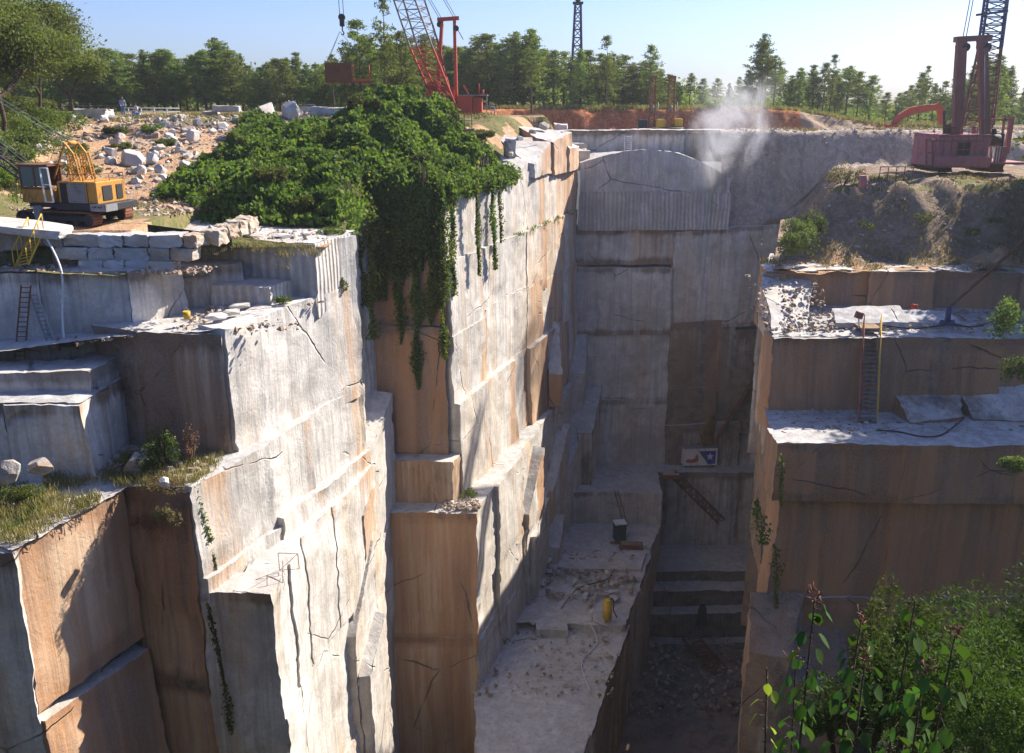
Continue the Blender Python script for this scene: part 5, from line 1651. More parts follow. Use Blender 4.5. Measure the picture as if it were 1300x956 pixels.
def lattice(mb, A, B, C_, D_, A1, B1, C1, D1, n, rc, rd):
    """four chords A,B,C,D (bottom) to A1.. (top) with battens and diagonals"""
    lo = [Vector(p) for p in (A, B, C_, D_)]; hi = [Vector(p) for p in (A1, B1, C1, D1)]
    for a, b in zip(lo, hi): mb.tube(a, b, rc, rc, 5, False)
    for k in range(4):
        a0, a1, b0, b1 = lo[k], hi[k], lo[(k + 1) % 4], hi[(k + 1) % 4]
        for i in range(n):
            f, g = i / n, (i + 1) / n
            p, q = (a0.lerp(a1, f), b0.lerp(b1, g)) if i % 2 == 0 else (b0.lerp(b1, f), a0.lerp(a1, g))
            mb.tube(p, q, rd, rd, 4, False)
            mb.tube(a0.lerp(a1, g), b0.lerp(b1, g), rd, rd, 4, False)


def beam(mb, A, B, w, t_):
    """rectangular bar from A to B"""
    A, B = Vector(A), Vector(B)
    d = B - A
    q = d.to_track_quat('Z', 'Y').to_matrix()
    mb.box((A + B) / 2, (w, t_, d.length), q)


def tracks(root, loc_fn, L, W, H, gauge, mat_shoe, labels=None):
    """two crawler tracks in local x (length), y (gauge)"""
    for s in (-1, 1):
        mb = MB(); r_ = H / 2; n = 8
        outl = []
        for k in range(n + 1):
            a = math.pi / 2 + math.pi * k / n
            outl.append((-L / 2 + r_ + math.cos(a) * r_, r_ + math.sin(a) * r_))
        for k in range(n + 1):
            a = -math.pi / 2 + math.pi * k / n
            outl.append((L / 2 - r_ + math.cos(a) * r_, r_ + math.sin(a) * r_))
        ring = outl + [outl[0]]
        # shoe plates around the outline
        P = [Vector((x, 0, z)) for x, z in ring]
        for a, b in zip(P[:-1], P[1:]):
            m_ = max(1, int((b - a).length / .3))
            for j in range(m_):
                p, q = a.lerp(b, (j + .06) / m_), a.lerp(b, (j + .94) / m_)
                dd = (q - p)
                ang = math.atan2(-dd.z, dd.x)
                mb.box(((p + q) / 2) + Vector((0, s * gauge / 2, 0)), (dd.length, W, .07), (0, ang, 0))
        tr = mb.build('track', mat_shoe, root)
        wh = MB()
        for k in range(6):
            x = -L / 2 + r_ + (L - 2 * r_) * k / 5
            rr = r_ * .82 if k in (0, 5) else r_ * .45
            zc = r_ if k in (0, 5) else r_ * .55
            wh.tube((x, s * gauge / 2 - W * .36, zc), (x, s * gauge / 2 + W * .36, zc), rr, rr, 12)
        wh.box((0, s * gauge / 2, r_ * 1.05), (L - 2.2 * r_, W * .5, r_ * .7))
        wh.build('track_wheels', M['dark_m'], tr)


# --- yellow crane on the block wall shelf
yc = empty('crawler_crane', (-21.3, 42.4, -5.82), R(-15), 'yellow crawler crane with open white cab door parked on the block wall', 'crane')
tracks(yc, None, 5.2, .7, .78, 2.6, M['rust'])
mb = MB(); mb.box((0, 0, .62), (2.6, 2.4, .4)); mb.tube((0, 0, .7), (0, 0, 1.0), .75, .75, 16); mb.build('undercarriage', M['dark_m'], yc)
mb = MB()
mb.box((.35, 0, 1.08), (4.6, 2.5, .22), bev=.03); mb.build('deck', M['dark_m'], yc)
mb = MB()
mb.box((-1.35, -.72, 1.6), (2.0, 1.1, .78), bev=.04); body = mb.build('lower_body', M['orange_m'], yc)
# cab with glass
mb = MB()
for (x, y) in ((-2.3, -1.25), (-1.35, -1.25), (-.42, -1.25), (-2.3, -.25), (-.42, -.25)):
    mb.box((x, y, 2.62), (.09, .09, 1.3))
mb.box((-1.35, -.75, 3.3), (2.15, 1.25, .12), bev=.03)
mb.box((-1.35, -1.25, 2.04), (1.95, .07, .14)); mb.box((-1.35, -.25, 2.7), (1.9, .05, 1.2))
cab = mb.build('cab', M['stone_warm'] if False else M['rust'], yc)
mb = MB()
mb.box((-1.83, -1.24, 2.68), (.84, .03, 1.1)); mb.box((-.9, -1.24, 2.68), (.8, .03, 1.1)); mb.box((-2.3, -.75, 2.68), (.03, .9, 1.1)); mb.build('window', M['glass'], cab)
mb = MB()
for (a, b) in (((-.62, -1.55, 3.2), (-.38, -1.7, 1.35)), ((-.38, -1.7, 1.35), (.28, -1.85, 1.35)), ((.28, -1.85, 1.35), (.04, -1.7, 3.2)), ((.04, -1.7, 3.2), (-.62, -1.55, 3.2)), ((-.5, -1.62, 2.3), (.16, -1.78, 2.3))):
    beam(mb, a, b, .09, .05)
door = mb.build('door', M['white_m'], yc)
mb = MB(); mb.box((-.24, -1.64, 2.75), (.5, .02, .75), (0, R(-7), R(-12))); mb.build('window', M['glass'], door)
mb = MB()
mb.box((1.35, 0, 1.82), (2.6, 2.4, 1.25), bev=.05); hs = mb.build('engine_house', M['orange_m'], yc)
mb = MB(); mb.box((1.35, -1.215, 1.8), (1.15, .05, 1.05)); [mb.box((1.35, -1.25, 1.36 + i * .13), (1.1, .03, .05), (.5, 0, 0)) for i in range(8)]; mb.build('grille', M['steel'], hs)
mb = MB(); mb.box((.48, -1.215, 1.78), (.42, .05, 1.15)); mb.build('doorway', M['black'], hs)
mb = MB(); mb.box((2.665, -.35, 1.8), (.05, .75, .8)); mb.box((2.665, .65, 1.8), (.05, .5, .8)); mb.build('vent', M['dark_m'], hs)
mb = MB(); mb.box((1.6, 0, 1.05), (3.3, 2.7, .42), bev=.04); cw = mb.build('counterweight', M['dark_m'], yc)
mb = MB(); mb.box((2.75, -1.36, 1.05), (1.0, .04, .4)); mb.box((3.27, -.9, 1.05), (.04, .95, .4)); pl = mb.build('plate', M['steel'], cw)
mb = MB(); [mb.box((2.42 + .1 * i, -1.39, 1.1 - .03 * (i % 2)), (.03 + .03 * (i % 3), .015, .07)) for i in range(7)]; mb.build('faded_marks', M['black'], pl)
mb = MB()
for y in (-.5, .5):
    lattice(mb, (.55, y - .12, 2.4), (1.2, y - .12, 2.4), (1.2, y + .12, 2.4), (.55, y + .12, 2.4), (.45, y - .1, 3.95), (.9, y - .1, 3.95), (.9, y + .1, 3.95), (.45, y + .1, 3.95), 4, .045, .025)
    beam(mb, (-.7, y, 2.5), (.35, y, 4.5), .09, .09); beam(mb, (.35, y, 4.5), (.85, y, 3.9), .09, .09)
beam(mb, (.35, -.6, 4.5), (.35, .6, 4.5), .12, .12); mb.tube((.35, -.3, 4.5), (.35, .3, 4.5), .11, .11, 12)
mb.build('gantry', M['orange_m'], yc)
mb = MB()
lattice(mb, (-2.1, -.5, 1.9), (-2.1, .5, 1.9), (-2.3, .5, 2.4), (-2.3, -.5, 2.4), (-5.6, -.6, 4.0), (-5.6, .6, 4.0), (-5.9, .6, 4.9), (-5.9, -.6, 4.9), 6, .06, .03)
lattice(mb, (-5.6, -.6, 4.0), (-5.6, .6, 4.0), (-5.9, .6, 4.9), (-5.9, -.6, 4.9), (-15, -.6, 11.2), (-15, .6, 11.2), (-15.4, .6, 12.2), (-15.4, -.6, 12.2), 14, .06, .03)
mb.build('boom', M['dark_m'], yc)
mb = MB()
for y in (-.25, .25): mb.tube((.35, y, 4.5), (-15.2, y, 12.6), .02, .02, 4)
mb.tube((-.8, 0, 2.0), (-15.2, 0, 12.4), .018, .018, 4)
mb.build('cable', M['cable'], yc)
mb = MB(); beam(mb, (-1.1, -1.65, 1.1), (-.75, -1.85, .0), .45, .05); mb.build('step_plate', M['steel'], yc)
mb = MB()
for (x, y) in ((.2, -1.15), (1.0, -1.15), (1.8, -1.15), (2.6, -1.15), (2.6, 0), (2.6, 1.15)): mb.tube((x, y, 2.45), (x, y, 2.85), .02, .02, 5)
mb.tube((.2, -1.15, 2.85), (2.6, -1.15, 2.85), .02, .02, 5); mb.tube((2.6, -1.15, 2.85), (2.6, 1.15, 2.85), .02, .02, 5); mb.build('roof_railing', M['rust'], hs)
mb = MB(); mb.tube((1.0, .6, 2.4), (1.0, .6, 3.0), .08, .07, 8); mb.build('exhaust_pipe', M['dark_m'], hs)
for x in (.0, .72, 1.98):
    mb = MB(); mb.box((x + .08, -1.225, 1.8), (.03, .02, 1.2)); mb.build('panel_seam', M['black'], hs)
yc.scale = (.84, .84, .84)

# --- maroon crane on the right mound
d0 = 73.0
O = G(1230, 219, d0)
mc = empty('crawler_crane', (O.x, O.y, O.z), 0, 'maroon crawler crane with tall twin leg gantry on the right mound', 'crane')
u = 1 / 14.9
O0 = O.copy()


def mx(px, py, y=0.0): return G(px, py, d0 + y) - O0


for s, x in ((-1, 1205), (1, 1252)):
    pass
tm = empty('x_tmp'); bpy.data.objects.remove(tm)
for x in (1197, 1262):
    mb = MB(); c = mx(x, 216)
    for k in range(22):
        a = k / 22 * 2 * math.pi
        mb.box((c.x, 2.2 + 2.5 * math.cos(a) * (1 if abs(math.cos(a)) < .9 else 1), .42 + .38 * math.sin(a)), (1.1, .75, .08), (-math.atan2(.38 * math.cos(a), -2.5 * math.sin(a)), 0, 0))
    mb.box((c.x, 2.2, .4), (.8, 4.2, .5), bev=.1)
    mb.build('track', M['rust'] if x > 1230 else M['dark_m'], mc)  # left track in darker steel, painting in the shade under the house
mb = MB(); mb.box((0, 2.2, .7), (3.6, 3.0, .5)); mb.tube((0, 2.2, .8), (0, 2.2, 1.2), 1.2, 1.2, 16); mb.build('undercarriage', M['dark_m'], mc)
mb = MB(); mb.box((mx(1212, 190).x, .9, 1.95), (4.1, 4.6, 2.1), bev=.06)
mb.box((mx(1212, 190).x, .9, 3.06), (4.2, 4.7, .12)); mh = mb.build('machine_house', M['purple_m'], mc)
mb = MB(); mb.box((mx(1211, 195).x, -1.43, 1.95), (1.0, .06, 1.05)); mb.build('window', M['black'], mh)
mb = MB(); [mb.box((mx(1211, 195).x, -1.46, 1.95 + .5 * s), (1.15, .06, .06)) for s in (-1.1, 0, 1.1)]; [mb.box((mx(1211, 195).x + .5 * s, -1.46, 1.95), (.06, .06, 1.1)) for s in (-1, 0, 1)]; mb.build('window_frame', M['purple_d'], mh)
mb = MB(); mb.box((mx(1211, 195).x, .6, 1.0), (4.2, 5.0, .95), bev=.12); mb.build('counterweight', M['purple_m'], mc)
mb = MB()
for (a, b) in (((1176, 177), (1176, 211)), ((1184, 177), (1184, 211)), ((1176, 177), (1184, 177)), ((1176, 211), (1184, 211)), ((1176, 194), (1184, 194))):
    beam(mb, mx(*a, -1.6), mx(*b, -1.2), .13, .1)
mb.build('open_door', M['purple_d'], mc)
mb = MB()
for (x0, x1) in ((1216, 1222), (1252, 1248)):
    c4 = [mx(x0 - 6, 177, -.9), mx(x0 + 6, 177, -.9), mx(x1 + 6, 50, -.9), mx(x1 - 6, 50, -.9)]
    mb.prism([(p.x, p.z) for p in c4], -.95, -.55)
    beam(mb, mx(x0 + 2, 172, 2.4), mx(x1, 52, -.3), .35, .3)
mb.box(mx(1235, 49, -.5), (2.75, .7, .42), (0, R(-3), 0)); ga = mb.build('gantry', M['purple_d'], mc)
mb = MB()
for x in (1227, 1254):
    mb = MB(); mb.tube(mx(x, 60, -.95), mx(x, 58, -.95) + Vector((0, 1.2, 0)), .33, .33, 14); mb.build('sheave', M['dark_m'], ga)
# right hand side: winch platform
mb = MB(); mb.box(mx(1262, 205, .6), (3.0, 4.2, .16)); mb.box(mx(1281, 172, 1.0), (.35, .25, 3.0)); mb.box(mx(1273, 167, 1.0), (.12, .2, 2.6)); mb.box(mx(1262, 152, 1.0), (3.2, .2, .14))
beam(mb, mx(1272, 205, -1.2), mx(1281, 186, -1.0), .14, .14); beam(mb, mx(1250, 205, -1.4), mx(1250, 172, -1.4), .1, .1); beam(mb, mx(1258, 205, -1.4), mx(1258, 186, -1.4), .1, .1)
mb.box(mx(1270, 196, -1.2), (1.0, .1, 1.2)); pf = mb.build('winch_platform', M['purple_m'], mc)
mb = MB()
for k in range(5): mb.box(mx(1256 + k * 3.2, 196, -1.28), (.06, .05, 1.3))
mb.build('railing', M['white_m'], pf)
mb = MB(); mb.tube(mx(1255, 178, 0), mx(1268, 178, 0), .48, .48, 14); mb.box(mx(1262, 178, .6), (1.2, .8, 1.1)); mb.tube(mx(1262, 170, .2), mx(1262, 163, .2), .22, .2, 8); mb.build('winch', M['dark_m'], mc)
mb = MB(); mb.tube(mx(1199, 172, 0), mx(1199, 141, 0), .13, .12, 8); mb.tube(mx(1203, 172, .5), mx(1203, 158, .5), .22, .22, 10); mb.build('exhaust_pipe', M['dark_m'], mc)
mb = MB()
for k in range(6): mb.box(mx(1187 + k * 10.2, 190, -1.42), (.06, .04, 1.9))
mb.box(mx(1212, 179, -1.42), (4.1, .04, .08)); mb.build('panel_ribs', M['purple_d'], mh)
mb = MB()
for k in range(6): mb.tube(mx(1186 + k * 11, 174, -1.2), mx(1186 + k * 11, 162, -1.2), .025, .025, 5)
mb.tube(mx(1186, 162, -1.2), mx(1241, 162, -1.2), .025, .025, 5); mb.build('roof_railing', M['rust'], mh)
mb = MB(); mb.box(mx(1212, 165, .3), (.75, .7, 1.1)); mb.build('roof_hatch', M['purple_d'], mc)
mb = MB(); mb.tube(mx(1237, 172, .2), mx(1237, 160, .2), .2, .16, 8); mb.build('vent_pipe', M['purple_d'], mc)
mb = MB(); mb.box(mx(1190, 172, .2), (.3, .3, .3)); mb.build('roof_box', M['purple_d'], mc)
mb = MB()
lattice(mb, mx(1221, 160, 3.4), mx(1262, 158, 3.4), mx(1258, 158, 4.6), mx(1225, 160, 4.6), mx(1242, 60, 8.2), mx(1272, 60, 8.2), mx(1270, 62, 9.6), mx(1246, 62, 9.6), 11, .10, .04)
mb.build('boom_foot_section', M['rust'], mc)
mb = MB()
lattice(mb, mx(1242, 60, 8.2), mx(1272, 60, 8.2), mx(1270, 62, 9.6), mx(1246, 62, 9.6), mx(1290, -300, 24), mx(1318, -300, 24), mx(1316, -300, 25.4), mx(1294, -300, 25.4), 40, .13, .05)
beam(mb, mx(1240, 19, 9.6), mx(1279, 14, 9.6), .3, .2)
mb.build('boom_section', M['blue_m'], mc)
mb = MB()
for x in (1222, 1226): mb.tube(mx(x, 50, -.4), mx(x + 66, -300, 24), .035, .035, 4)
mb.tube(mx(1213, 60, -.4), mx(1207, 150, 1.0), .03, .03, 4); mb.tube(mx(1215, 60, -.4), mx(1209, 150, 1.2), .03, .03, 4)
mb.tube(mx(1250, 60, -1.0), mx(1250, 205, -1.3), .03, .03, 4)
mb.build('cable', M['cable'], mc)

# --- red crane in the middle
d1 = 88.0
O = G(575, 147, d1)
rc = empty('crawler_crane', (O.x, O.y, O.z), 0, 'bright red crane with twin leg gantry standing above the creeper', 'crane')
q = d1 / FPX / 1.032


O1 = O.copy()


def rx_(px, py, y=0.0): return G(px, py, d1 + y) - O1


mb = MB()
for (x0, x1) in ((555, 561), (579, 577)):
    b0, b1 = rx_(x0, 128, .6), rx_(x1, 26, .6)
    mb.box((b0 + b1) / 2, (.62, .3, (b1 - b0).length), (b1 - b0).to_track_quat('Z', 'Y').to_matrix(), taper=.95)
    b0 = rx_(x0 + 1, 126, 2.6); beam(mb, b0, rx_(x1, 30, .8), .28, .25)
mb.box(rx_(569, 24, .6), (2.1, .5, .34), (0, R(-4), 0)); ga = mb.build('gantry', M['red_m'], rc)
for (x, y) in ((558, 31), (579, 36)):
    mb = MB(); mb.tube(rx_(x, y, .3), rx_(x, y, .9), .28, .28, 12); mb.build('sheave', M['dark_m'], ga)
mb = MB()
mb.box(rx_(560, 113, 1.2), (2.7, .5, .45)); mb.box(rx_(562, 143, 1.2), (3.0, 2.6, .5))
for (a, b) in (((548, 114), (548, 146)), ((576, 114), (576, 146)), ((550, 118), (556, 142)), ((566, 118), (556, 142)), ((566, 118), (574, 142))): beam(mb, rx_(*a, 0), rx_(*b, 0), .28, .2)
mb.box(rx_(545, 130, 1.0), (.3, 2.2, 2.4)); mb.box(rx_(551, 107, 1.0), (1.2, .8, .5))
mb.prism([(rx_(536, 0).x, rx_(0, 138).z), (rx_(544, 0).x, rx_(0, 132).z), (rx_(566, 0).x, rx_(0, 147).z), (rx_(566, 0).x, rx_(0, 153).z), (rx_(548, 0).x, rx_(0, 150).z)], -.4, .2)
mb.build('winch_frame', M['red_m'], rc)
mb = MB(); mb.tube(rx_(558, 136, .6), rx_(570, 136, .6), .6, .6, 16); mb.tube(rx_(568, 128, 1.4), rx_(576, 128, 1.4), .5, .5, 16); mb.build('winch_drum', M['dark_m'], rc)
mb = MB(); mb.box(rx_(591, 134, 1.5), (1.45, 3.2, 2.0), bev=.05); mb.box(rx_(606, 135, 1.7), (1.0, 2.8, 1.7), bev=.05); hs = mb.build('machine_house', M['red_m'], rc)
mb = MB(); mb.box(rx_(602, 121, 1.4), (2.7, 3.2, .1)); mb.build('roof', M['steel'], hs)
mb = MB(); mb.box(rx_(599, 136, .05), (.16, .1, 1.7)); mb.build('door_gap', M['black'], hs)
mb = MB(); mb.tube(rx_(613, 121, 1), rx_(613, 114, 1), .12, .12, 8); mb.tube(rx_(608, 121, 1), rx_(608, 106, 1), .06, .06, 6); beam(mb, rx_(588, 108, 1), rx_(595, 120, 1), .14, .14); mb.build('exhaust_pipe', M['red_m'], rc)
mb = MB()
for (a, b) in (((618, 122), (618, 148)), ((618, 135), (628, 136)), ((618, 139), (628, 140)), ((628, 136), (628, 146))): mb.tube(rx_(*a, .4), rx_(*b, .4), .04, .04, 5)
mb.build('railing', M['steel'], rc)
mb = MB(); mb.box(rx_(575, 150, 1.6), (6.4, 3.6, .35)); mb.build('base_frame', M['purple_d'], rc)
mb = MB()
lattice(mb, rx_(541, 107, 2.6), rx_(549, 107, .6), rx_(581, 141, -.6), rx_(574, 128, 1.4), rx_(521, 62, 1.8), rx_(530, 60, 0), rx_(549, 60, -1.4), rx_(555, 50, .4), 5, .11, .04)
mb.build('boom_foot_section', M['red_m'], rc)
mb = MB()
lattice(mb, rx_(521, 62, 1.8), rx_(530, 60, 0), rx_(549, 60, -1.4), rx_(555, 50, .4), rx_(500, 0, .6), rx_(512, 0, -1.2), rx_(527, 0, -2.4), rx_(539, 0, -.8), 5, .10, .038)
lattice(mb, rx_(500, 0, .6), rx_(512, 0, -1.2), rx_(527, 0, -2.4), rx_(539, 0, -.8), rx_(415, -200, -4), rx_(424, -205, -5), rx_(436, -210, -6), rx_(444, -205, -5), 20, .10, .038)
mb.build('boom_section', M['steel'], rc)
mb = MB()
for (x0, x1) in ((558, 420), (577, 440)):
    for o_ in (0, 3): mb.tube(rx_(x0 + o_, 24, .5), rx_(x1 + o_, -215, -5), .035, .035, 4)
mb.tube(rx_(579, 34, .5), rx_(588, 50, 2.0), .05, .05, 4)
mb.build('cable', M['cable'], rc)

# hook and hanging skip below that boom
P = G(435, 44, 84)
hk = empty('hook_block', (P.x, P.y, P.z), 0, 'black hook block hanging on two cables in the sky above the rusty skip', 'hook')
h = MB(); h.box((0, 0, 1.1), (.42, .3, .8), bev=.06); h.tube((0, -.2, 1.5), (0, .2, 1.5), .3, .3, 14); h.build('sheave_block', M['black'], hk)
h = MB(); h.path([Vector((0, 0, .7)), Vector((0, 0, .35)), Vector((.14, 0, .15)), Vector((.05, 0, -.02)), Vector((-.12, 0, .05))], .06, 6); h.build('hook', M['dark_m'], hk)
h = MB(); h.tube((-.18, 0, 1.6), (-.14, -2, 18.5), .03, .03, 4); h.tube((.18, 0, 1.6), (.2, -2, 18.5), .03, .03, 4); h.build('cable', M['cable'], hk)
P = G(441, 106, 84)
sk = empty('skip', (P.x, P.y, P.z), R(8), 'rusty red steel skip hanging in the air above the creeper', 'skip')
s = MB()
s.box((-.75, .9, .95), (2.35, .08, 1.7)); s.box((-.75, -.9, .95), (2.35, .08, 1.7)); s.box((-1.9, 0, .95), (.08, 1.8, 1.7)); s.box((.1, 0, .12), (4.1, 1.9, .14))
for i in range(7): s.box((-1.8 + i * .35, -.96, .95), (.07, .08, 1.7))
s.build('body', M['rust'], sk)
s = MB()
s.box((.55, -.95, .3), (.07, .07, .1)); s.tube((.6, -.9, .2), (.6, -.9, 1.7), .05, .05, 5); s.tube((2.05, -.9, .2), (2.05, -.9, 1.6), .05, .05, 5); s.tube((2.05, .9, .2), (2.05, .9, 1.6), .05, .05, 5); s.box((1.35, -.95, .3), (1.6, .08, .16)); s.box((1.35, .95, .3), (1.6, .08, .16))
s.build('gate', M['red_m'], sk)
s = MB(); [s.box((x, 0, -.05), (.28, 1.7, .22)) for x in (.2, .9, 1.5)]; s.build('skid', M['wood'], sk)
s = MB()
for (x, y) in ((-1.85, -.85), (-1.85, .85), (2.0, -.9), (2.0, .9)): s.tube((x, y, 1.65), (-.45, 0, 4.55), .022, .022, 4)
s.build('sling', M['cable'], sk)

# --- blue lattice mast far behind the pines
P = G(731, 150, 138)
bm_ = empty('lattice_mast', (P.x, P.y, -1.7), 0, 'tall dark blue lattice mast rising behind the pines', 'mast')
mb = MB(); H = 15.2
lattice(mb, (-.95, -.95, 0), (.95, -.95, 0), (.95, .95, 0), (-.95, .95, 0), (-.42, -.42, H), (.42, -.42, H), (.42, .42, H), (-.42, .42, H), 13, .15, .07)
mb.build('frame', M['blue_m'], bm_)
mb = MB(); mb.box((0, 0, H + .2), (1.5, 1.3, .3)); mb.tube((0, -.4, H + .8), (0, .4, H + .8), .45, .45, 12); mb.box((0, 0, H + .8), (.5, .6, 1.0)); mb.tube((0, 0, H + 1), (0, 0, H + 1.8), .15, .1, 6); mb.build('head', M['black'], bm_)

# --- two drilling rigs
for (x_, yt, d, w, lab) in ((827, 98, 108, .34, 'thin rusty drill mast left of the plume'), (850, 98, 106, .42, 'thicker drill mast with a yellow cabinet at its foot, nearer the plume')):
    B, T = G(x_, 168, d), G(x_, yt, d)
    rg = empty('drill_rig', (B.x, B.y, B.z), 0, lab, 'drill rig')
    mb = MB(); H = T.z - B.z
    lattice(mb, (-w, -w, .4), (w, -w, .4), (w, w, .4), (-w, w, .4), (-w * .8, -w * .8, H), (w * .8, -w * .8, H), (w * .8, w * .8, H), (-w * .8, w * .8, H), 13, .055, .03)
    mb.box((0, 0, H), (w * 2, w * 2, .3)); mb.build('mast', M['rust'], rg)
    mb = MB(); mb.box((.2, 0, .35), (2.6, 2.0, .5), bev=.06); mb.tube((-1.1, -1, .3), (1.4, -1, .3), .3, .3, 8); mb.tube((-1.1, 1, .3), (1.4, 1, .3), .3, .3, 8); mb.build('base', M['dark_m'], rg)
    mb = MB(); mb.box((-1.1, 0, 1.0), (1.0, 1.2, 1.0), bev=.08); mb.box((.9, .2, 1.1), (1.1, .9, 1.0), bev=.08); mb.build('cabinet', M['yellow_m'] if x_ > 840 else M['teal_m'], rg)
    mb = MB(); mb.tube((w + .35, 0, .6), (w + .35, 0, H * .55), .05, .05, 5); mb.tube((0, 0, H * .35), (0, 0, H * .5), .2, .2, 8); mb.build('feed', M['steel'], rg)

# --- excavator behind the earth wall
P = G(1170, 168, 100)
ex = empty('excavator', (P.x, P.y, P.z), 0, 'orange excavator arm reaching over the earth wall', 'excavator')
u2 = 100 / FPX / 1.03


def ex_(px, py): return ((px - 1170) * u2, (168 - py) * u2)


def armpoly(pts, wd):
    poly = []
    up_, dn_ = [], []
    for i, (p, w) in enumerate(zip(pts, wd)):
        a, b = Vector(pts[max(0, i - 1)]), Vector(pts[min(len(pts) - 1, i + 1)])
        n_ = Vector((-(b - a).y, (b - a).x)).normalized() * w
        up_.append((p[0] + n_.x, p[1] + n_.y)); dn_.append((p[0] - n_.x, p[1] - n_.y))
    return up_ + dn_[::-1]


mb = MB(); mb.prism(armpoly([ex_(1186, 137), ex_(1172, 138), ex_(1152, 142), ex_(1140, 149), ex_(1133, 158)], [.32, .36, .42, .34, .24]), -.28, .28); mb.build('boom', M['red_m'], ex)
mb = MB(); mb.prism(armpoly([ex_(1184, 133), ex_(1190, 141), ex_(1194, 158)], [.3, .36, .22]), -.2, .2); mb.build('stick', M['red_m'], ex)
mb = MB(); mb.tube((ex_(1160, 136)[0], 0, ex_(0, 136)[1]), (ex_(1182, 134)[0], 0, ex_(0, 134)[1]), .1, .07, 6); mb.build('hydraulic_ram', M['steel'], ex)
mb = MB(); mb.box((ex_(1120, 0)[0], .6, -.2), (2.8, 2.6, 1.3), bev=.15); mb.box((ex_(1128, 0)[0], -.3, .2), (1.2, 1.0, 1.4), bev=.1); mb.build('house', M['red_m'], ex)
mb = MB(); mb.box((ex_(1120, 0)[0], .6, -1.2), (3.8, 2.8, .8), bev=.2); mb.build('track', M['dark_m'], ex)
mb = MB(); mb.prism([(ex_(1189, 0)[0], -.1), (ex_(1200, 0)[0], .4), (ex_(1201, 0)[0], -.6), (ex_(1192, 0)[0], -.9)], -.5, .5); mb.build('bucket', M['dark_m'], ex)


# ------------------------------------------------------------------ ladders, stairs and small gear
def ladder(name, A, B, w, side, n, mat, label, cat='ladder', r=.035, group=None, rails=0.0):
    """A bottom, B top; side = unit vector across"""
    A, B, S = Vector(A), Vector(B), Vector(side).normalized() * w / 2
    root = empty(name, A, 0, label, cat, group)
    for s in (-1, 1):
        mb = MB(); beam(mb, A + S * s, B + S * s, r * 2, r * 2); part(mb, 'rail', mat, root)
    mb = MB()
    for i in range(n):
        p = A.lerp(B, (i + .5) / n)
        mb.tube(p - S, p + S, r * .8, r * .8, 5)
    part(mb, 'rungs', mat, root)
    if rails:
        for s in (-1, 1):
            mb = MB(); up = Vector((0, 0, rails))
            mb.tube(A + S * s + up, B + S * s + up, r * .8, r * .8, 5)
            for i in range(5):
                p = A.lerp(B, i / 4) + S * s
                mb.tube(p, p + up, r * .7, r * .7, 5)
            part(mb, 'handrail', mat, root)
    return root


ladder('ladder', G(25, 455, 36.6), G(33, 362, 37.0), .42, (1, 0, 0), 15, M['rust'], 'upright rusty ladder against the pale wall at the far left', r=.03)
ladder('ladder', G(68, 443, 36.2), G(42, 372, 37.0), .38, (1, -.2, 0), 13, M['steel'], 'leaning ladder right of the upright rusty one', r=.03)
ladder('stairs', G(27, 338, 37.6), G(47, 295, 38.4), .7, (1, -.15, .25), 10, M['yellow_m'], 'yellow steel stairs with handrails below the block wall', 'stairs', r=.035, rails=.75)
ladder('ladder', G(797, 192, 91.5), G(797, 172, 92.4), .7, (1, 0, 0), 8, M['white_m'], 'small pale ladder against the set back wall above the arch', r=.05)
ladder('ladder', G(797, 676, 76.2), G(782, 622, 76.6), .35, (1, 0, 0), 4, M['rust'], 'thin rusty frame on the pit floor step', r=.03)

# long stairs down the right bench
A_, B_ = G(1101, 540, 48.2), G(1106, 418, 51.2)
st = empty('stairs', A_, 0, 'long steel stairs with yellow handrail between the two right benches', 'stairs')
S = Vector((1, 0, 0)) * .52
for s in (-1, 1):
    mb = MB(); beam(mb, A_ + S * s, B_ + S * s, .09, .24); part(mb, 'stringer', M['purple_m'] if s < 0 else M['steel'], st)
mb = MB()
for i in range(22):
    p = A_.lerp(B_, (i + .5) / 22); mb.box(p, (1.0, .26, .04))
part(mb, 'treads', M['steel'], st)
for s in (-1, 1):
    mb = MB(); up = Vector((0, -.05, .95))
    mb.tube(A_ + S * s + up, B_ + S * s + up, .035, .035, 6); mb.tube(A_ + S * s + up * .5, B_ + S * s + up * .5, .025, .025, 6)
    for i in range(7):
        p = A_.lerp(B_, i / 6) + S * s; mb.tube(p, p + up, .03, .03, 5)
    part(mb, 'handrail', M['yellow_m'] if s > 0 else M['rust'], st)
mb = MB(); mb.box(B_ + Vector((0, .5, .05)), (1.25, 1.2, .08)); part(mb, 'landing', M['wood'], st)
P = G(1092, 404, 51.4)
cb = empty('control_box', P - Vector((0, 0, .6)), R(15), 'small brown control box on a tilted post at the top of the stairs', 'control box')
mb = MB(); mb.tube((0, 0, 0), (-.1, 0, .6), .05, .05, 6); mb.build('post', M['white_m'], cb)
mb = MB(); mb.box((-.1, 0, .8), (.5, .22, .42), (0, .3, 0), bev=.03); mb.build('box', M['purple_d'], cb)
# pump with hoses
P = G(1202, 413, 51.8)
pm = empty('pump', P, 0, 'dark blue upright pump on the upper right bench', 'pump')
mb = MB(); mb.tube((0, 0, .25), (0, 0, 1.1), .17, .15, 12); mb.tube((0, 0, 1.1), (0, 0, 1.22), .10, .06, 10); mb.build('body', M['blue_m'], pm)
mb = MB(); mb.box((0, 0, .12), (.75, .5, .22), bev=.04); mb.tube((-.4, 0, .22), (.4, 0, .22), .13, .13, 10); mb.build('base', M['blue_m'], pm)


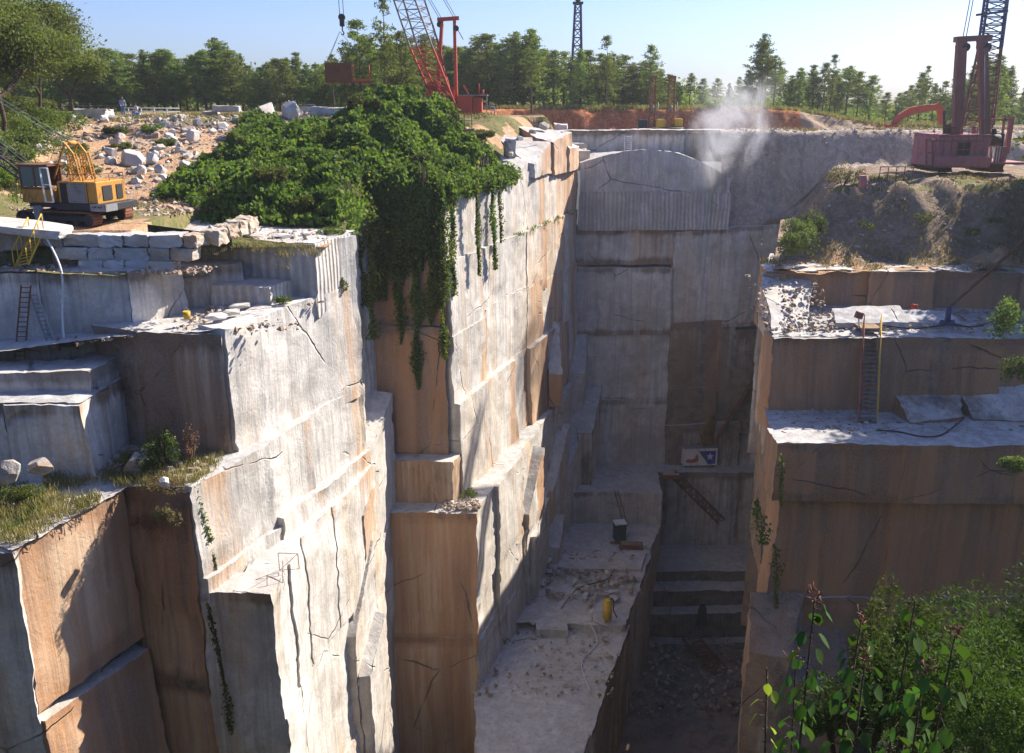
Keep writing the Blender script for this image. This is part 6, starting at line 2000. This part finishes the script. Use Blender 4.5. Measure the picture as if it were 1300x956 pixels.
def hose(pts, r, mat, label, name='hose'):
    root_pts = []
    for a, b, c, d in zip([pts[0]] + pts[:-2], pts[:-1], pts[1:], pts[2:] + [pts[-1]]):
        a, b, c, d = map(Vector, (a, b, c, d))
        for k in range(6):
            t = k / 6
            root_pts.append(.5 * ((2 * b) + (-a + c) * t + (2 * a - 5 * b + 4 * c - d) * t * t + (-a + 3 * b - 3 * c + d) * t ** 3))
    root_pts.append(Vector(pts[-1]))
    mb = MB(); mb.path(root_pts, r, 6)
    o = mb.build(name, mat)
    return tag(o, label, 'hose')


def onz(px, py, z):
    v = (433 - py) / FPX; dy, dz = CP + v * SP, -SP + v * CP
    return G(px, py, z * dy / dz)


hose([onz(1206, 411, -13.55), onz(1235, 415, -13.55), onz(1262, 408, -13.5), onz(1285, 410, -13.5), onz(1320, 404, -13.4)], .05, M['black'], 'black hose curling right from the blue pump')
hose([onz(1120, 413, -13.6), onz(1160, 417, -13.6), onz(1190, 414, -13.6), onz(1203, 413, -13.6)], .04, M['black'], 'black hose between the stairs top and the blue pump')
hose([onz(1112, 546, -18.5), onz(1140, 548, -18.5), onz(1170, 554, -18.5), onz(1195, 552, -18.5), onz(1218, 536, -18.3), onz(1224, 530, -18.2)], .04, M['black'], 'thin dark hose winding over the lower right bench')
hose([G(58, 300, 38.3), G(78, 345, 37.5), G(79, 400, 37.0), G(81, 432, 36.6)], .05, M['white_m'], 'pale pipe running down the left wall beside the ladders', 'pipe')
hose([G(40, 298, 38.3), G(0, 288, 38.2), G(-20, 286, 38.2)], .04, M['black'], 'dark hose over the slab at the left edge')
P = G(86, 436, 36.4)
rl = empty('hose_reel', P, .3, 'small rusty reel on the bench path below the pale pipe', 'reel')
mb = MB(); mb.tube((-.35, 0, 0), (.35, 0, 0), .16, .16, 12); mb.build('drum', M['dark_m'], rl)
for s in (-1, 1):
    mb = MB(); mb.tube((s * .38, 0, 0), (s * .33, 0, 0), .3, .3, 16); mb.build('flange', M['rust'], rl)
P = G(237, 400, 36.9)
bk = empty('bucket', P - Vector((0, 0, .15)), 0, 'small orange bucket on the edge of the near wall', 'bucket')
mb = MB(); mb.tube((0, 0, 0), (0, 0, .32), .13, .17, 14); mb.build('body', M['yellow_m'], bk)
mb = MB(); mb.path([Vector((-.17, 0, .3)), Vector((0, 0, .5)), Vector((.17, 0, .3))], .012, 5); mb.build('handle', M['steel'], bk)
for (x_, y_, d, r_, h_, m_, lab) in ((1095, 238, 62.5, .32, .85, 'purple_m', 'red oil drum at the left edge of the mound'), (645, 200, 72.0, .33, 1.3, 'steel', 'blue grey drum above the sunlit wall'), (1160, 393, 55.0, .22, .35, 'red_m', 'small red can on the upper right bench')):
    P = G(x_, y_, d)
    o = empty('oil_drum' if r_ > .3 else 'fuel_can', P, 0, lab, 'drum' if r_ > .3 else 'can')
    mb = MB(); mb.tube((0, 0, 0), (0, 0, h_), r_, r_, 16)
    for z in (.02, .34, .66, .98): mb.tube((0, 0, h_ * z - .02), (0, 0, h_ * z + .02), r_ * 1.04, r_ * 1.04, 16)
    mb.build('body', M[m_], o)
    mb = MB(); mb.tube((r_ * .5, 0, h_), (r_ * .5, 0, h_ + .05), .05, .05, 8); mb.build('cap', M['dark_m'], o)
# fence frame beside the maroon crane
P0, P1 = G(1116, 228, 63.5), G(1158, 226, 63.5)
fr = empty('railing', P0, 0, 'low rusty tube railing at the mound edge left of the maroon crane', 'railing')
mb = MB(); L_ = P1.x - P0.x
for k in range(5): mb.tube((L_ * k / 4, 0, -.1), (L_ * k / 4, 0, .9), .035, .035, 5)
mb.tube((0, 0, .9), (L_, 0, .92), .035, .035, 5); mb.tube((0, 0, .45), (L_, 0, .45), .03, .03, 5); mb.build('frame', M['rust'], fr)
# railing frame above the creeper in front of the red crane
P0 = G(552, 166, 66)
fr = empty('railing', P0, 0, 'dark rusty platform with thin railing poking out of the creeper', 'railing')
mb = MB()
for k in range(6): mb.tube((k * .55, 0, 0), (k * .55, 0, 1.35), .03, .03, 5)
mb.tube((1.0, 0, .7), (2.8, 0, .75), .025, .025, 5); mb.tube((1.0, 0, 1.2), (2.8, 0, 1.25), .025, .025, 5); mb.build('railing', M['rust'], fr)
mb = MB(); mb.box((1.35, .3, -.05), (3.2, .7, .16), (0, R(-5), 0)); mb.build('deck', M['wood'], fr)
# rusty lattice boom lying down the slope at the far right
A_, B_ = G(1208, 388, 54.5), G(1312, 296, 60)
lb = empty('lattice_boom', A_, 0, 'rusty lattice boom leaning down the slope at the right edge', 'boom')
mb = MB(); n_ = Vector((.25, -.3, .6)); m_ = Vector((.3, .5, 0))
lattice(mb, A_, A_ + m_ * .3, A_ + n_ * .3 + m_ * .3, A_ + n_ * .3, B_, B_ + m_, B_ + n_ * 1.5 + m_, B_ + n_ * 1.5, 12, .075, .035); part(mb, 'frame', M['rust'], lb)
# lattice boom leaning in the dark corner of the pit, ramp and rack in the trench
for (a, b, w, lab, nm) in ((G(905, 562, 83.0), G(968, 462, 83.2), .5, 'thin rusty lattice leaning in the dark corner behind the painted box', 'lattice_boom'),
                           (G(912, 664, 80.6), G(850, 603, 80.9), .8, 'rusty lattice ramp sloping down the shaded wall below the ledge', 'lattice_boom'),
                           (G(908, 862, 67.5), G(866, 812, 71.3), 1.6, 'rusty ladder like rack lying in the trench', 'rack')):
    o = empty(nm, a, 0, lab, 'rack' if nm == 'rack' else 'boom')
    mb = MB(); n_ = Vector((w * .7, 0, w * .7)) if nm != 'rack' else Vector((w, .2, 0)); m_ = Vector((0, -.4, 0)) if nm != 'rack' else Vector((0, 0, .3))
    lattice(mb, a, a + n_, a + n_ + m_, a + m_, b, b + n_, b + n_ + m_, b + m_, 14, .06, .035); part(mb, 'frame', M['rust'], o)
    if nm == 'lattice_boom' and a.z < -42:
        mb = MB(); beam(mb, a + n_ * .5, b + n_ * .5, .5, .1); part(mb, 'walkway', M['rust'], o)
o = empty('fuel_tank', G(855, 607, 80.6), 0, 'rusty small tank at the head of the lattice ramp', 'tank')
mb = MB(); mb.box((-.3, 0, .25), (2.0, .9, .45), bev=.1); mb.build('body', M['rust'], o)
mb = MB(); mb.box((-.3, 0, .55), (1.6, .8, .1)); mb.build('lid', M['stone_warm'], o)
# gate shaped cleft stain: tall mossy fragment behind the box
o = boulder(G(898, 552, 83.2), (2.1, .8, 4.4), 'ochre wedge of rock leaning on the wall behind the painted box', me=BR_[2], rot=(0, .05, .3), name='rock_wedge')
o.data = o.data.copy(); o.data.materials[0] = soil_mat('ochre_rock', (.24, .15, .05), (.14, .10, .04), (.30, .20, .08), 1.0)

# painted box body on the far ledge
P = G(867, 593, 82.6); P.z = -36.62
bx = empty('box_trailer', P, R(3), 'white box body painted with a red figure and a white star on blue', 'box')
Wd, Hd = 3.55, 1.95
mb = MB(); mb.box((Wd / 2, .7, Hd / 2 + .1), (Wd, 1.4, Hd), bev=.03); body = mb.build('body', M['white_m'], bx)
mb = MB(); mb.box((Wd / 2, .7, Hd + .16), (Wd + .1, 1.5, .14)); mb.build('roof', M['steel'], bx)
mb = MB(); mb.prism([(Wd * .44, Hd * .88), (Wd * .94, Hd * .88), (Wd * .94, .28), (Wd * .74, .22)], -.016, .01); mb.build('blue_panel', M['logo_blue'], body)
mb = MB()
pts = []
for k in range(10):
    a = math.pi / 2 + k * math.pi / 5; r_ = .46 if k % 2 == 0 else .2
    pts.append((Wd * .78 + math.cos(a) * r_ * .9, Hd * .56 + math.sin(a) * r_))
mb.prism(pts, -.03, -.018); mb.build('star', M['white_m'], body)
mb = MB()
mb.prism([(.25, .72), (.55, .85), (.95, .8), (1.3, 1.05), (1.55, 1.0), (1.6, .7), (1.35, .5), (.95, .42), (.5, .45), (.3, .58)], -.014, .01)
mb.prism([(1.15, 1.15), (1.4, 1.35), (1.6, 1.15), (1.4, 1.05)], -.02, .01); mb.build('red_figure', M['logo_red'], body)
mb = MB(); [mb.box((x, .7, .06), (.3, 1.3, .14)) for x in (.3, Wd - .4)]; mb.build('skid', M['dark_m'], bx)

hose([Vector((4.0, 62, -39.95)), Vector((5.6, 64.5, -39.6)), Vector((8.2, 66.0, -39.6)), Vector((9.6, 70.0, -39.9)), Vector((10.4, 73.0, -39.9))], .04, M['black'], 'black hose snaking over the pit floor towards the dark green bin')
hose([Vector((5.9, 60.9, -39.9)), Vector((6.6, 58.5, -40.6)), Vector((5.2, 56.0, -40.65)), Vector((5.6, 52.5, -40.7))], .035, M['white_m'], 'pale hose lying on the near pit floor below the yellow tank')
# gear on the pit floor
P = G(786, 691, 73.5); P.z = -39.95
o = empty('storage_bin', P, R(10), 'dark green upright bin with pale lid on the pit floor', 'bin')
mb = MB(); mb.box((0, 0, .85), (1.05, .9, 1.7), bev=.05); b_ = mb.build('body', M['teal_m'], o)
mb = MB(); mb.box((0, -.46, .9), (.04, .03, 1.4)); mb.box((0, -.47, 1.2), (.9, .02, .04)); mb.build('seam_strip', M['black'], b_)
mb = MB(); mb.box((0, 0, 1.76), (1.15, 1.0, .12), bev=.02); mb.build('lid', M['white_m'], o)
P = G(795, 703, 72.0); P.z = -39.9
o = empty('steel_skid', P, R(-6), 'rusty steel beam skid in front of the dark green bin', 'skid')
mb = MB(); mb.box((.4, -.3, .18), (2.2, .3, .32)); mb.box((-.2, .35, .16), (2.6, .16, .14)); mb.box((1.3, 0, .2), (.3, 1.0, .3)); mb.build('beams', M['rust'], o)
mb = MB(); mb.box((.4, .05, .36), (1.9, .7, .05)); mb.build('plank', M['wood'], o)
P = G(771, 783, 60.4); P.z = -40.0
o = empty('air_tank', P, 0, 'upright yellow tank with pipe beside the trench edge', 'tank')
mb = MB(); mb.tube((0, 0, .25), (0, 0, 1.75), .36, .36, 18); mb.tube((0, 0, 1.75), (0, 0, 1.9), .36, .22, 18); mb.tube((0, 0, .1), (0, 0, .25), .22, .36, 18); mb.build('body', M['yellow_m'], o)
mb = MB(); mb.path([Vector((.1, 0, 1.85)), Vector((.35, 0, 2.0)), Vector((.5, 0, 1.6)), Vector((.45, 0, .9)), Vector((.8, .1, .2))], .05, 6); mb.build('pipe', M['dark_m'], o)
for k in range(3):
    a = k * 2.1; mb = MB(); mb.tube((math.cos(a) * .28, math.sin(a) * .28, 0), (math.cos(a) * .26, math.sin(a) * .26, .3), .04, .04, 5); mb.build('leg', M['dark_m'], o)
P = G(891, 778, 73.0); P.z = -48.9
o = empty('doorway_shade', P, 0, 'black plate standing in for the shade of a doorway at the trench steps', 'plate')
mb = MB(); mb.prism([(-.45, 0), (.5, 0), (.42, 1.9), (.2, 2.3), (-.15, 2.3), (-.38, 1.7)], -.06, .06); mb.build('plate', M['black'], o)  # flat black sheet painted for the dark inside of a doorway
# thin wire frame on the small ledge
P = G(330, 748, 32.6)
o = empty('wire_railing', P, 0, 'thin bent wire railing standing on the small near ledge', 'railing')
mb = MB()
pt = [G(339, 754, 32.2), G(339, 731, 32.4), G(359, 740, 32.6), G(359, 712, 33.4), G(355, 724, 33.4), G(353, 702, 33.4), G(378, 703, 33.6), G(380, 722, 33.8)]
for a, b in ((0, 1), (2, 3), (4, 5), (5, 6), (6, 7), (4, 7), (1, 2)): mb.tube(pt[a], pt[b], .015, .015, 4)
mb.tube(pt[4], pt[6], .012, .012, 4); mb.tube(G(325, 736, 32.2), pt[4], .012, .012, 4)
part(mb, 'frame', M['rust'], o)
# pipe rack railing next to the people
P = G(188, 146, 84); P.z = hit(188, 146, hL).z
o = empty('pipe_rack', (P.x, P.y, -1.75), 0, 'low pale pipe rack on the plateau behind the two people', 'rack')
mb = MB()
for x in (-1.8, -.6, .6, 1.8): mb.tube((x, 0, 0), (x, 0, .9), .05, .05, 5)
for z in (.3, .6, .9): mb.tube((-2.2, 0, z), (3.0, 0, z - .05), .045, .045, 5)
mb.build('frame', M['white_m'], o)
P = G(393, 138, 88)
o = empty('work_trestle', (P.x, P.y, -1.7), 0, 'small grey steel frame above the pale slab left of the creeper top', 'trestle')
mb = MB()
for x in (-.7, .7):
    for y in (-.5, .5): mb.tube((x, y, 0), (x * .6, y * .6, 1.1), .04, .04, 5)
mb.tube((-.5, -.3, 1.1), (.5, -.3, 1.1), .04, .04, 5); mb.tube((-.5, .3, 1.1), (.5, .3, 1.1), .04, .04, 5); mb.tube((-.8, 0, .5), (1.6, 0, .6), .05, .05, 5); mb.build('frame', M['steel'], o)
for (x_, y_, w_, d) in ((105, 138, 100, 100), ):
    P = G(130, 137, 96)
    o = empty('flat_shed', (P.x, P.y, -1.75), 0, 'long low dark roofed rack behind the cut block', 'rack')
    mb = MB(); mb.box((0, 0, .9), (7.5, 1.6, .16)); mb.build('roof', M['dark_m'], o)
    for x in (-3.4, 0, 3.4): mb = MB(); mb.box((x, 0, .4), (.15, 1.2, .9)); mb.build('post', M['rust'], o)


# ------------------------------------------------------------------ people
def person(loc, rz, H, pose, shirt, label):
    root = empty('person', loc, rz, label, 'person')
    s = H / 1.75
    if pose == 'stand':
        J = dict(pel=(0, 0, .95), wai=(0, .01, 1.1), che=(0, .0, 1.33), nek=(0, .0, 1.47), hed=(0, -.03, 1.62), htp=(0, -.02, 1.72),
                 shl=(-.18, 0, 1.40), ell=(-.26, -.02, 1.14), wrl=(-.17, -.2, 1.05), hnl=(-.12, -.27, 1.04), shr=(.18, 0, 1.40), elr=(.25, .0, 1.14), wrr=(.24, -.06, .90), hnr=(.24, -.09, .80),
                 hil=(-.09, 0, .90), knl=(-.10, -.02, .50), anl=(-.11, .02, .09), tol=(-.13, -.16, .04), hir=(.09, 0, .90), knr=(.10, .0, .50), anr=(.11, .03, .09), tor=(.13, -.14, .04))
    else:
        J = dict(pel=(0, 0, .48), wai=(0, -.02, .62), che=(0, -.06, .85), nek=(0, -.09, .99), hed=(0, -.12, 1.13), htp=(0, -.12, 1.23),
                 shl=(-.18, -.07, .93), ell=(-.24, -.18, .70), wrl=(-.14, -.40, .62), hnl=(-.10, -.48, .60), shr=(.18, -.07, .93), elr=(.24, -.18, .70), wrr=(.14, -.40, .62), hnr=(.10, -.48, .60),
                 hil=(-.09, -.03, .46), knl=(-.13, -.45, .50), anl=(-.12, -.42, .09), tol=(-.13, -.58, .04), hir=(.09, -.03, .46), knr=(.13, -.45, .50), anr=(.12, -.42, .09), tor=(.13, -.58, .04))
    rad = dict(pel=.15, wai=.13, che=.15, nek=.06, hed=.10, htp=.07, shl=.075, ell=.048, wrl=.034, hnl=.03, shr=.075, elr=.048, wrr=.034, hnr=.03, hil=.10, knl=.065, anl=.045, tol=.04, hir=.10, knr=.065, anr=.045, tor=.04)
    E = [('pel', 'wai'), ('wai', 'che'), ('che', 'nek'), ('nek', 'hed'), ('hed', 'htp'), ('che', 'shl'), ('shl', 'ell'), ('ell', 'wrl'), ('wrl', 'hnl'), ('che', 'shr'), ('shr', 'elr'), ('elr', 'wrr'), ('wrr', 'hnr'),
         ('pel', 'hil'), ('hil', 'knl'), ('knl', 'anl'), ('anl', 'tol'), ('pel', 'hir'), ('hir', 'knr'), ('knr', 'anr'), ('anr', 'tor')]

    def skin(name, names, edges, scale, mat):
        ids = {n_: i for i, n_ in enumerate(names)}
        me = bpy.data.meshes.new(name)
        me.from_pydata([tuple(c * s for c in J[n_]) for n_ in names], [(ids[a], ids[b]) for a, b in edges], [])
        o = bpy.data.objects.new(name, me); col.objects.link(o); o.parent = root
        md = o.modifiers.new('skin', 'SKIN'); md.use_smooth_shade = True
        if not me.skin_vertices: me.skin_vertices.new()
        for n_, i in ids.items():
            me.skin_vertices[0].data[i].radius = (rad[n_] * scale * s, rad[n_] * scale * s)
        me.skin_vertices[0].data[0].use_root = True
        o.modifiers.new('sub', 'SUBSURF').levels = 1
        me.materials.append(mat)
        return o
    skin('body', list(J), E, 1.0, M['skin'])
    skin('shirt', ['che', 'wai', 'nek', 'shl', 'ell', 'shr', 'elr'], [('che', 'wai'), ('che', 'nek'), ('che', 'shl'), ('shl', 'ell'), ('che', 'shr'), ('shr', 'elr')], 1.14, M[shirt])
    skin('trousers', ['pel', 'hil', 'knl', 'anl', 'hir', 'knr', 'anr'], [('pel', 'hil'), ('hil', 'knl'), ('knl', 'anl'), ('pel', 'hir'), ('hir', 'knr'), ('knr', 'anr')], 1.16, M['jeans'])
    mb = MB()
    hd = Vector(J['htp']) * s
    for (dz, r0, r1) in ((-.03, .112, .10), (.03, .10, .05)): mb.tube(hd + Vector((0, .012, dz - .02)), hd + Vector((0, .012, dz + .04)), r0 * s, r1 * s, 10)
    mb.build('hair', M['hair'], root)
    return root


P = G(157, 146.5, 82)
person((P.x, P.y, float(hL(np.array([P.x]), np.array([P.y]))[0])), R(25), 1.72, 'stand', 'shirt_blue', 'person in light blue shirt and jeans standing at the plateau edge')
P = G(174, 144, 83)
zz_ = float(hL(np.array([P.x]), np.array([P.y]))[0])
person((P.x, P.y, zz_ + .05), R(-20), 1.7, 'sit', 'shirt_white', 'person in pale shirt sitting right of the standing one')
boulder((P.x, P.y + .1, zz_ + .2), (.7, .6, .5), 'low rock the second person sits on', rot=(0, 0, .3))


# ------------------------------------------------------------------ drilling dust
def plume():
    m = bpy.data.materials.new('drilling_dust'); m.use_nodes = True
    nt = m.node_tree
    nt.nodes.remove(nt.nodes['Principled BSDF'])
    k = N(nt)
    v = k.node('ShaderNodeVolumePrincipled')
    v.inputs['Color'].default_value = (.92, .92, .95, 1)
    v.inputs['Anisotropy'].default_value = .35
    tc = k.node('ShaderNodeTexCoord')
    P = tc.outputs['Object']
    sx = k.node('ShaderNodeSeparateXYZ'); k.put(sx.inputs[0], P)
    X, Y, Z = sx.outputs
    zt = k.math('DIVIDE', Z, 11.5)                                     # 0 foot .. 1 top
    wob = k.math('MULTIPLY', k.math('SUBTRACT', k.noise(P, .22, 3), .5), 4.5)
    cx = k.math('ADD', k.math('MULTIPLY', k.math('POWER', k.math('MAXIMUM', zt, 0.001), 1.2), 3.4), wob)
    rad = k.math('ADD', 1.2, k.math('MULTIPLY', k.math('MAXIMUM', zt, 0), 4.2))
    dx = k.math('DIVIDE', k.math('SUBTRACT', X, cx), rad)
    dy = k.math('DIVIDE', Y, k.math('MULTIPLY', rad, .8))
    rr = k.math('SQRT', k.math('ADD', k.math('MULTIPLY', dx, dx), k.math('MULTIPLY', dy, dy)))
    core = k.ramp(rr, 1.0, .1)
    nz = k.ramp(k.noise(k.mapv(P, (1, 1, .75)), .42, 6, .62, .8), .36, .72)
    fz = k.math('MULTIPLY', k.ramp(zt, -.02, .08), k.ramp(zt, 1.0, .35))
    # a second thin drift towards the right
    c2x = k.math('SUBTRACT', X, k.math('ADD', 4.6, wob))
    r2 = k.math('SQRT', k.math('ADD', k.math('POWER', k.math('DIVIDE', c2x, 3.2), 2), k.math('POWER', k.math('DIVIDE', k.math('SUBTRACT', Z, 6.0), 5.5), 2)))
    r2 = k.math('ADD', r2, k.math('ABSOLUTE', k.math('DIVIDE', Y, 4.0)))
    d2 = k.math('MULTIPLY', k.ramp(r2, 1.0, .1), .5)
    dens = k.math('MULTIPLY', k.math('MULTIPLY', k.math('MAXIMUM', k.math('MULTIPLY', core, fz), d2), nz), .95)
    k.put(v.inputs['Density'], dens)
    nt.links.new(v.outputs[0], nt.nodes['Material Output'].inputs['Volume'])
    bm = bmesh.new(); bmesh.ops.create_icosphere(bm, subdivisions=3, radius=1)
    for v_ in bm.verts:
        t = (v_.co.z + 1) / 2
        v_.co = Vector((v_.co.x * (2.8 + 8.5 * t) + 3.4 * t, v_.co.y * (1.4 + 3.0 * t), -.6 + 15.2 * t))
    me = bpy.data.meshes.new('dust_plume'); bm.to_mesh(me); bm.free()
    me.materials.append(m)
    o = bpy.data.objects.new('dust_plume', me); col.objects.link(o)
    B = G(886, 240, 86.5)
    o.location = (B.x, B.y - 3.0, B.z)
    tag(o, 'pale plume of drilling dust rising above the back wall', 'dust', kind='stuff')


plume()


# ------------------------------------------------------------------ air
hm = bpy.data.materials.new('haze_air'); hm.use_nodes = True
hm.node_tree.nodes.remove(hm.node_tree.nodes['Principled BSDF'])
hv = hm.node_tree.nodes.new('ShaderNodeVolumePrincipled')
hv.inputs['Color'].default_value = (.86, .93, 1.0, 1)
hv.inputs['Density'].default_value = .00028
hv.inputs['Anisotropy'].default_value = .45
hm.node_tree.links.new(hv.outputs[0], hm.node_tree.nodes['Material Output'].inputs['Volume'])
mb = MB(); mb.box((0, 60, -9), (760, 760, 86))
hz = mb.build('haze', hm)
tag(hz, 'thin bright haze in the air over the quarry', 'haze', kind='stuff')
